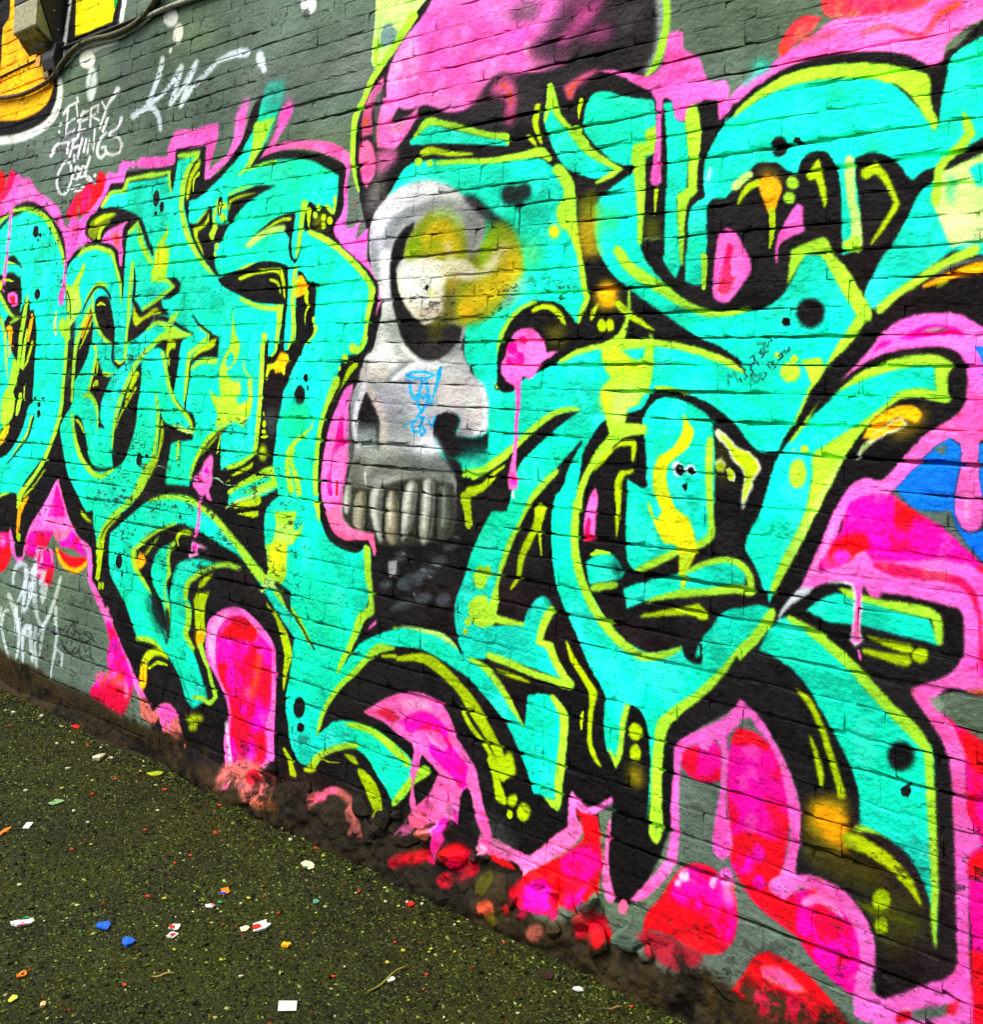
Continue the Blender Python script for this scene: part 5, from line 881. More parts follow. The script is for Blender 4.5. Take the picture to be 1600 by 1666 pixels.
G|0|1|-4933,659 0,-10 -4,-7 -6,-3 -7,1 -6,6 -3,9 0,9 4,7 6,4 7,-2 6,-6
G|0|1|-4905,662 0,-9 -4,-7 -6,-3 -7,1 -6,6 -3,9 0,9 4,7 6,4 7,-2 6,-6
G|3|1|-3875,1138 148,45 16,-22 -25,-18 -102,-18 -69,-11
G|0|1|-3877,1097 143,26 9,-19 -33,-11
Lp|3|1|-3959,1110 61,24 108,33 132,42 4,10 -16,4 -130,-44 -109,-35 -54,-31
L|3|1|-3956,1178 9,-1 86,31 100,39 98,33 5,15 -24,6 -96,-37 -100,-42 -78,-39
gl|0|1|-4527,1245 50,-1 34,-2 1,3 -34,3 -51,1
gl|0|1|-4242,1209 31,7 -2,3 -31,-6
gl|0|1|-4082,1221 50,4 54,-21 80,3 1,4 -78,-2 -54,21 -54,-4
pk|3|1|-4035,612 18,40 104,60 106,19 98,-23 97,-49 50,-50 24,-168 3,-125 9,-78 -4,-57 -70,-75 -208,-76 -52,165 17,123 -89,103 -87,69 -18,47
pkl|6|0.8|-4021,589 37,68 104,54 -28,-41 -46,-69 -4,-63 -1,-80 -54,71
m|3|1|-3961,562 14,64 71,55 105,17 66,-31 65,-31 49,-32 17,-113 7,-102 -25,-86 21,-98 -72,-75 -119,-41 -56,116 -4,118 -53,79 -62,60
r|4|1|-3933,604 100,78 73,11 77,-35 -16,-44 -104,-6 -93,-34
rd|4|1|-3887,679 95,15 64,-7 -17,-33 -85,4
mg|8|1|-3829,555 -13,-25 -27,-20 -33,-10 -31,4 -20,16 -5,25 14,26 27,20 33,9 31,-5 20,-16
r|6|1|-3939,480 63,24 49,-51 -12,-74 -59,36
mg|10|1|-3775,463 -4,-27 -16,-23 -26,-12 -27,1 -21,16 -11,25 4,28 17,23 26,12 27,-2 21,-16
mg|15|1|-3589,543 -9,-41 -19,-33 -25,-14 -24,7 -18,27 -5,41 8,42 20,33 25,14 25,-8 17,-28
r|9|0.8|-3695,585 45,-39 62,-11 8,-74 -97,-37 -45,38
pkr|11|0.6|-3654,602 -21,-11 -24,-152 19,-7 21,11 24,151
mg|11|1|-3801,417 122,24 108,-65 -51,-80 -94,-68 -68,44
r|8|0.85|-3822,323 52,11 111,-64 67,33 18,-76 -70,-86 -102,-13 -31,86
mg|15|1|-3642,211 -4,-27 -16,-23 -24,-13 -26,1 -20,14 -10,24 4,27 16,23 24,13 26,-1 20,-15
pkr|15|0.8|-3667,426 -4,-13 -14,-11 -19,-7 -21,-1 -16,5 -7,11 5,12 13,12 20,7 21,1 16,-6
rk|8|0.6|-3758,230 62,3 7,-57 -38,-32
wh|3|0.6|-3850,282 -14,-11 16,-44 25,-84 20,-42 9,-1 7,6 -12,45 -28,82 -6,46
pko|6|0.9|-3859,100 152,49 176,43 26,-61 -47,-12 -88,-11 3,-34 62,-18 67,18 -7,-25 -57,-15 -63,23 -23,23 -101,-14 -78,-55
pk|2|1|-3030,492 100,63 84,38 90,21 82,-6 52,-24 31,-32 16,-35 45,-38 43,-37 15,-20 16,-43 25,-64 30,-56 -4,-52 -21,22 -43,53 -25,68 -22,18 -25,-35 -9,-74 -51,-62 5,-70 -35,-15 -12,73 -117,2 -17,15 -40,-66 -11,-3 78,106 69,67 38,73 -53,26 -30,13 -12,-45 -21,-62 16,-61 -20,-30 -11,37 7,61 -13,27 16,74 -9,23 -70,14 -80,23 -82,8
pkl|8|0.8|-2852,566 105,27 75,-9 -43,-19 -90,-9
rd|5|0.8|-2966,506 54,22 72,-15 -37,-24
mg|3|1|-2854,494 52,32 65,29 60,-2 66,-25 3,-33 51,-37 44,-27 -4,-39 2,-29 -28,-6 -43,27 -59,24 -46,28 -2,29 73,-12 13,18 -45,33 -95,-11 -36,-18
pkl|4|0.7|-2702,488 37,-11 52,-22 -28,3 -52,12
mg|3|1|-2610,254 -22,-15 -9,-75 2,-39 14,-5 14,11 11,41 9,74
mg|1|1|-2567,289 -8,-10 23,-35 4,0 3,3 -10,41
r|7|0.9|-2776,94 94,37 30,-25 -70,-31 -60,7
r|11|0.9|-2592,162 75,26 56,-34 3,-37 -67,-20 -50,32
mr|14|1|-2467,147 -4,-18 -14,-16 -20,-10 -20,-2 -16,7 -6,15 4,18 14,16 20,10 20,2 16,-8
pk|3|1|-2971,895 20,-40 6,-25 -61,-42 -32,-16 53,51 18,30
pkr|3|1|-3310,1162 98,9 14,-49 71,-15 68,2 27,-24 20,-41 -11,-12 -21,41 -30,13 -102,-17 -82,24
pko|6|0.8|-3860,111 192,59 64,-30 89,-1 16,-63 -65,-28 -90,-1 -105,19
or2|7|0.6|-3635,57 127,17 88,-16 -37,-10 -116,-8
pko|5|0.9|-3289,121 75,57 67,28 86,-15 54,-52 61,-50 -57,4 -55,63 -86,19 -68,-18 -48,-56
pk|2|1|-1859,2532 -12,-6 3,-76 0,-70 -10,-69 -3,-42 19,-16 20,11 -3,42 -1,70 -3,71 3,74
pk|2|1|-1639,2106 29,3 26,-19 30,-50 17,-35 -2,-26 -40,-51 -23,-23 -19,-7 -32,13 -5,30 4,70 8,70
mr|2|1|-1612,2068 18,-15 -7,-45 20,-36 -25,-47 -24,-2 -12,11 14,58
pk|0|1|-1577,1981 -1,-5 -4,-4 -6,-1 -6,2 -4,4 -2,5 1,5 4,4 6,1 6,-2 4,-4
pk|1|1|-950,1615 -29,-24 10,-72 -5,-54 -9,-54 0,-33 30,-21 30,27 0,31 -6,53 -5,53 12,71
pkl|4|0.8|-958,1429 -4,-3 -1,-57 7,-5 7,7 -6,56
K|2|1|-1596,1668 -5,32 12,-13 6,19 14,-31 3,1 -17,35 -7,-19 -13,13 3,-37
K|0|1|-1565,1689 5,-12 4,1 -5,13
K|0|1|-1556,1710 9,4 -7,-9 12,-11 -8,-7 3,-2 10,10 -12,10 6,12 -14,-4
K|0|1|-1537,1723 9,7 -7,-15 9,-8 -8,-11 3,-2 10,14 -10,8 6,19 -14,-10
K|0|1|-1535,1743 11,8 -2,-23 4,0 1,28 -16,-10
K|0|1|-1526,1752 17,-29 3,2 -17,29
K|0|1|-1507,1757 6,11 -5,-12 11,0 -6,-10 4,-2 7,15 -12,0 4,13 -12,-14
K|2|1|-1518,1781 25,4 -3,-30 20,9 -1,3 -16,-7 4,29 -30,-5
K|0|1|-1482,1774 4,16 -3,1 -4,-16
K|0|1|-1473,1786 6,12 -3,2 -6,-13
K|0|1|-1463,1797 10,2 -1,3 -10,-1
K|2|1|-1514,1679 -14,16 7,6 9,-8 9,8 3,-6 -15,-16 3,-2 16,18 -6,11 -10,-9 -9,9 -12,-11 16,-18
K|0|1|-1496,1706 10,-3 -4,-11 -8,-4 1,-3 10,5 5,15 -13,4
K|0|1|-1486,1727 12,-12 2,2 -11,13
K|0|1|-1480,1731 13,4 -4,-11 11,-4 -12,-7 2,-2 16,10 -12,4 4,14 -19,-5
K|0|1|-1451,1736 18,13 -7,11 -10,-9 2,-3 8,7 2,-5 -15,-12
K|0|1|-1438,1753 6,14 4,-14 3,1 -6,19 -11,-19
K|0|1|-1423,1761 3,10 2,-1 -6,-7 3,-2 8,9 -8,7 -5,-15
K2|0|1|-1224,1688 1,-58 2,0 -1,58
wh|2|1|-1297,1178 2,-2 33,6 26,-4 4,-21 0,-57 -4,-35 -5,-20 19,-9 17,16 -7,17 2,33 0,63 -21,20 -31,3 -33,-7
pk|2|1|-1218,1216 -18,-16 12,-47 -3,-52 -5,-35 -4,-22 13,-7 13,12 -6,19 2,34 3,53 11,50
wh|2|0.7|-1215,1041 -1,-3 -3,-2 -4,-2 -4,0 -3,2 -1,2 1,3 3,2 4,2 4,0 3,-2
pkr|2|0.7|-1219,1125 -2,-1 -6,-72 5,-3 5,4 0,71
pk|0|1|-1216,1029 -2,-2 2,-15 3,-8 3,1 3,10 -7,14
wt|2|1|-1436,1053 5,30 23,35 34,36 38,9 -25,-27 -42,-33 -24,-27
pk|2|1|-1225,1239 22,31 16,-22 -4,-23 -31,-12
L|2|1|-1950,1946 9,0 3,-70 -12,-55 -5,-21 94,0 -12,20 20,-18 2,-108 -10,-36 -23,-27 -13,-23 -38,-15 -9,-41 77,-1 6,-27 -76,-13 -44,-29 -15,-24 -61,-54 -32,-76 -3,-48 -30,-3 9,58 27,67 49,72 38,43 -13,36 -27,83 11,23 27,24 -24,27 -17,47 2,28 28,13 34,23 26,46
C|2|1|-1967,1766 88,9 -7,-30 -27,-7
Lp|10|0.6|-1949,1665 72,-12 -25,-41 -33,-15 -15,-45 -34,3 -9,73
ye2|10|0.5|-1998,1614 -2,-19 -8,-14 -11,-5 -12,5 -9,13 -4,18 3,19 7,14 12,5 11,-5 9,-13
ye2|13|0.35|-2034,1775 63,0 52,-41 39,-4 12,-27 -77,-1 -69,17
G|2|1|-1904,1504 6,-13 -11,-54 -7,8 -1,41 -52,-8 -49,-49 -39,-30 33,44 44,34 38,25
ye2|2|1|-1739,1591 13,-25 18,-21 -2,-26 -19,-31 -35,-28 -25,-24 -4,-35 12,-38 22,-41 47,-29 19,-45 9,-36 -14,-31 -17,-32 -8,-43 -10,-6 -7,46 -4,54 -16,19 -31,1 -22,24 -17,28 -9,21 19,-11 15,26 -17,26 -14,42 -2,44 17,40 46,29 29,45 4,31
L|9|0.4|-1836,1429 37,2 8,-77 -37,-3
L|6|0.7|-1741,1188 51,31 -23,-61 -13,-48 -7,-1
L|0|1|-1855,1330 3,-18 11,-21 7,-1 3,5 -11,21 -9,15
wt|2|1|-1774,1446 21,6 18,-12 -2,-21 -20,-13 -16,14
wt|2|1|-1695,1432 -2,-8 -6,-6 -9,-2 -9,1 -7,5 -3,8 2,8 7,6 9,2 9,-1 7,-5
K|0|1|-1733,1430 -2,-8 -5,-6 -8,-2 -7,1 -6,5 -3,7 2,8 6,6 7,2 8,-1 6,-5
K|0|1|-1699,1429 -1,-6 -4,-4 -6,-2 -6,1 -5,4 -2,5 2,6 4,4 6,2 6,-1 5,-4
K|1|1|-1738,1388 15,6 0,-17 -6,-11 -7,10
wh|0|1|-1742,1431 0,-1 -1,-1 -2,0 -1,0 -1,1 0,1 0,1 1,1 1,0 2,0 0,-1
pk|2|1|-2046,1357 13,-33 -6,-56 0,-63 -43,-9 0,59 12,56
mr|2|1|-2068,1266 12,-8 -4,-37 23,-18 -45,-12 4,28
wq2|2|1|-1638,1544 12,4 39,-25 20,-21 28,-6 33,-19 14,-24 -11,-21 -15,-20 2,-8 -15,-32 -15,-34 -8,4 6,41 1,54 -39,34 -10,25 -40,35
G|2|1|-1631,1541 39,-23 22,-21 29,-6 31,-18 11,-22 -11,-18 -14,-21 1,-8 -15,-32 -9,-21 2,24 5,62 -36,35 -15,26
wq2|2|1|-1636,1460 22,12 15,-18 -9,-22 -17,-1
G|0|1|-1604,1447 -2,-7 -4,-5 -7,-2 -7,1 -5,5 -2,6 2,7 4,5 7,3 7,-2 5,-4
wq2|0|1|-1599,1441 12,7 17,-21 -4,-19 -17,3
G|0|1|-1575,1430 0,-9 -2,-6 -4,-3 -5,1 -5,5 -3,8 0,8 2,7 5,3 5,-1 4,-5
olk|11|0.4|-1635,1519 40,-40 11,-74 -48,5
pk|2|1|-2431,1746 8,35 25,40 39,17 46,-5 34,-28 17,-29 4,-15 50,5 -30,-20 -37,-19 -18,-30 -24,-22 -13,2 -20,7 -8,-32 0,-64 -5,-84 -1,-98 10,-58 -1,-24 -36,-6 -6,32 10,54 8,99 0,99 -9,49 -34,15 -23,29 -1,31
m|1|1|-2343,1798 -2,-7 -6,-6 -8,-2 -9,2 -7,6 -3,7 2,8 6,5 9,2 9,-2 6,-5
m|2|1|-2378,1773 -3,-10 -8,-8 -12,-3 -12,3 -9,8 -4,11 2,10 9,8 12,3 12,-3 9,-8
m|3|1|-2350,1741 -2,-11 -8,-9 -12,-3 -12,3 -10,8 -3,12 2,11 8,9 12,3 12,-3 9,-8
m|1|1|-2394,1733 -1,-7 -6,-5 -8,-2 -8,2 -6,5 -3,7 2,7 5,5 8,2 9,-1 6,-6
pk|0|1|-2346,1776 -2,-8 -7,-5 -10,-2 -10,2 -7,5 -3,8 2,7 7,6 10,2 10,-2 7,-6
mg|4|0.7|-2393,1350 15,16 22,-13 -4,-15 -23,-2
wt|1|1|-2364,1306 0,-7 -2,-5 -4,-2 -4,2 -3,4 -1,7 1,7 2,5 3,2 4,-1 3,-5
r|6|0.45|-2053,129 48,41 40,-12 33,-30 -41,-40 -55,-2
or3|5|0.6|-2390,77 39,3 21,-33 -37,-22
br|3|0.95|-1555,103 26,17 54,-19 73,-7 46,-39 -196,-78
rd|6|0.6|-1485,122 69,11 67,11 56,7 55,7 -22,-51 -138,-33
mr|3|0.85|-2461,146 -14,-21 -29,-14 -31,-3 -18,12 4,20 23,19 32,9 26,-5
r|3|0.85|-2526,179 -2,-14 -19,-17 -26,-12 -23,-2 -7,10 11,17 25,16 26,7
rd|3|0.85|-2526,76 -15,-17 -27,-10 -25,1 -12,12 7,18 23,14 27,5 20,-8
r|3|0.85|-2663,127 -3,-13 -20,-17 -28,-13 -22,-3 -7,9 12,16 26,16 27,9
mr|3|0.85|-2614,115 -10,-12 -18,-8 -18,0 -9,8 4,12 14,11 20,4 14,-4
rd|3|0.85|-2746,72 -14,-14 -24,-8 -23,1 -11,10 6,14 20,12 25,4 18,-6
olk|3|0.85|-2374,119 -11,-23 -20,-14 -21,-1 -11,15 4,23 17,20 22,8 17,-8
pkr|3|0.85|-2675,217 -15,-21 -32,-15 -33,-2 -20,12 4,21 25,20 35,8 28,-5
pk|3|0.85|-2745,177 -4,-11 -15,-11 -20,-6 -15,2 -4,9 10,12 19,9 19,2
pk|3|0.85|-2613,254 -13,-20 -27,-15 -28,-1 -16,13 4,21 22,19 29,8 23,-7
pko|3|0.85|-2651,182 -10,-14 -22,-11 -24,-1 -14,8 3,14 18,13 24,6 19,-3
m|3|0.85|-2589,182 -9,-21 -17,-12 -16,0 -8,14 3,21 14,17 17,6 13,-7
rd|3|0.85|-2440,135 -10,-13 -20,-10 -22,-2 -13,7 3,14 16,12 22,7 18,-4
pkl|3|0.85|-2412,201 -10,-9 -17,-6 -16,1 -8,7 4,11 14,8 18,2 12,-4
or3|3|0.85|-2371,65 2,-11 -7,-11 -13,-5 -13,2 -6,10 2,12 11,8 14,2
pkr|3|0.85|-3195,154 -14,-13 -31,-10 -35,-4 -22,5 3,12 24,12 35,8 30,-1
pkr|3|0.85|-3139,200 -6,-11 -23,-13 -29,-9 -20,-1 -4,8 16,13 28,11 26,6
pko|3|0.85|-3039,148 8,-18 -4,-14 -14,-3 -18,9 -13,16 -2,17 10,9 17,-3
pko|3|0.85|-3013,107 -6,-17 -12,-11 -10,1 -4,13 3,18 9,16 12,4 8,-7
pko|4|0.85|-3522,103 -8,-22 -34,-22 -46,-14 -35,3 -8,17 23,24 43,19 43,5
rd|4|0.85|-3585,137 -5,-21 -30,-21 -40,-11 -32,4 -8,18 19,22 38,17 38,3
pko|4|0.85|-3510,149 -20,-16 -36,-9 -36,1 -19,12 7,16 31,14 38,4 29,-7
brk|3|0.8|-2500,114 -5,-8 -16,-11 -19,-9 -10,0 5,7 17,12 18,8
brk|3|0.8|-2589,109 0,-11 -11,-11 -16,-4 -11,4 -1,11 12,11 16,4
brk|3|0.8|-2698,139 -12,-9 -30,-11 -31,-7 -14,2 13,9 31,11 30,7
brk|3|0.8|-2641,221 -7,-8 -21,-14 -25,-11 -12,-2 7,9 22,14 24,11
brk|3|0.8|-2548,230 -6,-22 -19,-14 -20,3 -9,17 6,22 19,14 20,-3
brk|3|0.8|-2780,114 -1,-16 -21,-18 -28,-9 -18,6 2,16 21,18 27,8
brk|3|0.8|-2463,168 4,-12 -6,-9 -11,-1 -11,9 -4,12 6,9 12,0
or3|4|0.85|-2339,60 -10,-13 -17,-7 -16,1 -6,9 5,14 15,11 17,3 11,-6
olk|4|0.85|-2320,41 -4,-16 -13,-12 -15,-2 -11,8 -1,15 9,15 15,8 14,-4
pko|4|0.85|-2149,51 -13,-18 -20,-11 -18,2 -7,14 8,19 18,15 20,5 12,-8
r|4|0.85|-2283,83 2,-8 -4,-8 -9,-3 -9,2 -4,7 1,9 7,6 9,0
mr|4|0.85|-2209,93 -3,-7 -9,-7 -12,-5 -10,1 -1,5 6,8 12,6 11,2
mg|4|0.85|-2116,115 -4,-9 -7,-6 -8,0 -4,6 2,10 6,8 8,3 6,-3
rd|4|0.85|-2009,107 1,-11 -9,-12 -15,-7 -13,1 -6,9 5,13 12,10 15,3
r|3|0.85|-1926,119 0,-13 -8,-11 -11,-3 -9,6 -4,13 4,13 10,7 11,-2
rd|4|0.85|-1946,156 -1,-12 -15,-16 -22,-11 -17,-1 -6,9 9,15 20,14 20,6
g|19|0.75|-3902,2963 197,-28 -10,-104 -37,-46 -144,28
Cs|21|0.6|-3872,2897 130,-9 -29,-127 -119,5
K|5|1|-3215,1149 69,-35 83,-3 38,-25 409,69 76,8 -17,-87 -47,-92 -8,-108 -28,-37 -224,-26 -116,-42 -40,154 -12,137 -196,31
C|3|1|-2622,1829 35,20 111,19 13,-208 -34,-11 -44,40 -59,30 -21,37
sk|3|1|-3147,2174 4,67 30,51 74,53 93,26 110,2 100,-30 80,-42 70,-43 37,-64 -25,-119 -37,-178 -9,-60 -16,-60 15,-36 39,-41 -558,-7 17,27 35,58 22,78 13,77 -26,79 -44,55
sk|3|1|-3113,1756 -33,-49 -14,-49 -25,-37 -14,-50 13,-97 21,-71 -19,-98 -23,-63 -14,-55 25,-58 57,-18 92,-7 414,46 6,77 -3,98 -26,42 -59,40 -27,43 -11,45 13,46 39,12 72,-8 2,-39 -13,-28 107,3 37,26 -8,43 6,44 -24,53 -55,38 -42,50 -10,33
skw|12|1|-3109,2185 29,7 23,45 54,40 81,26 92,8 87,-13 66,-16 15,4 -5,12 -58,40 -111,39 -129,-9 -103,-42 -55,-64 -6,-58
skg|13|0.7|-3056,2132 23,4 48,74 81,43 105,21 94,-4 9,7 -10,9 -100,14 -129,-10 -100,-53 -35,-89
skw|9|0.7|-3122,2215 13,-2 84,51 90,24 107,11 4,7 -9,6 -112,-8 -96,-25 -83,-55
skw|12|0.9|-3050,2140 -34,-15 9,-100 17,-92 20,-11 19,10 2,90 1,97
skg|12|0.6|-3117,2167 -14,-7 10,-82 42,-68 12,-3 7,6 -28,67 -13,78
skw|15|0.8|-3060,1791 -15,-52 -46,-32 182,-8 -44,79 -53,71
skg|17|0.6|-3012,1906 48,-14 55,-102 -45,-19 -52,58
skg|17|0.35|-3039,1881 42,-39 -5,-64 -50,26
skw|6|0.9|-2942,1788 -1,-8 69,-46 104,-23 108,11 39,28 0,5 -7,1 -41,-20 -98,-9 -94,20 -67,41
skg|12|0.6|-2771,1741 101,36 40,30 -5,-54 -49,-21
skg|19|0.75|-2678,2254 86,-20 47,-40 -17,-47 -67,17 -54,47
Kp|9|0.95|-2664,2305 59,-9 69,-49 67,-47 49,-34 -64,17 -49,16 -60,41 -44,35
olk|15|0.8|-2549,2200 96,-8 49,-39 -45,-14 -81,18
ylg|11|1|-2560,2123 29,46 55,13 57,-22 38,-55 12,-87 -24,-40 -44,-39 -52,-51 -71,-28 -81,-11 -35,13 -6,85 20,72 14,48 57,21
ye3|15|0.95|-2663,1922 46,59 80,27 78,37 51,50 22,-42 -38,-68 -91,-61 -95,-51 -50,1
or|14|0.6|-2653,1898 23,23 51,-19 -31,-23
ylb|9|0.85|-2465,2187 -30,2 -50,-44 -21,-47 -3,-57 9,-8 11,4 22,49 31,33 40,45
crm|12|0.8|-2446,2119 -26,1 -55,-47 -39,-33 -50,-11 -8,-14 18,-10 63,8 54,34 50,53
olk|14|0.6|-2628,2106 -4,-19 42,-28 15,-1 3,11 -29,35
skg|14|0.6|-2645,2122 30,-12 47,18 4,18 -24,10 -51,-12
gold|18|0.7|-2472,2117 80,-29 -4,-58 -45,-21 -33,25
skn|16|0.55|-2424,1985 60,21 31,-13 -58,-55 -67,-39
ylg|23|0.45|-2387,2135 76,-17 19,-70 -74,-19
skg|12|0.6|-2438,1951 54,4 -36,-46 -46,-16
K|5|1|-2902,2231 -59,-24 -44,-42 -16,-77 11,-105 32,-90 49,-90 68,-50 74,-26 68,20 64,54 18,39 -39,16 -139,2 -65,26 -60,59 -39,78 -4,52 34,36 10,51 30,40
Kp|10|0.9|-2879,1865 138,-51 100,35 -17,-57 -78,-45 -70,-13 -75,44
olk|14|0.6|-2814,1852 71,-7 20,-43 -61,0
ylg|10|1|-2948,2096 14,64 38,52 69,45 88,5 72,-46 31,-76 1,-86 -108,25 -90,17
ylb|10|0.9|-2939,2102 10,58 43,41 38,-21 -13,-69
skn|13|0.55|-2819,2266 97,4 72,-56 -15,-29 -54,41 -80,19
ye3|14|0.95|-2865,2162 42,47 70,14 63,-43 35,-76 -55,-9 -106,13
ylb|13|0.7|-2837,2153 70,8 21,-39 -70,-8
crm|14|0.75|-2748,2147 39,-2 18,-63 52,-27 -85,4
crm|5|1|-2980,2034 22,37 71,17 90,6 67,-19 81,5 78,-41 -48,-34 -103,17 -8,-61 -1,-55 -49,-36 -53,-7 -67,47 -61,59
skw|15|0.9|-2966,2033 25,34 110,10 81,-16 -3,-87 -49,-48 -81,2 -60,53
lem|8|0.8|-2816,1989 37,-20 -16,-25
skc|11|0.8|-2882,1909 80,17 61,11 -7,-37 -68,-30
olk|11|0.85|-2733,1998 55,10 6,-86 -4,-60 -59,-18 -78,-5 33,31 48,30
gold|13|0.7|-2722,2022 69,-9 -30,-48 -35,8
K|0|1|-2811,1989 -1,-5 -3,-4 -5,-1 -4,1 -4,4 -1,5 1,5 3,4 4,1 5,-2 3,-3
K|0|1|-2822,1989 6,-19 3,0 -6,19
skc|10|0.8|-3150,1701 140,16 14,-56 -163,-9
skw|14|0.6|-3104,1762 91,-6 -33,-36 -72,-7
skg|8|0.8|-3010,1654 12,0 60,36 74,26 3,12 -17,5 -76,-29 -57,-42
skw|7|1|-2982,1649 11,-1 49,32 65,25 121,9 7,8 -10,7 -127,-8 -68,-30 -50,-34
skg|11|0.7|-3203,1614 28,1 -6,-92 21,-120 -20,-98 -23,95 -2,134
K|3|1|-3114,1618 37,-37 35,-46 15,-35 -129,-6 6,49
Kp|12|0.9|-3158,1512 128,5 4,-47 -118,-6
gb2|12|0.85|-3152,1482 124,6 2,-89 -56,6 -47,15
Kp|7|0.8|-3037,1517 -12,-6 13,-101 6,-3 6,4 -1,100
skw|4|1|-3114,1648 -23,-4 -30,-63 -13,-69 9,-62 26,-44 7,-2 4,4 -19,44 -2,59 17,65 36,59
skc|7|1|-3110,1641 -9,-16 49,-55 41,-61 6,-80 15,-7 15,8 5,85 -45,67 -52,56
skg|23|0.4|-2991,1596 106,-15 16,-92 -92,-39 -32,69
skc|21|0.65|-2783,1670 159,20 96,-54 14,-86 -5,-55 -84,-4 -11,60 -112,18 -68,32
skn|11|0.5|-2604,1629 43,-10 0,-60 -46,3
skw|6|1|-2539,1657 -5,-6 24,-59 -2,-76 -38,-27 0,-6 7,-1 57,26 -5,86 -29,60
skg|9|0.6|-2642,1500 61,9 40,-23 -84,-7
skw|22|0.5|-2755,1734 112,0 50,-44 -77,-12
K|5|1|-2751,1495 11,40 39,18 56,-3 22,-21 -14,-29 -2,-22 106,-1 42,25 -1,-59 -45,-25 -114,-15 -48,16 -35,37
Kd|13|0.8|-2622,1440 127,24 8,-64 -101,-12
Cs|15|0.5|-2636,1412 136,19 -5,-43 -112,-19
K|6|1|-2699,1419 64,-18 32,-20 -12,-44 -40,19
skw|11|0.9|-2816,1458 73,9 48,-48 -67,-21 -101,11
skl|20|0.5|-3021,1435 154,31 71,-53 -83,-16 -120,-14
skd|15|0.85|-3177,1378 160,-2 137,29 101,-10 80,13 51,-52 26,-36 -201,3 -153,-6 -103,-46 -119,-28
skl|13|0.9|-3108,1302 23,4 35,41 62,46 -3,14 -22,2 -74,-46 -31,-47
skw|3|0.7|-3094,1326 -5,-3 8,-53 5,-2 4,3 -6,53
skg|12|0.6|-2795,1391 97,6 51,-52 -112,3
tg|6|1|-3211,1264 116,6 132,23 109,28 99,5 116,-10 21,-80 -9,-83 -72,-32 -290,-45 -74,32 -82,3 -65,38
skl|4|1|-3182,1270 -19,-10 -5,-49 10,-42 9,-4 10,5 14,42 -1,49
skw|6|0.75|-3193,1255 -4,-49 6,-42 4,1 0,41 2,49
tg|6|0.8|-3174,1261 -1,-48 -7,-43 4,0 13,43 -1,48
tth|4|1|-3111,1255 -25,-14 -13,-60 10,-56 27,-13 27,16 13,57 -14,58
skl|6|0.75|-3119,1239 -6,-2 -7,-61 5,-56 6,-2 6,3 0,56 1,60
tg|6|0.8|-3095,1246 -5,-3 7,-58 -6,-57 5,-3 7,3 11,58 -13,58
skl|4|1|-3019,1286 -31,-15 -13,-60 29,-70 36,-56 10,-2 7,6 -6,62 -8,66 3,53
skw|6|0.75|-3031,1268 -7,-3 -10,-57 24,-69 6,-1 4,4 -19,67 8,56
tg|6|0.8|-3001,1275 -7,-3 -5,-56 13,-69 14,-59 4,0 -7,60 -10,69 4,55
tth|4|1|-2946,1272 -12,-8 -18,-46 6,-68 13,-58 26,-12 26,16 13,62 -15,68 -25,40
skw|6|0.75|-2952,1260 -9,-44 8,-69 9,-3 8,5 -10,68 0,43
tg|6|0.8|-2939,1265 13,-42 13,-67 -6,-60 5,-3 6,3 13,62 -16,68 -23,41
skl|4|1|-2840,1316 -27,-13 -23,-73 1,-74 4,-49 6,-6 10,4 34,50 15,75 3,71
skw|6|0.75|-2850,1300 -6,-3 -19,-72 -2,-75 6,-3 6,4 5,74 15,72
tg|6|0.8|-2825,1307 -6,-3 -8,-72 -10,-74 -24,-51 3,-1 32,51 14,75 4,72
skl|4|1|-2762,1329 -26,-16 -5,-76 -1,-77 4,-48 19,-11 21,12 18,49 4,79 -8,75
skw|5|0.75|-2771,1312 -6,-3 -2,-76 -1,-78 6,-4 7,5 2,78 0,75
tg|5|0.8|-2745,1319 -5,-4 4,-74 -3,-78 -11,-49 3,-2 5,2 17,49 3,79 -7,74
skd2|4|1|-2683,1321 -26,-21 4,-66 -4,-57 4,-42 15,-13 23,10 31,43 7,65 -21,69
skl|5|0.75|-2690,1303 -7,-5 9,-68 -5,-60 8,-4 8,4 5,62 -11,68
tg|5|0.8|-2660,1310 -6,-5 16,-67 -5,-59 -22,-43 3,-4 5,2 30,44 6,62 -20,67
K|3|0.9|-3075,1251 -4,-71 3,-88 7,-2 6,3 -5,88 -2,70
K|2|0.9|-2982,1259 -4,-70 3,-86 6,-3 6,4 -4,86 -2,69
K|2|0.9|-2896,1267 -4,-69 3,-86 6,-2 6,3 -5,85 -1,69
K|2|0.9|-2808,1274 -4,-68 2,-84 6,-2 6,3 -4,84 -1,67
K|2|0.9|-2719,1282 -4,-67 2,-83 6,-2 5,3 -4,83 0,66
rk2|6|0.75|-2891,1012 5,-18 -10,-14 -20,-4 -21,8 -11,17 3,17 16,10 21,-3
rk2|6|0.75|-2759,995 -5,-21 -35,-24 -47,-15 -39,1 -11,16 21,25 45,20 45,8
rk2|6|0.75|-2689,1036 -8,-15 -31,-18 -41,-14 -31,-3 -7,10 22,18 38,17 38,9
rk2|6|0.75|-2651,1069 -5,-13 -22,-14 -30,-10 -24,0 -7,10 15,15 28,13 29,5
rk2|6|0.75|-2713,941 -4,-14 -22,-16 -31,-10 -25,0 -8,11 14,17 29,14 30,5
rk2|6|0.75|-2801,910 -8,-13 -33,-19 -43,-15 -31,-5 -6,9 23,17 40,18 39,11
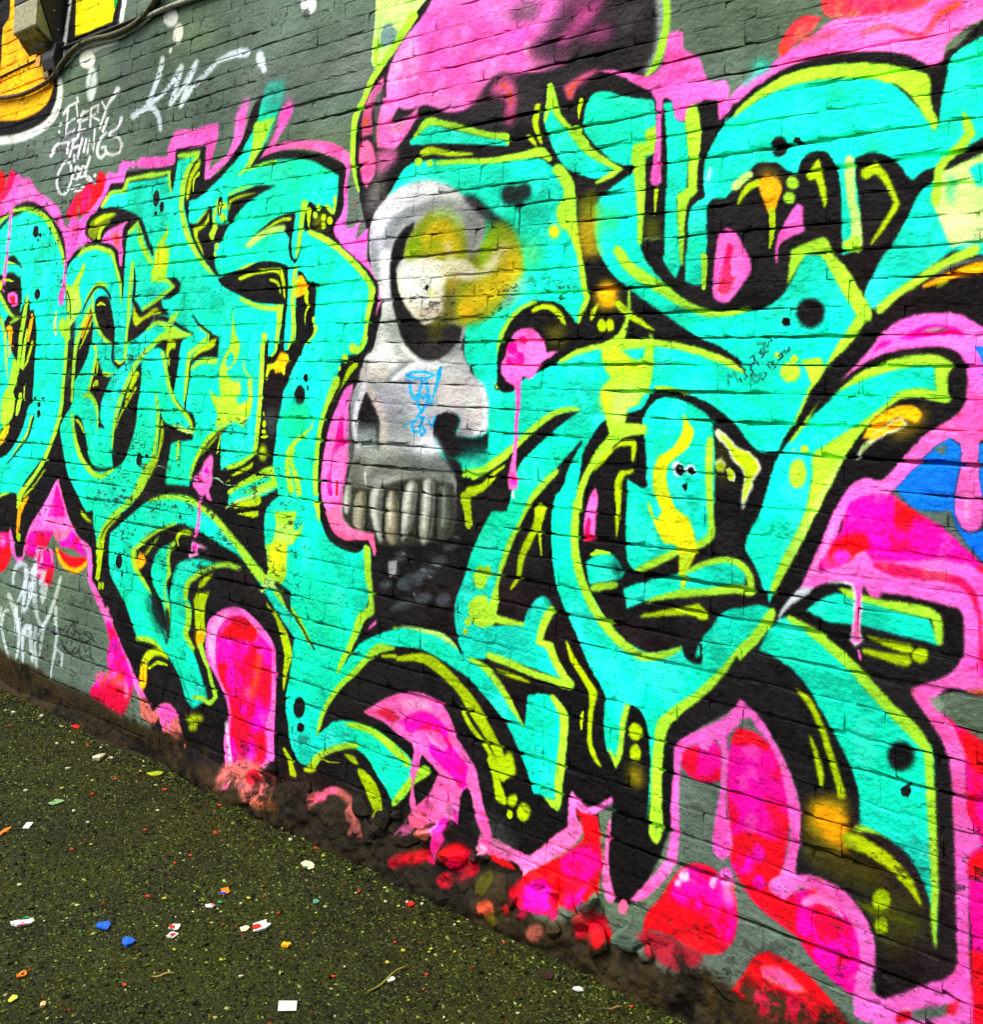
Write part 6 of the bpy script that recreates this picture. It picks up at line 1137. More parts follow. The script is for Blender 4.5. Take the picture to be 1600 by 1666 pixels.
rk2|6|0.75|-2627,947 0,-15 -17,-15 -26,-8 -22,3 -8,13 9,16 23,12 25,2
rk2|6|0.75|-2920,953 -1,-13 -15,-12 -22,-6 -19,2 -7,10 8,13 20,10 23,2
rk2|6|0.75|-2608,1122 -5,-10 -18,-11 -25,-8 -19,-1 -4,7 12,11 24,10 23,5
rk2|6|0.75|-2852,1057 -2,-10 -15,-12 -22,-6 -18,2 -6,8 9,12 20,10 22,2
skl|2|0.85|-2941,1024 44,9 -4,-52 -33,-11
skl|2|0.8|-2793,930 -5,-3 -8,0 -6,3 2,4 7,1 8,-1
skl|2|0.8|-2744,1014 -9,-2 -17,2 -13,3 1,3 15,0 17,-2
skl|2|0.8|-2679,1039 -10,-1 -19,2 -15,3 1,3 17,0 18,-3
skl|2|0.8|-2715,997 -7,-1 -13,1 -10,2 1,3 11,0 13,-2
skl|2|0.8|-2854,1058 -6,-2 -11,0 -8,3 1,3 10,1 10,-2
skl|2|0.8|-2600,1142 -7,-1 -12,1 -10,3 1,2 11,0 12,-2
K|3|0.9|-2747,944 -16,-3 -33,3 -31,8 -10,7 16,4 34,-4 30,-7
K|3|0.9|-2700,977 -11,-2 -21,2 -20,5 -7,6 11,2 22,-2 20,-5
K|3|0.9|-2801,917 -14,-3 -28,2 -26,6 -9,7 14,3 29,-3 25,-6
K|3|0.9|-2680,1021 -13,-1 -26,3 -26,7 -9,5 13,1 27,-3 25,-6
K|3|0.9|-2875,919 -13,-4 -23,1 -21,6 -6,7 12,4 24,-1 21,-6
tb|0|0.95|-2906,1676 8,-3 40,12 72,-1 13,-4 -28,-6 -73,0 -29,10 -7,-2 2,-6 32,-10 78,0 45,13 -30,14 -78,1 -43,-13
tb|3|0.95|-2888,1663 -5,-4 16,-47 25,-25 29,35 10,44 -5,4 -7,-2 -10,-43 -18,-24 -12,14 -16,46
tb|3|0.95|-2800,1668 -5,-4 19,-58 19,-33 20,51 23,83 -5,5 -7,-3 -23,-83 -9,-40 -6,23 -19,56
tb|3|0.95|-2833,1571 6,4 -2,23 9,6 10,-13 16,15 1,-15 -26,-35 3,-5 8,1 28,37 -8,30 -20,-14 -8,13 -26,-16 2,-28
tb|0|0.95|-2837,1577 -2,-5 18,-18 -19,-23 44,-4 5,4 -4,5 -27,1 16,17 -23,23
tb|0|0.95|-2833,1528 -8,0 -24,-16 3,-32 36,-3 6,4 -4,4 -26,3 -2,20 20,14
tb|0|0.95|-2801,1529 -8,-1 -21,-27 17,-36 29,21 -17,17 -8,1 -3,-6 12,-11 -9,-8 -7,21 18,24
tb|0|0.95|-2781,1531 -3,-5 23,-33 20,42 -4,4 -7,-2 -10,-30 -11,22
tb|1|1|-2748,1694 21,18 0,-41 -22,-17
tb|3|0.5|-2904,1498 8,-2 27,15 1,4 -6,1 -29,-13
tb|3|0.4|-2780,1587 4,-2 42,5 -1,4 -42,-4
pkr|3|1|-3264,1184 -23,-24 27,-45 75,-33 102,-2 27,4 21,-24 17,-26 5,-1 4,4 -6,29 -16,42 -46,1 -83,8 -44,26 -19,35"""
def smooth(p, seg=4, corner=55.):
    n = len(p)
    if n < 4: return p
    e = np.roll(p, -1, 0)-p; l = np.hypot(e[:, 0], e[:, 1])+1e-9; d = e/l[:, None]
    crn = (d*np.roll(d, 1, 0)).sum(1) < math.cos(math.radians(corner))
    tan = np.roll(p, -1, 0)-np.roll(p, 1, 0); tan = tan/(np.hypot(tan[:, 0], tan[:, 1])+1e-9)[:, None]
    out = []
    for i in range(n):
        j = (i+1) % n; out.append(p[i])
        if crn[i] and crn[j]: continue
        t0 = d[i] if crn[i] else tan[i]; t1 = d[i] if crn[j] else tan[j]
        for k in range(1, seg):
            t = k/seg; t2 = t*t; t3 = t2*t
            out.append((2*t3-3*t2+1)*p[i]+(t3-2*t2+t)*l[i]*t0+(-2*t3+3*t2)*p[j]+(t3-t2)*l[i]*t1)
    return np.array(out)
def fill(q, w, h, ss=3):
    H = h*ss; x0 = q[:, 0]; y0 = q[:, 1]*ss; rows = []; xs = []; sg = []
    for a, b, c, d in zip(x0, y0, np.roll(x0, -1), np.roll(y0, -1)):
        if b == d: continue
        s = 1
        if b > d: a, b, c, d = c, d, a, b; s = -1
        r = np.arange(max(0, math.ceil(b-.5)), min(H, math.ceil(d-.5)))
        if len(r) == 0: continue
        rows.append(r); xs.append(a+(r+.5-b)*(c-a)/(d-b)); sg.append(np.full(len(r), s))
    if not rows: return np.zeros((h, w), np.float32)
    W = w*3; wd = np.zeros((H, W+1), np.int16)
    np.add.at(wd, (np.concatenate(rows), np.clip(np.round(np.concatenate(xs)*3).astype(int), 0, W)), np.concatenate(sg))
    return (np.cumsum(wd, 1)[:, :W] != 0).astype(np.float32).reshape(h, ss, w, 3).mean((1, 3))
def blur(m, k):
    for ax in (0, 1):
        for _ in range(2):
            c = np.cumsum(np.pad(m, [(k+1, k) if a == ax else (0, 0) for a in (0, 1)]), ax); n = m.shape[ax]
            m = (np.take(c, np.arange(2*k+1, 2*k+1+n), ax)-np.take(c, np.arange(0, n), ax))/(2*k+1)
    return m
def paint_mural():
    W, H = int((X1-X0)*PPM), int((Z1-Z0)*PPM)
    img = np.empty((H, W, 3), np.float32); img[:] = PAL['g']
    for line in MURAL.split('\n'):
        c, s, a, pts = line.split('|')
        p = np.cumsum(np.array([t.split(',') for t in pts.split()], float), 0)/1000
        q = smooth(np.stack(((p[:, 0]-X0)*PPM, (p[:, 1]-Z0)*PPM), 1)); soft = float(s)/1000*PPM; pad = int(soft*2+3)
        xa = int(max(0, math.floor(q[:, 0].min())-pad)); xb = int(min(W, math.ceil(q[:, 0].max())+pad))
        ya = int(max(0, math.floor(q[:, 1].min())-pad)); yb = int(min(H, math.ceil(q[:, 1].max())+pad))
        if xb <= xa or yb <= ya: continue
        m = fill(q-[xa, ya], xb-xa, yb-ya)
        if soft >= .5: m = blur(m, max(1, int(round(soft))))
        m = (m*float(a))[:, :, None]
        img[ya:yb, xa:xb] = img[ya:yb, xa:xb]*(1-m)+np.array(PAL[c], np.float32)*m
    # how the masonry takes the paint: uneven film, pits and chips of bare dark masonry in patches, splashed earth along the foot
    def fn(cell, octs, ax=1., gain=.6, seed=0):
        g = np.random.default_rng(seed); out = np.zeros((H, W), np.float32); amp = 1.; tot = 0.
        for k in range(octs):
            cx, cy = max(1.6, cell*ax/2**k), max(1.6, cell/2**k); gw, gh = int(W/cx)+3, int(H/cy)+3; t = g.random((gh, gw), np.float32)
            x = np.arange(W)/cx; xi = x.astype(int); fx = (x-xi).astype(np.float32); fx = fx*fx*(3-2*fx)
            y = np.arange(H)/cy; yi = y.astype(int); fy = (y-yi).astype(np.float32)[:, None]; fy = fy*fy*(3-2*fy)
            r = t[:, xi]*(1-fx)+t[:, xi+1]*fx
            out += amp*(r[yi]*(1-fy)+r[yi+1]*fy); tot += amp; amp *= gain
            if min(cx, cy) <= 1.7: break
        out /= tot; return out
    def ss(v, a, b): t = ((v-a)/(b-a)).clip(0, 1); return t*t*(3-2*t)
    Zm = (np.arange(H, dtype=np.float32)/PPM+Z0)[:, None]
    fine = fn(15, 5, 2.2, .72, 1); chip = 1-np.abs(fn(22, 5, 2.6, .62, 11)*2-1)*2.2; cut = fn(11, 4, 1.5, .65, 12); film = fn(190, 5, 1.3, .55, 2); patch = fn(230, 4, 1.6, .55, 3)
    # spray edges crawl over the rough masonry; overspray mist; passes of the can leave lighter and darker, greener and bluer bands
    n1, n2 = fn(7, 2, 1, .6, 21), fn(7, 2, 1, .6, 22); g = np.random.default_rng(5)
    yy = (np.arange(H)[:, None]+(n1-.5)*2.2+g.normal(0, .35, (H, W)).astype(np.float32)*(.4+1.6*ss(patch, .4, .7))).round().astype(np.int32).clip(0, H-1)
    xx = (np.arange(W)[None]+(n2-.5)*2+g.normal(0, .35, (H, W)).astype(np.float32)).round().astype(np.int32).clip(0, W-1)
    img = img[yy, xx]; del yy, xx
    band = fn(60, 4, .55, .6, 23); hue = fn(150, 3, 1.8, .55, 24)
    img *= (1.06-.24*ss(film, .35, .75)+.2*(band-.5))[:, :, None]
    img[:, :, 2] *= 1+.34*(hue-.5); img[:, :, 0] += (ss(hue, .55, .8)*10-2).clip(0)
    # layered passes: magenta shows blotches of red and pale pink, turquoise drifts to mint and teal
    blot = fn(46, 5, 1., .66, 26); isM = (img[:, :, 0] > 170)*(img[:, :, 1] < 75)*(img[:, :, 2] > 60); a_ = ss(blot, .54, .68)*isM*.75; b_ = ss(blot, .44, .34)*isM*.6
    img[:, :, 2] *= 1-.8*a_; img[:, :, 1] += 70*b_; img[:, :, 2] += 20*b_
    isC = (img[:, :, 0] < 70)*(img[:, :, 1] > 150); c_ = isC*ss(blot*.6+hue*.4, .52, .64); d_ = isC*ss(blot*.5+band*.5, .46, .36)
    img[:, :, 1] *= 1-.13*c_; img[:, :, 2] *= 1-.16*c_; img[:, :, 0] += 26*d_; img[:, :, 1] *= 1+.06*d_; img[:, :, 2] *= 1+.10*d_
    isP = (img[:, :, 0] > 200)*(img[:, :, 1] > 75)*(img[:, :, 1] < 150)*(img[:, :, 2] > 130); e_ = isP*(ss(blot, .52, .66)-.5*ss(blot, .46, .36)); img[:, :, 1] *= 1-.22*e_; img[:, :, 2] *= 1-.10*e_
    isK = (img.max(2) < 40); img += (isK*ss(blot*.5+film*.5, .5, .62)*10)[:, :, None]
    img += ((fn(4, 2, 1, .6, 25)-.5)*14)[:, :, None]; img = img.clip(0, 255)
    pm = (ss(patch, .54, .70)+.5*(1-ss(Zm+.5*(film-.5), .2, 1.0))).clip(0, 1)
    pits = np.maximum(ss(chip, .90, .97)*ss(cut, .50, .56)*(.12+.88*pm)*.9, ss(fine, .66, .70)*pm*.7)
    dark = np.array((27, 28, 27), np.float32)*(.6+.9*fn(9, 3, 1, .6, 4))[:, :, None]
    img += (dark-img)*pits[:, :, None]
    dz = Zm-.05-.34*(fn(85, 6, 1.4, .66, 5)-.36)
    Xm = (np.arange(W, dtype=np.float32)/PPM+X0)[None]; paintz = ss(Xm, -3.5, -3.1)*(1-ss(Xm, -2.0, -1.6))
    dirt = (1-.6*paintz)*(1-ss(dz, -.03, .075))*(.25+.75*ss(fn(16, 4, 1.2, .7, 6), .38, .56))
    tone = ss(fn(40, 5, 1.3, .65, 7), .38, .62)[:, :, None]; dc = np.array((11, 9, 5), np.float32)*(1-tone)+np.array((38, 30, 11), np.float32)*tone
    img += (dc-img)*(dirt*.96)[:, :, None]
    rel = (.08*ss(chip, .75, .95)*0+.55*fine+.25*fn(50, 3, 1.8, .6, 8)+.2*fn(5, 2, 1, .6, 9)-.22*pits+dirt*.4*(fn(14, 5, 1.2, .72, 10)-.5)).clip(0, 1)
    def to_image(name, rgb, data):
        im = bpy.data.images.new(name, W, H); buf = np.ones((H, W, 4), np.float32); buf[:, :, :3] = rgb
        if data: im.colorspace_settings.name = 'Non-Color'
        im.pixels.foreach_set(buf.ravel()); im.update(); im.pack(); return im
    return to_image('mural_paint', (img/255).clip(0, 1), False), to_image('mural_relief', rel[:, :, None], True)
wall = bpy.data.objects.new('brick_wall', None); C.objects.link(wall); wall.location = (0, D, 0)
tag(wall, 'painted brick wall covered in turquoise, lime and pink graffiti lettering with a skull', 'wall')
def mural_material():
    k = N('graffiti_paint'); b = k.b; paint, relief = paint_mural()
    tc = k.n('ShaderNodeTexCoord', object=wall); sx = k.n('ShaderNodeSeparateXYZ'); k.l(tc.outputs['Object'], sx.inputs[0])
    cx = k.n('ShaderNodeCombineXYZ'); k.l(k.math('MULTIPLY_ADD', sx.outputs[0], 1/(X1-X0)), cx.inputs[0]); k.l(k.math('MULTIPLY_ADD', sx.outputs[2], 1/(Z1-Z0)), cx.inputs[1])
    cx.inputs[0].links[0].from_node.inputs[2].default_value = -X0/(X1-X0); cx.inputs[1].links[0].from_node.inputs[2].default_value = -Z0/(Z1-Z0)
    t = k.n('ShaderNodeTexImage', image=paint, interpolation='Linear', extension='EXTEND'); k.l(cx.outputs[0], t.inputs[0]); k.l(t.outputs[0], b.inputs['Base Color'])
    r = k.n('ShaderNodeTexImage', image=relief, interpolation='Cubic', extension='EXTEND'); k.l(cx.outputs[0], r.inputs[0])
    k.l(k.ramp(r.outputs[0], .2, .6, .85, .6), b.inputs['Roughness']); b.inputs['Specular IOR Level'].default_value = .07
    fine = k.noise(tc.outputs['Object'], 330, 2, .6)
    k.l(k.bump(k.math('ADD', r.outputs[0], k.math('MULTIPLY', fine, .16)), .011, 1.), b.inputs['Normal'])
    return k.m
PAINT = mural_material()
# ------------------------------------------------------------------ wall: mortar bed, bricks
COURSE, HEAD, STR = .075, .1025, .215
BED, PERP = .0044, .0001
def wobble(x, row):                       # courses are never quite straight
    return float(.004*math.sin(x*1.9+row*.7)+.003*math.sin(x*5.3+row*1.9)+.004*(vnoise(x, row*.37, 1.3, 3)-.5))
nx, nz = int((X1-X0)/.02)+1, int(Z1/(COURSE/2))+1
gx, gz = np.meshgrid(np.linspace(X0, X1, nx), np.arange(nz)*COURSE/2)
dep = .0012+.024*np.clip((vnoise(gx, gz*3.0, 2.1, 1)*.6+vnoise(gx, gz*6, 7.3, 2)*.4-.40)*2.8, 0, 1)
V = np.stack((gx, dep, gz), -1).reshape(-1, 3)
ii = (np.arange(nz-1)[:, None]*nx+np.arange(nx-1)).ravel()
me = np_mesh('mortar', V, np.stack((ii, ii+1, ii+nx+1, ii+nx), 1), True)
link('mortar', me, PAINT, wall)
bm = bmesh.new(); bmesh.ops.create_cube(bm, size=1, matrix=Matrix.Translation(((X0+X1)/2, .14, Z1/2))@Matrix.Diagonal((X1-X0-.004, .225, Z1, 1)))
link('masonry_core', bm_mesh('masonry_core', bm), plain('old_brick', (96, 70, 58), .9, .2, 0, .4), wall)
def brick_arrays(L, seed):
    """a worn brick: chipped outline, softened arris, slightly uneven face (10-point loops, 48 triangles)"""
    r = random.Random(seed); Hh = COURSE-BED
    base = [(-.5, -.5), (-.17, -.5), (.17, -.5), (.5, -.5), (.5, 0), (.5, .5), (.17, .5), (-.17, .5), (-.5, .5), (-.5, 0)]
    outer = []; inner = []; back = []
    for u, v in base:
        x = u*L+r.uniform(-.0006, .0007); z = v*Hh+r.uniform(-.003, .0026)
        side = abs(v) < .1; cut = r.uniform(.0, .0005) if side else r.uniform(.0, .0013)
        if not side and r.random() < .13: cut += r.uniform(.003, .008); z *= r.uniform(.86, .95)
        outer.append((x, cut, z)); back.append((x, .02, z))
        ix = u*(L-2*r.uniform(.004, .012)); iz = v*(Hh-2*r.uniform(.003, .012))
        inner.append((ix, r.uniform(-.0014, .0005), iz))
    v = inner+outer+back; f = [(0, 1, 2, 3, 4, 5, 6, 7, 8, 9)]
    for a in (0, 10):
        for i in range(10):
            j = (i+1) % 10; f.append((a+i, a+10+i, a+10+j, a+j))
    return v, f
KIND = {}
for t, L in (('s', STR), ('h', HEAD)):
    for s in range(9):
        v, f = brick_arrays(L, s*13+(5 if t == 's' else 400)); me = bpy.data.meshes.new('brick'); me.from_pydata(v, [], f)
        me.materials.append(PAINT); KIND[t, s] = (me, np.array(v), f)
FPX = 1800.
def on_screen(x, z):
    q = Vector((x, D, z-EYE)); d = q.dot(FWD); return 800+FPX*q.dot(RIGHT)/d, 484.08+FPX*q.dot(DOWN)/d, d
allb = []
for row in range(int(Z1/COURSE)):
    z = (row+.5)*COURSE; x = X0+(.17 if row % 2 else 0)+random.uniform(-.004, .004); t = 's' if row % 2 else 'h'
    if row % 7 == 3: t = 'h'
    while x < X1-.22:
        L = STR if t == 's' else HEAD
        zz = z+wobble(x+L/2, row); xc = x+L/2
        rot = math.atan2(wobble(x+L, row)-wobble(x, row), L)+random.uniform(-.004, .004)
        sx, sy, dd = on_screen(xc, zz)
        area = (L*COURSE)/dd**3 if (20 < sx < 1580 and 10 < sy < 1650) else 0
        allb.append((area, xc, zz, random.uniform(-.0010, .0014), rot, t, random.randrange(9), random.uniform(-.006, .006), random.uniform(-.016, .022)))
        x += L+PERP+random.uniform(-.0004, .0008); t = ('h' if t == 's' else 's') if row % 7 != 3 else 'h'
allb.sort(key=lambda b: -b[0])
for a, x, z, dy, rot, t, s, ty, tx in allb[:300]:
    o = bpy.data.objects.new('brick', KIND[t, s][0]); C.objects.link(o); o.parent = wall
    o.location = (x, -.004+dy, z); o.rotation_euler = (tx, -rot, ty)
vs = []; fs = []; off = 0
me = bpy.data.meshes.new('brick_field')
for a, x, z, dy, rot, t, s, ty, tx in allb[300:]:
    m, v, f = KIND[t, s]; c, sn = math.cos(rot), math.sin(rot)
    q = np.stack((v[:, 0]*c-v[:, 2]*sn+x, v[:, 1]-.004+dy+v[:, 0]*ty+v[:, 2]*tx, v[:, 0]*sn+v[:, 2]*c+z), 1)
    vs.append(q); fs += [tuple(i+off for i in g) for g in f]; off += len(v)
me.from_pydata(np.concatenate(vs).tolist(), [], fs)
tag(link('brick_field', me, PAINT, wall), kind='stuff')
# spalled cement skirt: a lumpy broken band along the foot of the wall
def skirt(xa, xb, za, zb, amp, seed, name):
    n, m = int((xb-xa)/.0075), int((zb-za)/.0075)
    X, Z = np.meshgrid(np.linspace(xa, xb, n), np.linspace(za, zb, m))
    t = (Z-za)/(zb-za); e = np.minimum((X-xa)/(.3), (xb-X)/.3).clip(0, 1)
    top = vnoise(X, Z*0, 3.1, seed)*.55+vnoise(X, Z*0, 9, seed+1)*.25
    prof = (1-(t/(.35+top)).clip(0, 1)**3)*e
    lump = vnoise(X, Z*1.3, 9, seed+2)*.5+vnoise(X, Z*1.3, 21, seed+3)*.3+vnoise(X, Z, 47, seed+4)*.2
    Y = .012-prof*(.014+amp*lump)-prof*(1-t)*.025
    Y = Y-prof*(rng.normal(0, .0022, Y.shape)+.010*(np.abs(vnoise(X, Z*1.2, 33, seed+5)-.5)+np.abs(vnoise(X, Z, 62, seed+6)-.5)*.6))
    me = np_mesh(name, np.stack((X, Y, Z), -1).reshape(-1, 3), None_faces(n, m), True)
    return link(name, me, PAINT, wall)
def None_faces(n, m):
    i = (np.arange(m-1)[:, None]*n+np.arange(n-1)).ravel(); return np.stack((i, i+1, i+n+1, i+n), 1)
skirt(-4.35, -1.15, -.03, .25, .045, 5, 'cement_skirt')
skirt(-7.6, -4.3, -.03, .12, .012, 9, 'cement_skirt')
skirt(-1.2, .6, -.03, .16, .02, 15, 'cement_skirt')
# lumps of broken cement and brick bulging out of the skirt
def lump(seed):
    r = np.random.default_rng(seed); bm = bmesh.new(); bmesh.ops.create_icosphere(bm, subdivisions=3, radius=1)
    ax = r.normal(size=(14, 3)); ax /= np.linalg.norm(ax, axis=1)[:, None]; cut = r.uniform(.5, .85, 14)
    for v in bm.verts:
        p = np.array(v.co); 
        for a, c in zip(ax, cut):
            d = p@a
            if d > c: p = p-a*(d-c)*.99
        n = math.sin(p[0]*9+seed)*math.sin(p[1]*8+seed*2)*math.sin(p[2]*10+seed*3); v.co = Vector(p*(1+.03*n))
    me = bm_mesh('cement_lump', bm); me.materials.append(PAINT); return me
LUMPS = [lump(i) for i in range(6)]
rl = random.Random(4)
for i in range(70):
    x = rl.uniform(-3.7, -1.3) if i < 40 else rl.uniform(-2.95, -1.85); k = 1-abs((x+2.5)/1.9)**2*.55
    z = rl.uniform(-.01, .19*k+.02); rr = rl.uniform(.014, .046)*(.6+.5*k)
    o = bpy.data.objects.new('cement_lump', LUMPS[i % 6]); C.objects.link(o); o.parent = wall
    o.location = (x, .004-.03*(1-z/.25)-rl.uniform(0, .01), z); o.scale = (rr*rl.uniform(1, 1.8), rr*rl.uniform(.55, .9), rr*rl.uniform(.7, 1.1)); o.rotation_euler = (rl.uniform(-.5, .5), rl.uniform(-.4, .4), rl.uniform(-.5, .5))
# ------------------------------------------------------------------ ground
def ground_material():
    k = N('mossy_tarmac'); tc = k.n('ShaderNodeTexCoord'); P = tc.outputs['Object']; b = k.b
    vo = k.n('ShaderNodeTexVoronoi', i={'Scale': 130}); k.l(P, vo.inputs['Vector'])
    vs_ = k.n('ShaderNodeSeparateColor'); k.l(vo.outputs['Color'], vs_.inputs[0])
    tar = k.mix(vs_.outputs[0], lin((7, 8, 2)), lin((33, 36, 13)))
    tar = k.mix(k.ramp(vs_.outputs[1], .86, .97), tar, lin((70, 76, 42)))
    moss = k.mix(k.noise(P, 90, 4), lin((18, 22, 1)), lin((60, 67, 5)))
    mm = k.math('MULTIPLY', k.ramp(k.noise(P, 2.3, 6, .7), .30, .60), k.ramp(k.noise(P, 60, 4, .7), .4, .6, .25, .9))
    col = k.mix(mm, tar, moss)
    col = k.mix(k.ramp(k.noise(P, 1.1, 4), .45, .7, 0, .45), col, lin((15, 14, 8)))
    k.l(col, b.inputs['Base Color']); b.inputs['Specular IOR Level'].default_value = .12
    k.l(k.ramp(k.noise(P, 3, 3), .35, .65, .55, .85), b.inputs['Roughness'])
    h = k.math('ADD', k.math('MULTIPLY', vo.outputs['Distance'], -.8), k.math('MULTIPLY', k.noise(P, 55, 6, .7), 1.1))
    k.l(k.bump(h, .007, .8), b.inputs['Normal']); return k.m
TAR = ground_material()
n = 150; a = np.concatenate((np.linspace(-80, -7.2, 8), np.linspace(-7, 1, n), np.linspace(1.3, 80, 8))); bb = np.concatenate((np.linspace(-80, -.5, 8), np.linspace(0, 2.9, 60), np.linspace(3.2, 80, 6)))
X, Y = np.meshgrid(a, bb); near = ((X > -7.1) & (X < 1.1) & (Y > -.1) & (Y < 3))
Zg = np.where(near, .010*(vnoise(X, Y, 1.7, 21)-.5)+.006*(vnoise(X, Y, 6, 22)-.5), 0)+np.clip((Y-2.35)/.34, 0, 1)**2*.004*near
def gz_at(x, y): return float(.010*(vnoise(x, y, 1.7, 21)-.5)+.006*(vnoise(x, y, 6, 22)-.5)+min(1, max(0, (y-2.35)/.34))**2*.004)
gnd = link('ground', np_mesh('ground', np.stack((X, Y, Zg), -1).reshape(-1, 3), None_faces(len(a), len(bb)), True), TAR); tag(gnd, kind='structure')
# grit: tens of thousands of loose chips and aggregate
def grit(cnt):
    x = rng.uniform(-6.6, -.9, cnt); y = D-.01-rng.uniform(0, 1, cnt)**1.15*1.75
    keep = y > 1.15; x, y = x[keep], y[keep]; c = len(x)
    r = rng.lognormal(math.log(.0026), .42, c).clip(.001, .0085)
    near_wall = (D-y) < .16; r = np.where(near_wall, r*1.25, r)
    z = .010*(vnoise(x, y, 1.7, 21)-.5)+.006*(vnoise(x, y, 6, 22)-.5)+np.clip((y-2.35)/.34, 0, 1)**2*.004
    o = np.array([(1, 0, 0), (0, 1, 0), (-1, 0, 0), (0, -1, 0), (0, 0, 1), (0, 0, -1)], float)
    sc_ = np.stack((rng.uniform(.7, 1.5, c), rng.uniform(.7, 1.4, c), rng.uniform(.35, .8, c)), 1)
    th = rng.uniform(0, 6.28, c); jit = 1+rng.uniform(-.3, .3, (c, 6, 3))
    q = o[None]*sc_[:, None]*jit*r[:, None, None]; ct, st = np.cos(th)[:, None], np.sin(th)[:, None]
    tl = rng.uniform(-.6, .6, c)[:, None]
    vx = q[..., 0]*ct-q[..., 1]*st; vy = q[..., 0]*st+q[..., 1]*ct; vz = q[..., 2]+tl*vx
    v = np.stack((vx+x[:, None], vy+y[:, None], vz+(z+r*.25)[:, None]), -1).reshape(-1, 3)
    f = np.array([(0, 1, 4), (1, 2, 4), (2, 3, 4), (3, 0, 4), (1, 0, 5), (2, 1, 5), (3, 2, 5), (0, 3, 5)])
    F = (np.arange(c)[:, None, None]*6+f[None]).reshape(-1, 3)
    me = np_mesh('grit', v, F)
    pal = np.array([lin(t) for t in [(9, 9, 4), (20, 23, 6), (34, 42, 4), (22, 30, 1), (40, 44, 16), (5, 6, 1), (60, 74, 14), (90, 102, 44), (126, 136, 78), (76, 70, 8), (36, 70, 40), (130, 36, 14)]])
    ci = rng.choice(len(pal), c, p=[.17, .16, .13, .12, .12, .12, .10, .042, .014, .012, .008, .004])
    mossy = (.75+.75*vnoise(x, y, 1.6, 41)+.3*vnoise(x, y, 5, 42))[:, None]
    colr = np.concatenate((np.repeat(pal[ci]*mossy*rng.uniform(.8, 1.2, (c, 1)), 6, 0), np.ones((c*6, 1))), 1)
    at = me.color_attributes.new('tint', 'FLOAT_COLOR', 'POINT'); at.data.foreach_set('color', colr.astype(np.float32).ravel())
    k = N('grit'); ca = k.n('ShaderNodeVertexColor', layer_name='tint'); k.l(ca.outputs[0], k.b.inputs['Base Color']); k.b.inputs['Roughness'].default_value = .75; k.b.inputs['Specular IOR Level'].default_value = .1
    g = link('grit', me, k.m); tag(g, 'fine stony grit scattered over the dark mossy tarmac', 'gravel', kind='stuff')
grit(105000)
# soil and moss heaped in the angle between wall and tarmac
xs_ = np.linspace(-7.5, .5, 500); prof = np.array([(0, 1.), (.25, .75), (.55, .35), (.8, .12), (1., -.1)])
wd = .02+.03*vnoise(xs_, xs_*0, 2.3, 31)+.02*vnoise(xs_, xs_*0, 11, 32); hg = .004+.014*vnoise(xs_, xs_*0, 3.1, 33)+.008*vnoise(xs_, xs_*0, 14, 34)
V = np.stack([np.stack((xs_, D+.012-wd*t-.008*vnoise(xs_, xs_*0, 30, 35), -.002+hg*h+.004*vnoise(xs_, xs_*0+t*5, 40, 36)), 1) for t, h in prof], 0).reshape(-1, 3)
k = N('wet_soil'); tc = k.n('ShaderNodeTexCoord'); P = tc.outputs['Object']; nn = k.noise(P, 70, 6, .7)
k.l(k.mix(k.ramp(nn, .35, .65), lin((14, 11, 5)), k.mix(k.ramp(k.noise(P, 5, 4), .4, .6), lin((46, 36, 14)), lin((44, 48, 10)))), k.b.inputs['Base Color']); k.b.inputs['Roughness'].default_value = .85; k.b.inputs['Specular IOR Level'].default_value = .2
k.l(k.bump(nn, .02, 1.), k.b.inputs['Normal'])
soil = link('soil', np_mesh('soil', V, None_faces(500, len(prof)), True), k.m); tag(soil, 'brown soil and moss gathered along the foot of the wall', 'soil', kind='stuff')
# ------------------------------------------------------------------ wall lamp (upper left) and its cables
BLACK = plain('black_enamel', (22, 22, 22), .45, .4, 0, .3); LENS = plain('yellowed_plastic', (150, 150, 104), .35, .5, 0, .3, .05); BRASS = plain('tarnished_brass', (150, 130, 50), .4, .5, .8, .4)
STEEL = plain('dull_screw', (150, 150, 145), .4, .5, .9, .2); AMBER = plain('amber_plastic', (214, 150, 10), .4, .45, 0, .15)
OLIVE = plain('grimy_cable', (74, 74, 36), .55, .4, 0, .6); GREYC = plain('grey_cable', (150, 156, 140), .55, .35, 0, .45); BLKC = plain('black_cable', (20, 19, 17), .5, .4, 0, .3)
lamp = bpy.data.objects.new('wall_lamp', None); C.objects.link(lamp); lamp.location = (-5.98, D, 3.530)
tag(lamp, 'black wall lamp with yellowed box-shaped cover on the orange paint', 'lamp')
def extrude(name, prof, xa, xb, mat, parent, bev=.004):
    bm = bmesh.new(); ox, oy, oz = parent.location
    A = [bm.verts.new((xa-ox, -o, z-oz)) for o, z in prof]; B = [bm.verts.new((xb-ox, -o, z-oz)) for o, z in prof]
    bm.faces.new(A); bm.faces.new(B[::-1]); n = len(prof)
    for i in range(n): bm.faces.new((A[i], B[i], B[(i+1) % n], A[(i+1) % n]))
    bmesh.ops.recalc_face_normals(bm, faces=bm.faces)
    if bev: bmesh.ops.bevel(bm, geom=list(bm.edges), offset=bev, segments=2, profile=.6, affect='EDGES')
    return link(name, bm_mesh(name, bm), mat, parent)
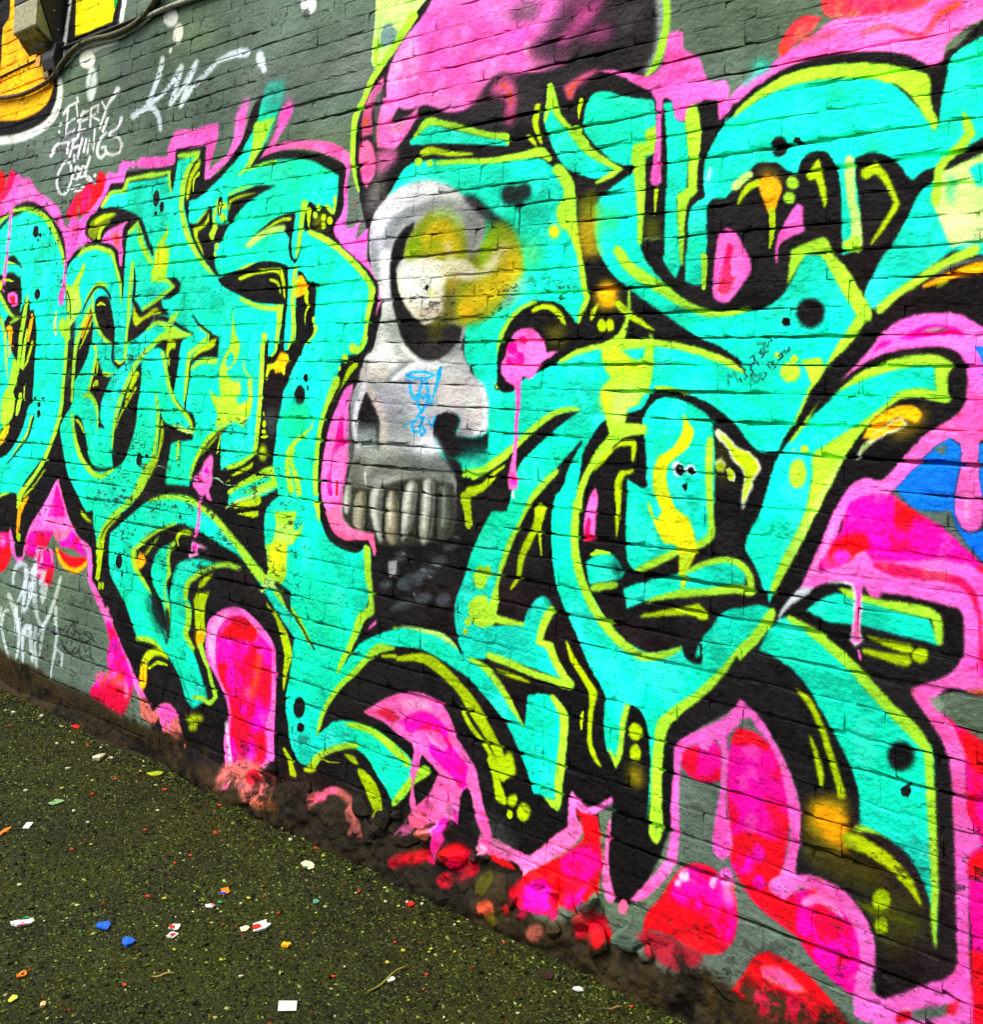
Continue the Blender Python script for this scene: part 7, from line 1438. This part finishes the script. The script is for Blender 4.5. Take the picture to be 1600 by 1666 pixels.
def ball(name, loc, r, mat, parent, sc3=(1, 1, 1)):
    bm = bmesh.new(); bmesh.ops.create_uvsphere(bm, u_segments=14, v_segments=8, radius=r)
    for v in bm.verts: v.co = Vector((v.co.x*sc3[0], v.co.y*sc3[1], v.co.z*sc3[2]))
    o = link(name, bm_mesh(name, bm), mat, parent); o.location = Vector(loc)-parent.location
    for p in o.data.polygons: p.use_smooth = True
    return o
extrude('housing', [(0, 3.950), (.0, 3.470), (.045, 3.445), (.064, 3.500), (.152, 3.700), (.158, 3.950)], -6.145, -5.83, BLACK, lamp)
cover = extrude('cover', [(.050, 3.462), (.068, 3.504), (.150, 3.690), (.156, 3.678), (.151, 3.535), (.146, 3.527)], -6.125, -5.842, LENS, lamp, .003)
extrude('cover_base', [(.03, 3.448), (.05, 3.458), (.142, 3.524), (.118, 3.485), (.06, 3.420)], -6.10, -5.865, plain('amber_grime', (120, 100, 14), .4, .5, 0, .6), lamp, .003)
for x, y, z in ((-5.829, .06, 3.630), (-5.829, .03, 3.530)): ball('screw', (x, D-y, z), .007, STEEL, lamp, (.5, 1, 1))
extrude('sensor', [(.0, 3.470), (.0, 3.300), (.045, 3.305), (.062, 3.370), (.05, 3.450)], -5.94, -5.80, BLACK, lamp, .008)
extrude('hinge', [(.02, 3.480), (.02, 3.430), (.08, 3.430), (.09, 3.460)], -6.02, -5.86, BLACK, lamp, .006)
extrude('amber_tab', [(.04, 3.420), (.05, 3.340), (.062, 3.340), (.062, 3.400)], -6.01, -5.955, AMBER, lamp, .004)
extrude('brass_clip', [(.01, 3.330), (.01, 3.265), (.04, 3.270), (.045, 3.320)], -5.945, -5.885, BRASS, lamp, .004)
def tube(name, pts, r, mat, label, cat='cable', parent=None):
    cu = bpy.data.curves.new(name, 'CURVE'); cu.dimensions = '3D'; cu.bevel_depth = r; cu.bevel_resolution = 3; cu.use_fill_caps = True
    sp = cu.splines.new('NURBS'); sp.points.add(len(pts)-1); sp.use_endpoint_u = True; sp.order_u = 3; sp.resolution_u = 6
    for q, p in zip(sp.points, pts): q.co = (*p, 1)
    t = bpy.data.objects.new(name, cu); C.objects.link(t); dg = bpy.context.evaluated_depsgraph_get()
    me = bpy.data.meshes.new_from_object(t.evaluated_get(dg)); bpy.data.objects.remove(t); bpy.data.curves.remove(cu)
    for p in me.polygons: p.use_smooth = True
    me.materials.clear(); o = link(name, me, mat, parent)
    return tag(o, label, cat) if label else o
main = [(-5.832, 2.662, 3.271), (-5.787, 2.662, 3.301), (-5.723, 2.662, 3.341), (-5.639, 2.662, 3.380), (-5.526, 2.662, 3.399), (-5.413, 2.662, 3.397), (-5.262, 2.662, 3.380), (-5.106, 2.662, 3.378), (-4.987, 2.662, 3.389), (-4.903, 2.662, 3.415), (-4.844, 2.662, 3.446), (-4.75, 2.662, 3.520), (-4.62, 2.66, 3.690)]
o = tube('cable', main, .0155, OLIVE, 'thick grimy olive cable bending up to the right from the wall lamp')
for x, z in ((-5.80, 3.292), (-5.53, 3.399), (-4.90, 3.416)):
    bm = bmesh.new(); bmesh.ops.create_cone(bm, cap_ends=True, segments=16, radius1=.0195, radius2=.0195, depth=.012 if x > -5.7 else .05, matrix=Matrix.Translation((x, 2.662, z))@Matrix.Rotation(math.pi/2, 4, 'Y')@Matrix.Rotation(.7 if x > -5 else (.75 if x < -5.7 else .25), 4, 'X'))
    link('cable_tie', bm_mesh('cable_tie', bm), BLKC, o)
tube('cable', [(-5.836, 2.677, 3.283), (-5.758, 2.677, 3.328), (-5.665, 2.677, 3.355), (-5.571, 2.677, 3.372), (-5.507, 2.677, 3.382), (-5.321, 2.677, 3.365), (-5.131, 2.677, 3.355), (-4.954, 2.677, 3.382), (-4.869, 2.677, 3.400)], .008, GREYC, 'thin pale cable tucked under the thick olive cable')
tube('cable', [(-5.80, 2.667, 3.292), (-5.843, 2.667, 3.275), (-5.912, 2.667, 3.255), (-6.044, 2.667, 3.239), (-6.196, 2.667, 3.231), (-6.357, 2.667, 3.239), (-6.526, 2.667, 3.259), (-6.793, 2.667, 3.297), (-7.3, 2.667, 3.360)], .0135, plain('rusty_cable', (86, 58, 16), .6, .35, 0, .7), 'sagging brown cable crossing the orange paint below the lamp')
tube('cable', [(-7.3, 2.684, 3.375), (-6.845, 2.684, 3.390), (-6.586, 2.684, 3.403), (-6.34, 2.684, 3.412), (-6.06, 2.684, 3.423)], .006, plain('maroon_cable', (50, 14, 12), .6, .3, 0, .3), 'thin straight dark cable on orange paint running left from the lamp')
tube('cable', [(-5.90, 2.680, 3.428), (-5.669, 2.680, 3.427), (-5.465, 2.680, 3.428), (-5.239, 2.680, 3.428), (-5.055, 2.680, 3.430), (-4.937, 2.680, 3.434), (-4.8, 2.68, 3.480)], .009, BLKC, 'straight black cable above the thick olive cable')
tube('cable', [(-4.91, 2.672, 3.410), (-4.766, 2.672, 3.417), (-4.612, 2.672, 3.417), (-4.453, 2.672, 3.408), (-4.301, 2.672, 3.406), (-3.930, 2.675, 3.410), (-3.230, 2.675, 3.430)], .013, GREYC, 'pale grey cable leaving the picture along the top edge')
# ------------------------------------------------------------------ litter on the tarmac
LMAT = {}
def lmat(c):
    if c not in LMAT: LMAT[c] = plain('scrap_%02x%02x%02x' % c, c, .55, .35, 0, .22)
    return LMAT[c]
VDIR = Vector((FWD.x, FWD.y)).normalized(); RDIR = Vector((VDIR.y, -VDIR.x))
def scrap_mesh(name, w_, d_, seed, kind):
    r = random.Random(seed); bm = bmesh.new(); n = {'square': 4, 'flake': 7, 'scrap': 9, 'pebble': 8}[kind]
    pts = []
    for i in range(n):
        a = 2*math.pi*(i+.5)/n; k = 1.25 if kind == 'square' else r.uniform(.62, 1.18)
        if kind == 'square': k *= r.uniform(.93, 1.05)
        pts.append((math.cos(a)*k*w_/2, math.sin(a)*k*d_/2))
    th = .0012 if kind != 'pebble' else min(w_, d_)*.35
    curl = {'square': .001, 'flake': .003, 'scrap': .006, 'pebble': 0}[kind]
    top = [bm.verts.new((x, y, th+curl*r.random())) for x, y in pts]; bot = [bm.verts.new((x*.97, y*.97, 0)) for x, y in pts]
    c = bm.verts.new((0, 0, th*(1.6 if kind == 'pebble' else 1.2)+curl*.3))
    for i in range(n):
        j = (i+1) % n; bm.faces.new((top[i], top[j], c)); bm.faces.new((bot[i], bot[j], top[j], top[i]))
    bm.faces.new(bot[::-1]); return bm_mesh(name, bm)
def scrap(name, x, y, w_, d_, col, kind, label, cat, group=None, seed=0, rot=0., extra=()):
    o = link(name, scrap_mesh(name, w_, d_, seed, kind), lmat(col)); o.location = (x, y, gz_at(x, y)+.003)
    o.rotation_euler = (0, 0, math.atan2(RDIR.y, RDIR.x)+rot); tag(o, label, cat, group)
    for i, (nm, dx, dy, ww, dd, c2) in enumerate(extra):
        p = link(nm, scrap_mesh(nm, ww, dd, seed+50+i, 'flake'), lmat(c2), o); p.location = (dx, dy, .0035+.002*i)
    return o
def twig(name, x, y, L, rot, r, col, label, cat):
    bm = bmesh.new(); n = 7; rings = []
    for i in range(n):
        t = i/(n-1)-.5; c = Vector((t*L, .06*L*math.sin(t*4), r*1.2+.002*math.sin(t*7))); rr = r*(1-.5*abs(t))
        rings.append([bm.verts.new(c+Vector((0, rr*math.cos(a), rr*math.sin(a)))) for a in [k*math.pi/3 for k in range(6)]])
    for A, B in zip(rings, rings[1:]):
        for i in range(6): bm.faces.new((A[i], A[(i+1) % 6], B[(i+1) % 6], B[i]))
    bm.faces.new(rings[0][::-1]); bm.faces.new(rings[-1])
    o = link(name, bm_mesh(name, bm), lmat(col)); o.location = (x, y, gz_at(x, y)+.003); o.rotation_euler = (0, 0, math.atan2(RDIR.y, RDIR.x)+rot); tag(o, label, cat)
scrap('paper_scrap', -3.994, 1.967, 0.0255, 0.0663, (205, 208, 202), 'square', 'small clean white square lying alone on the tarmac at left', 'paper scrap', None, 0, 0.12, ())
scrap('bottle_cap', -3.982, 1.875, 0.025, 0.0819, (236, 120, 10), 'scrap', 'orange plastic bit at the left edge of the tarmac', 'plastic bit', None, 1, -0.13, ())
scrap('torn_wrapper', -3.298, 1.631, 0.0631, 0.0528, (205, 208, 202), 'scrap', 'torn white wrapper with red and green print, lower left tarmac', 'wrapper', None, 2, 0.04, (('print_patch', 0.006, -0.016, 0.016, 0.022, (226, 60, 110)), ('print_patch', 0.004, 0.02, 0.022, 0.01, (30, 120, 66))))
scrap('balloon_scrap', -3.121, 1.797, 0.0495, 0.0556, (14, 84, 196), 'scrap', 'long bright blue balloon scrap, the farther left of two blue ones', 'balloon scrap', None, 3, 0.21, ())
scrap('balloon_scrap', -2.996, 1.803, 0.0449, 0.06, (14, 84, 196), 'scrap', 'rounded bright blue balloon scrap, the nearer right of two blue ones', 'balloon scrap', None, 4, 0.38, ())
scrap('wrapper_piece', -2.976, 1.945, 0.0303, 0.0392, (205, 208, 202), 'scrap', 'red and white wrapper piece, upper one of a pair on the tarmac', 'wrapper', None, 5, -0.30, (('print_patch', -0.004, -0.006, 0.02, 0.016, (224, 26, 16)),))
scrap('wrapper_piece', -2.938, 1.913, 0.0351, 0.0342, (205, 208, 202), 'scrap', 'red and white wrapper piece, lower one of a pair on the tarmac', 'wrapper', None, 6, -0.13, (('print_patch', 0.002, 0, 0.016, 0.018, (224, 26, 16)),))
scrap('wrapper_piece', -3.03, 2.104, 0.0374, 0.0341, (205, 208, 202), 'scrap', 'small white scrap with red spot beside the orange and blue bit', 'wrapper', None, 7, 0.04, (('print_patch', 0.006, 0, 0.01, 0.012, (224, 26, 16)),))
scrap('plastic_bit', -3.089, 2.195, 0.0347, 0.0541, (236, 120, 10), 'scrap', 'orange plastic bit with a blue edge on the tarmac', 'plastic bit', None, 8, 0.21, (('blue_edge', -0.004, -0.022, 0.02, 0.014, (14, 84, 196)),))
scrap('leaf_bit', -3.036, 2.142, 0.017, 0.026, (30, 120, 66), 'flake', 'green shred just below the orange and blue plastic bit', 'plastic bit', None, 9, 0.38, ())
scrap('plastic_ring', -3.016, 1.505, 0.0225, 0.0339, (236, 120, 10), 'scrap', 'orange ring-shaped bit near the lower left corner', 'plastic bit', None, 10, -0.30, (('hollow', 0, 0, 0.01, 0.01, (60, 40, 14)),))
scrap('leaf', -2.913, 1.434, 0.0231, 0.0344, (222, 206, 60), 'flake', 'bright yellow leaf fragment near the lower left corner', 'leaf', None, 11, -0.13, ())
scrap('pebble', -2.827, 1.472, 0.0183, 0.0273, (206, 168, 110), 'pebble', 'tan pebble near the lower left corner', 'pebble', None, 12, 0.04, ())
scrap('wrapper_piece', -3.39, 2.66, 0.0539, 0.0836, (205, 208, 202), 'scrap', 'red and white wrapper piece close to the foot of the wall', 'wrapper', None, 13, 0.21, (('print_patch', 0.012, -0.006, 0.016, 0.03, (224, 26, 16)), ('print_patch', -0.01, 0.01, 0.012, 0.012, (224, 26, 16))))
scrap('paper_scrap', -3.07, 2.515, 0.0496, 0.0652, (214, 208, 168), 'scrap', 'cream paper scrap with green tail in the middle of the tarmac', 'paper scrap', None, 14, 0.38, (('green_tail', -0.016, -0.02, 0.016, 0.012, (30, 120, 66)),))
scrap('wrapper_piece', -2.819, 2.142, 0.0472, 0.0787, (205, 208, 202), 'scrap', 'crumpled white scrap with a big red spot, centre of the tarmac', 'wrapper', None, 15, -0.30, (('print_patch', -0.006, -0.016, 0.03, 0.035, (224, 26, 16)),))
scrap('plastic_bit', -2.672, 2.125, 0.0334, 0.0366, (240, 160, 10), 'scrap', 'yellow-orange plastic bit right of the red-spotted white scrap', 'plastic bit', None, 16, -0.13, ())
scrap('paint_chip', -2.838, 2.364, 0.0231, 0.0303, (70, 140, 120), 'flake', 'teal paint chip in the middle of the tarmac', 'paint chip', None, 17, 0.04, ())
scrap('card_piece', -2.406, 1.93, 0.0554, 0.0562, (205, 208, 202), 'square', 'large pale grey-white card piece at the bottom edge', 'card', None, 18, 0.12, ())
scrap('paper_scrap', -2.325, 2.219, 0.0269, 0.0292, (205, 208, 202), 'scrap', 'small white scrap lying on the faint yellow-green twig', 'paper scrap', None, 19, 0.38, ())
scrap('paper_scrap', -2.836, 2.093, 0.0252, 0.0389, (214, 208, 168), 'flake', 'cream chip left of the red-spotted white scrap', 'paper scrap', None, 20, -0.30, ())
scrap('paper_scrap', -1.946, 2.565, 0.0341, 0.0259, (190, 200, 196), 'flake', 'pale flake on the darker tarmac below the star-shaped pink paint', 'paper scrap', None, 21, -0.13, ())
scrap('leaf', -4.187, 2.59, 0.0591, 0.0841, (150, 170, 30), 'flake', 'lime green leaf on the tarmac near the wall', 'leaf', None, 22, 0.04, ())
scrap('green_scrap', -4.138, 2.14, 0.0584, 0.06, (120, 160, 110), 'scrap', 'pale green and teal shred above the white square', 'plastic bit', None, 23, 0.21, (('teal_bit', -0.008, 0.01, 0.014, 0.012, (30, 120, 66)),))
scrap('paint_chip', -4.998, 2.66, 0.0443, 0.0806, (224, 26, 16), 'flake', 'bright red chip on tarmac close to the far left wall foot', 'paint chip', None, 24, 0.38, ())
scrap('pebble', -4.527, 2.52, 0.0356, 0.0754, (214, 208, 168), 'pebble', 'pale diamond-shaped chip left of the lime green leaf', 'pebble', None, 25, -0.30, ())
scrap('red_chip', -2.627, 2.573, 0.0272, 0.0388, (224, 26, 16), 'flake', 'red chip with white edge at the right of the tarmac', 'paint chip', None, 26, -0.13, (('white_edge', -0.012, 0.004, 0.01, 0.012, (205, 208, 202)),))
scrap('concrete_flake', -2.755, 2.66, 0.082, 0.0479, (150, 158, 132), 'flake', 'pale broken cement flake against the foot of the wall, right', 'cement flake', None, 27, 0.04, ())
scrap('concrete_flake', -2.896, 2.66, 0.0837, 0.0352, (128, 136, 104), 'flake', 'pale broken cement flake against the foot of the wall, left', 'cement flake', None, 28, 0.21, ())
scrap('concrete_flake', -2.58, 2.654, 0.055, 0.0262, (160, 170, 150), 'flake', 'thin pale flake beside the wall foot below the cement flakes', 'cement flake', None, 29, 0.38, ())
scrap('leaf', -2.052, 2.56, 0.0452, 0.0675, (34, 24, 14), 'flake', 'dark brown dead leaf on the tarmac near the wall', 'leaf', None, 30, -0.30, ())
for i, (x, y, a_, b_) in enumerate([(-5.184, 2.424, 0.0108, 0.0251), (-3.698, 2.266, 0.013, 0.0147), (-3.521, 2.442, 0.0175, 0.0145), (-4.242, 2.439, 0.0121, 0.0187), (-4.006, 2.525, 0.0166, 0.0177), (-4.143, 2.292, 0.0093, 0.0174), (-3.731, 2.6, 0.014, 0.0166), (-2.777, 1.672, 0.0128, 0.008), (-2.808, 2.513, 0.0099, 0.0113), (-2.282, 2.312, 0.012, 0.0083), (-2.228, 2.251, 0.0067, 0.0079), (-2.853, 2.231, 0.0112, 0.0103), (-2.447, 2.113, 0.0134, 0.0082), (-2.476, 2.369, 0.009, 0.0093), (-3.702, 1.988, 0.0143, 0.0135), (-3.381, 2.191, 0.0081, 0.0127), (-1.791, 2.6, 0.0102, 0.008), (-3.166, 2.62, 0.0172, 0.0135), (-2.259, 2.609, 0.0092, 0.0094), (-3.212, 1.993, 0.0132, 0.0111), (-3.403, 2.267, 0.0083, 0.0131)]): scrap('paint_fleck', x, y, a_, b_, (214, 50, 22), 'flake', 'tiny red-orange fleck on the mossy tarmac', 'paint fleck', 'red flecks on the tarmac', 100+i, i*1.3)
for i, (x, y, a_, b_) in enumerate([(-5.445, 2.521, 0.0113, 0.0276), (-5.383, 2.533, 0.0169, 0.0272), (-5.233, 2.6, 0.0227, 0.0269), (-4.79, 2.535, 0.0131, 0.0228), (-4.496, 2.56, 0.0178, 0.0209), (-4.658, 2.6, 0.0107, 0.023), (-4.014, 2.151, 0.0133, 0.016), (-3.283, 2.6, 0.0178, 0.0145), (-4.824, 2.477, 0.0131, 0.0228), (-4.326, 2.112, 0.0161, 0.0177), (-2.286, 1.99, 0.0063, 0.0072), (-2.095, 2.196, 0.0096, 0.0072), (-3.547, 1.735, 0.015, 0.0117), (-3.836, 2.395, 0.0113, 0.0161), (-3.876, 2.136, 0.0151, 0.0151), (-2.469, 2.173, 0.0068, 0.0085), (-2.691, 2.526, 0.0117, 0.0108), (-1.979, 2.354, 0.013, 0.0074), (-2.434, 2.579, 0.0094, 0.01), (-4.475, 2.356, 0.0171, 0.0198), (-2.987, 2.186, 0.0076, 0.0108), (-2.601, 2.6, 0.0118, 0.011), (-2.61, 1.926, 0.0132, 0.0082)]): scrap('chalky_fleck', x, y, a_, b_, (168, 170, 140), 'pebble', 'tiny whitish fleck on the mossy tarmac', 'paint fleck', 'whitish flecks on the tarmac', 100+i, i*1.3)
for i, (x, y, a_, b_) in enumerate([(-3.839, 2.64, 0.0095, 0.0173), (-2.954, 2.6, 0.0125, 0.0126), (-3.001, 2.223, 0.0153, 0.011), (-2.642, 2.536, 0.0097, 0.0107), (-2.424, 2.356, 0.0124, 0.009), (-2.526, 2.499, 0.0075, 0.01), (-2.425, 2.354, 0.0107, 0.009), (-2.405, 2.276, 0.0139, 0.0086), (-2.218, 2.183, 0.0082, 0.0076), (-2.376, 2.421, 0.0125, 0.0091), (-2.774, 2.315, 0.0075, 0.0103), (-3.699, 2.057, 0.0124, 0.0138), (-3.167, 2.024, 0.015, 0.011), (-3.013, 1.697, 0.0084, 0.0091), (-2.861, 1.873, 0.012, 0.009), (-4.258, 2.563, 0.0099, 0.0194), (-3.096, 2.6, 0.013, 0.0136), (-2.439, 2.6, 0.0154, 0.0105), (-2.317, 2.46, 0.0089, 0.009), (-2.721, 1.937, 0.0119, 0.0087), (-4.284, 2.365, 0.0096, 0.0186), (-4.273, 2.231, 0.014, 0.0179)]): scrap('leaf_fleck', x, y, a_, b_, (168, 166, 40), 'flake', 'tiny yellow-green fleck on the mossy tarmac', 'paint fleck', 'yellow-green flecks on the tarmac', 100+i, i*1.3)
twig('twig', -2.755, 1.773, 0.0588, 0.35, 0.0022, (168, 140, 60), 'short straw-coloured stick near the bottom left of the tarmac', 'twig')
twig('twig', -2.332, 2.211, 0.1682, 0.9, 0.003, (128, 130, 40), 'long faint yellow-green twig near the bottom of the tarmac', 'twig')
twig('twig', -1.818, 2.56, 0.0398, 0.2, 0.002, (150, 110, 60), 'tiny brown straw on the tarmac at the bottom right', 'twig')
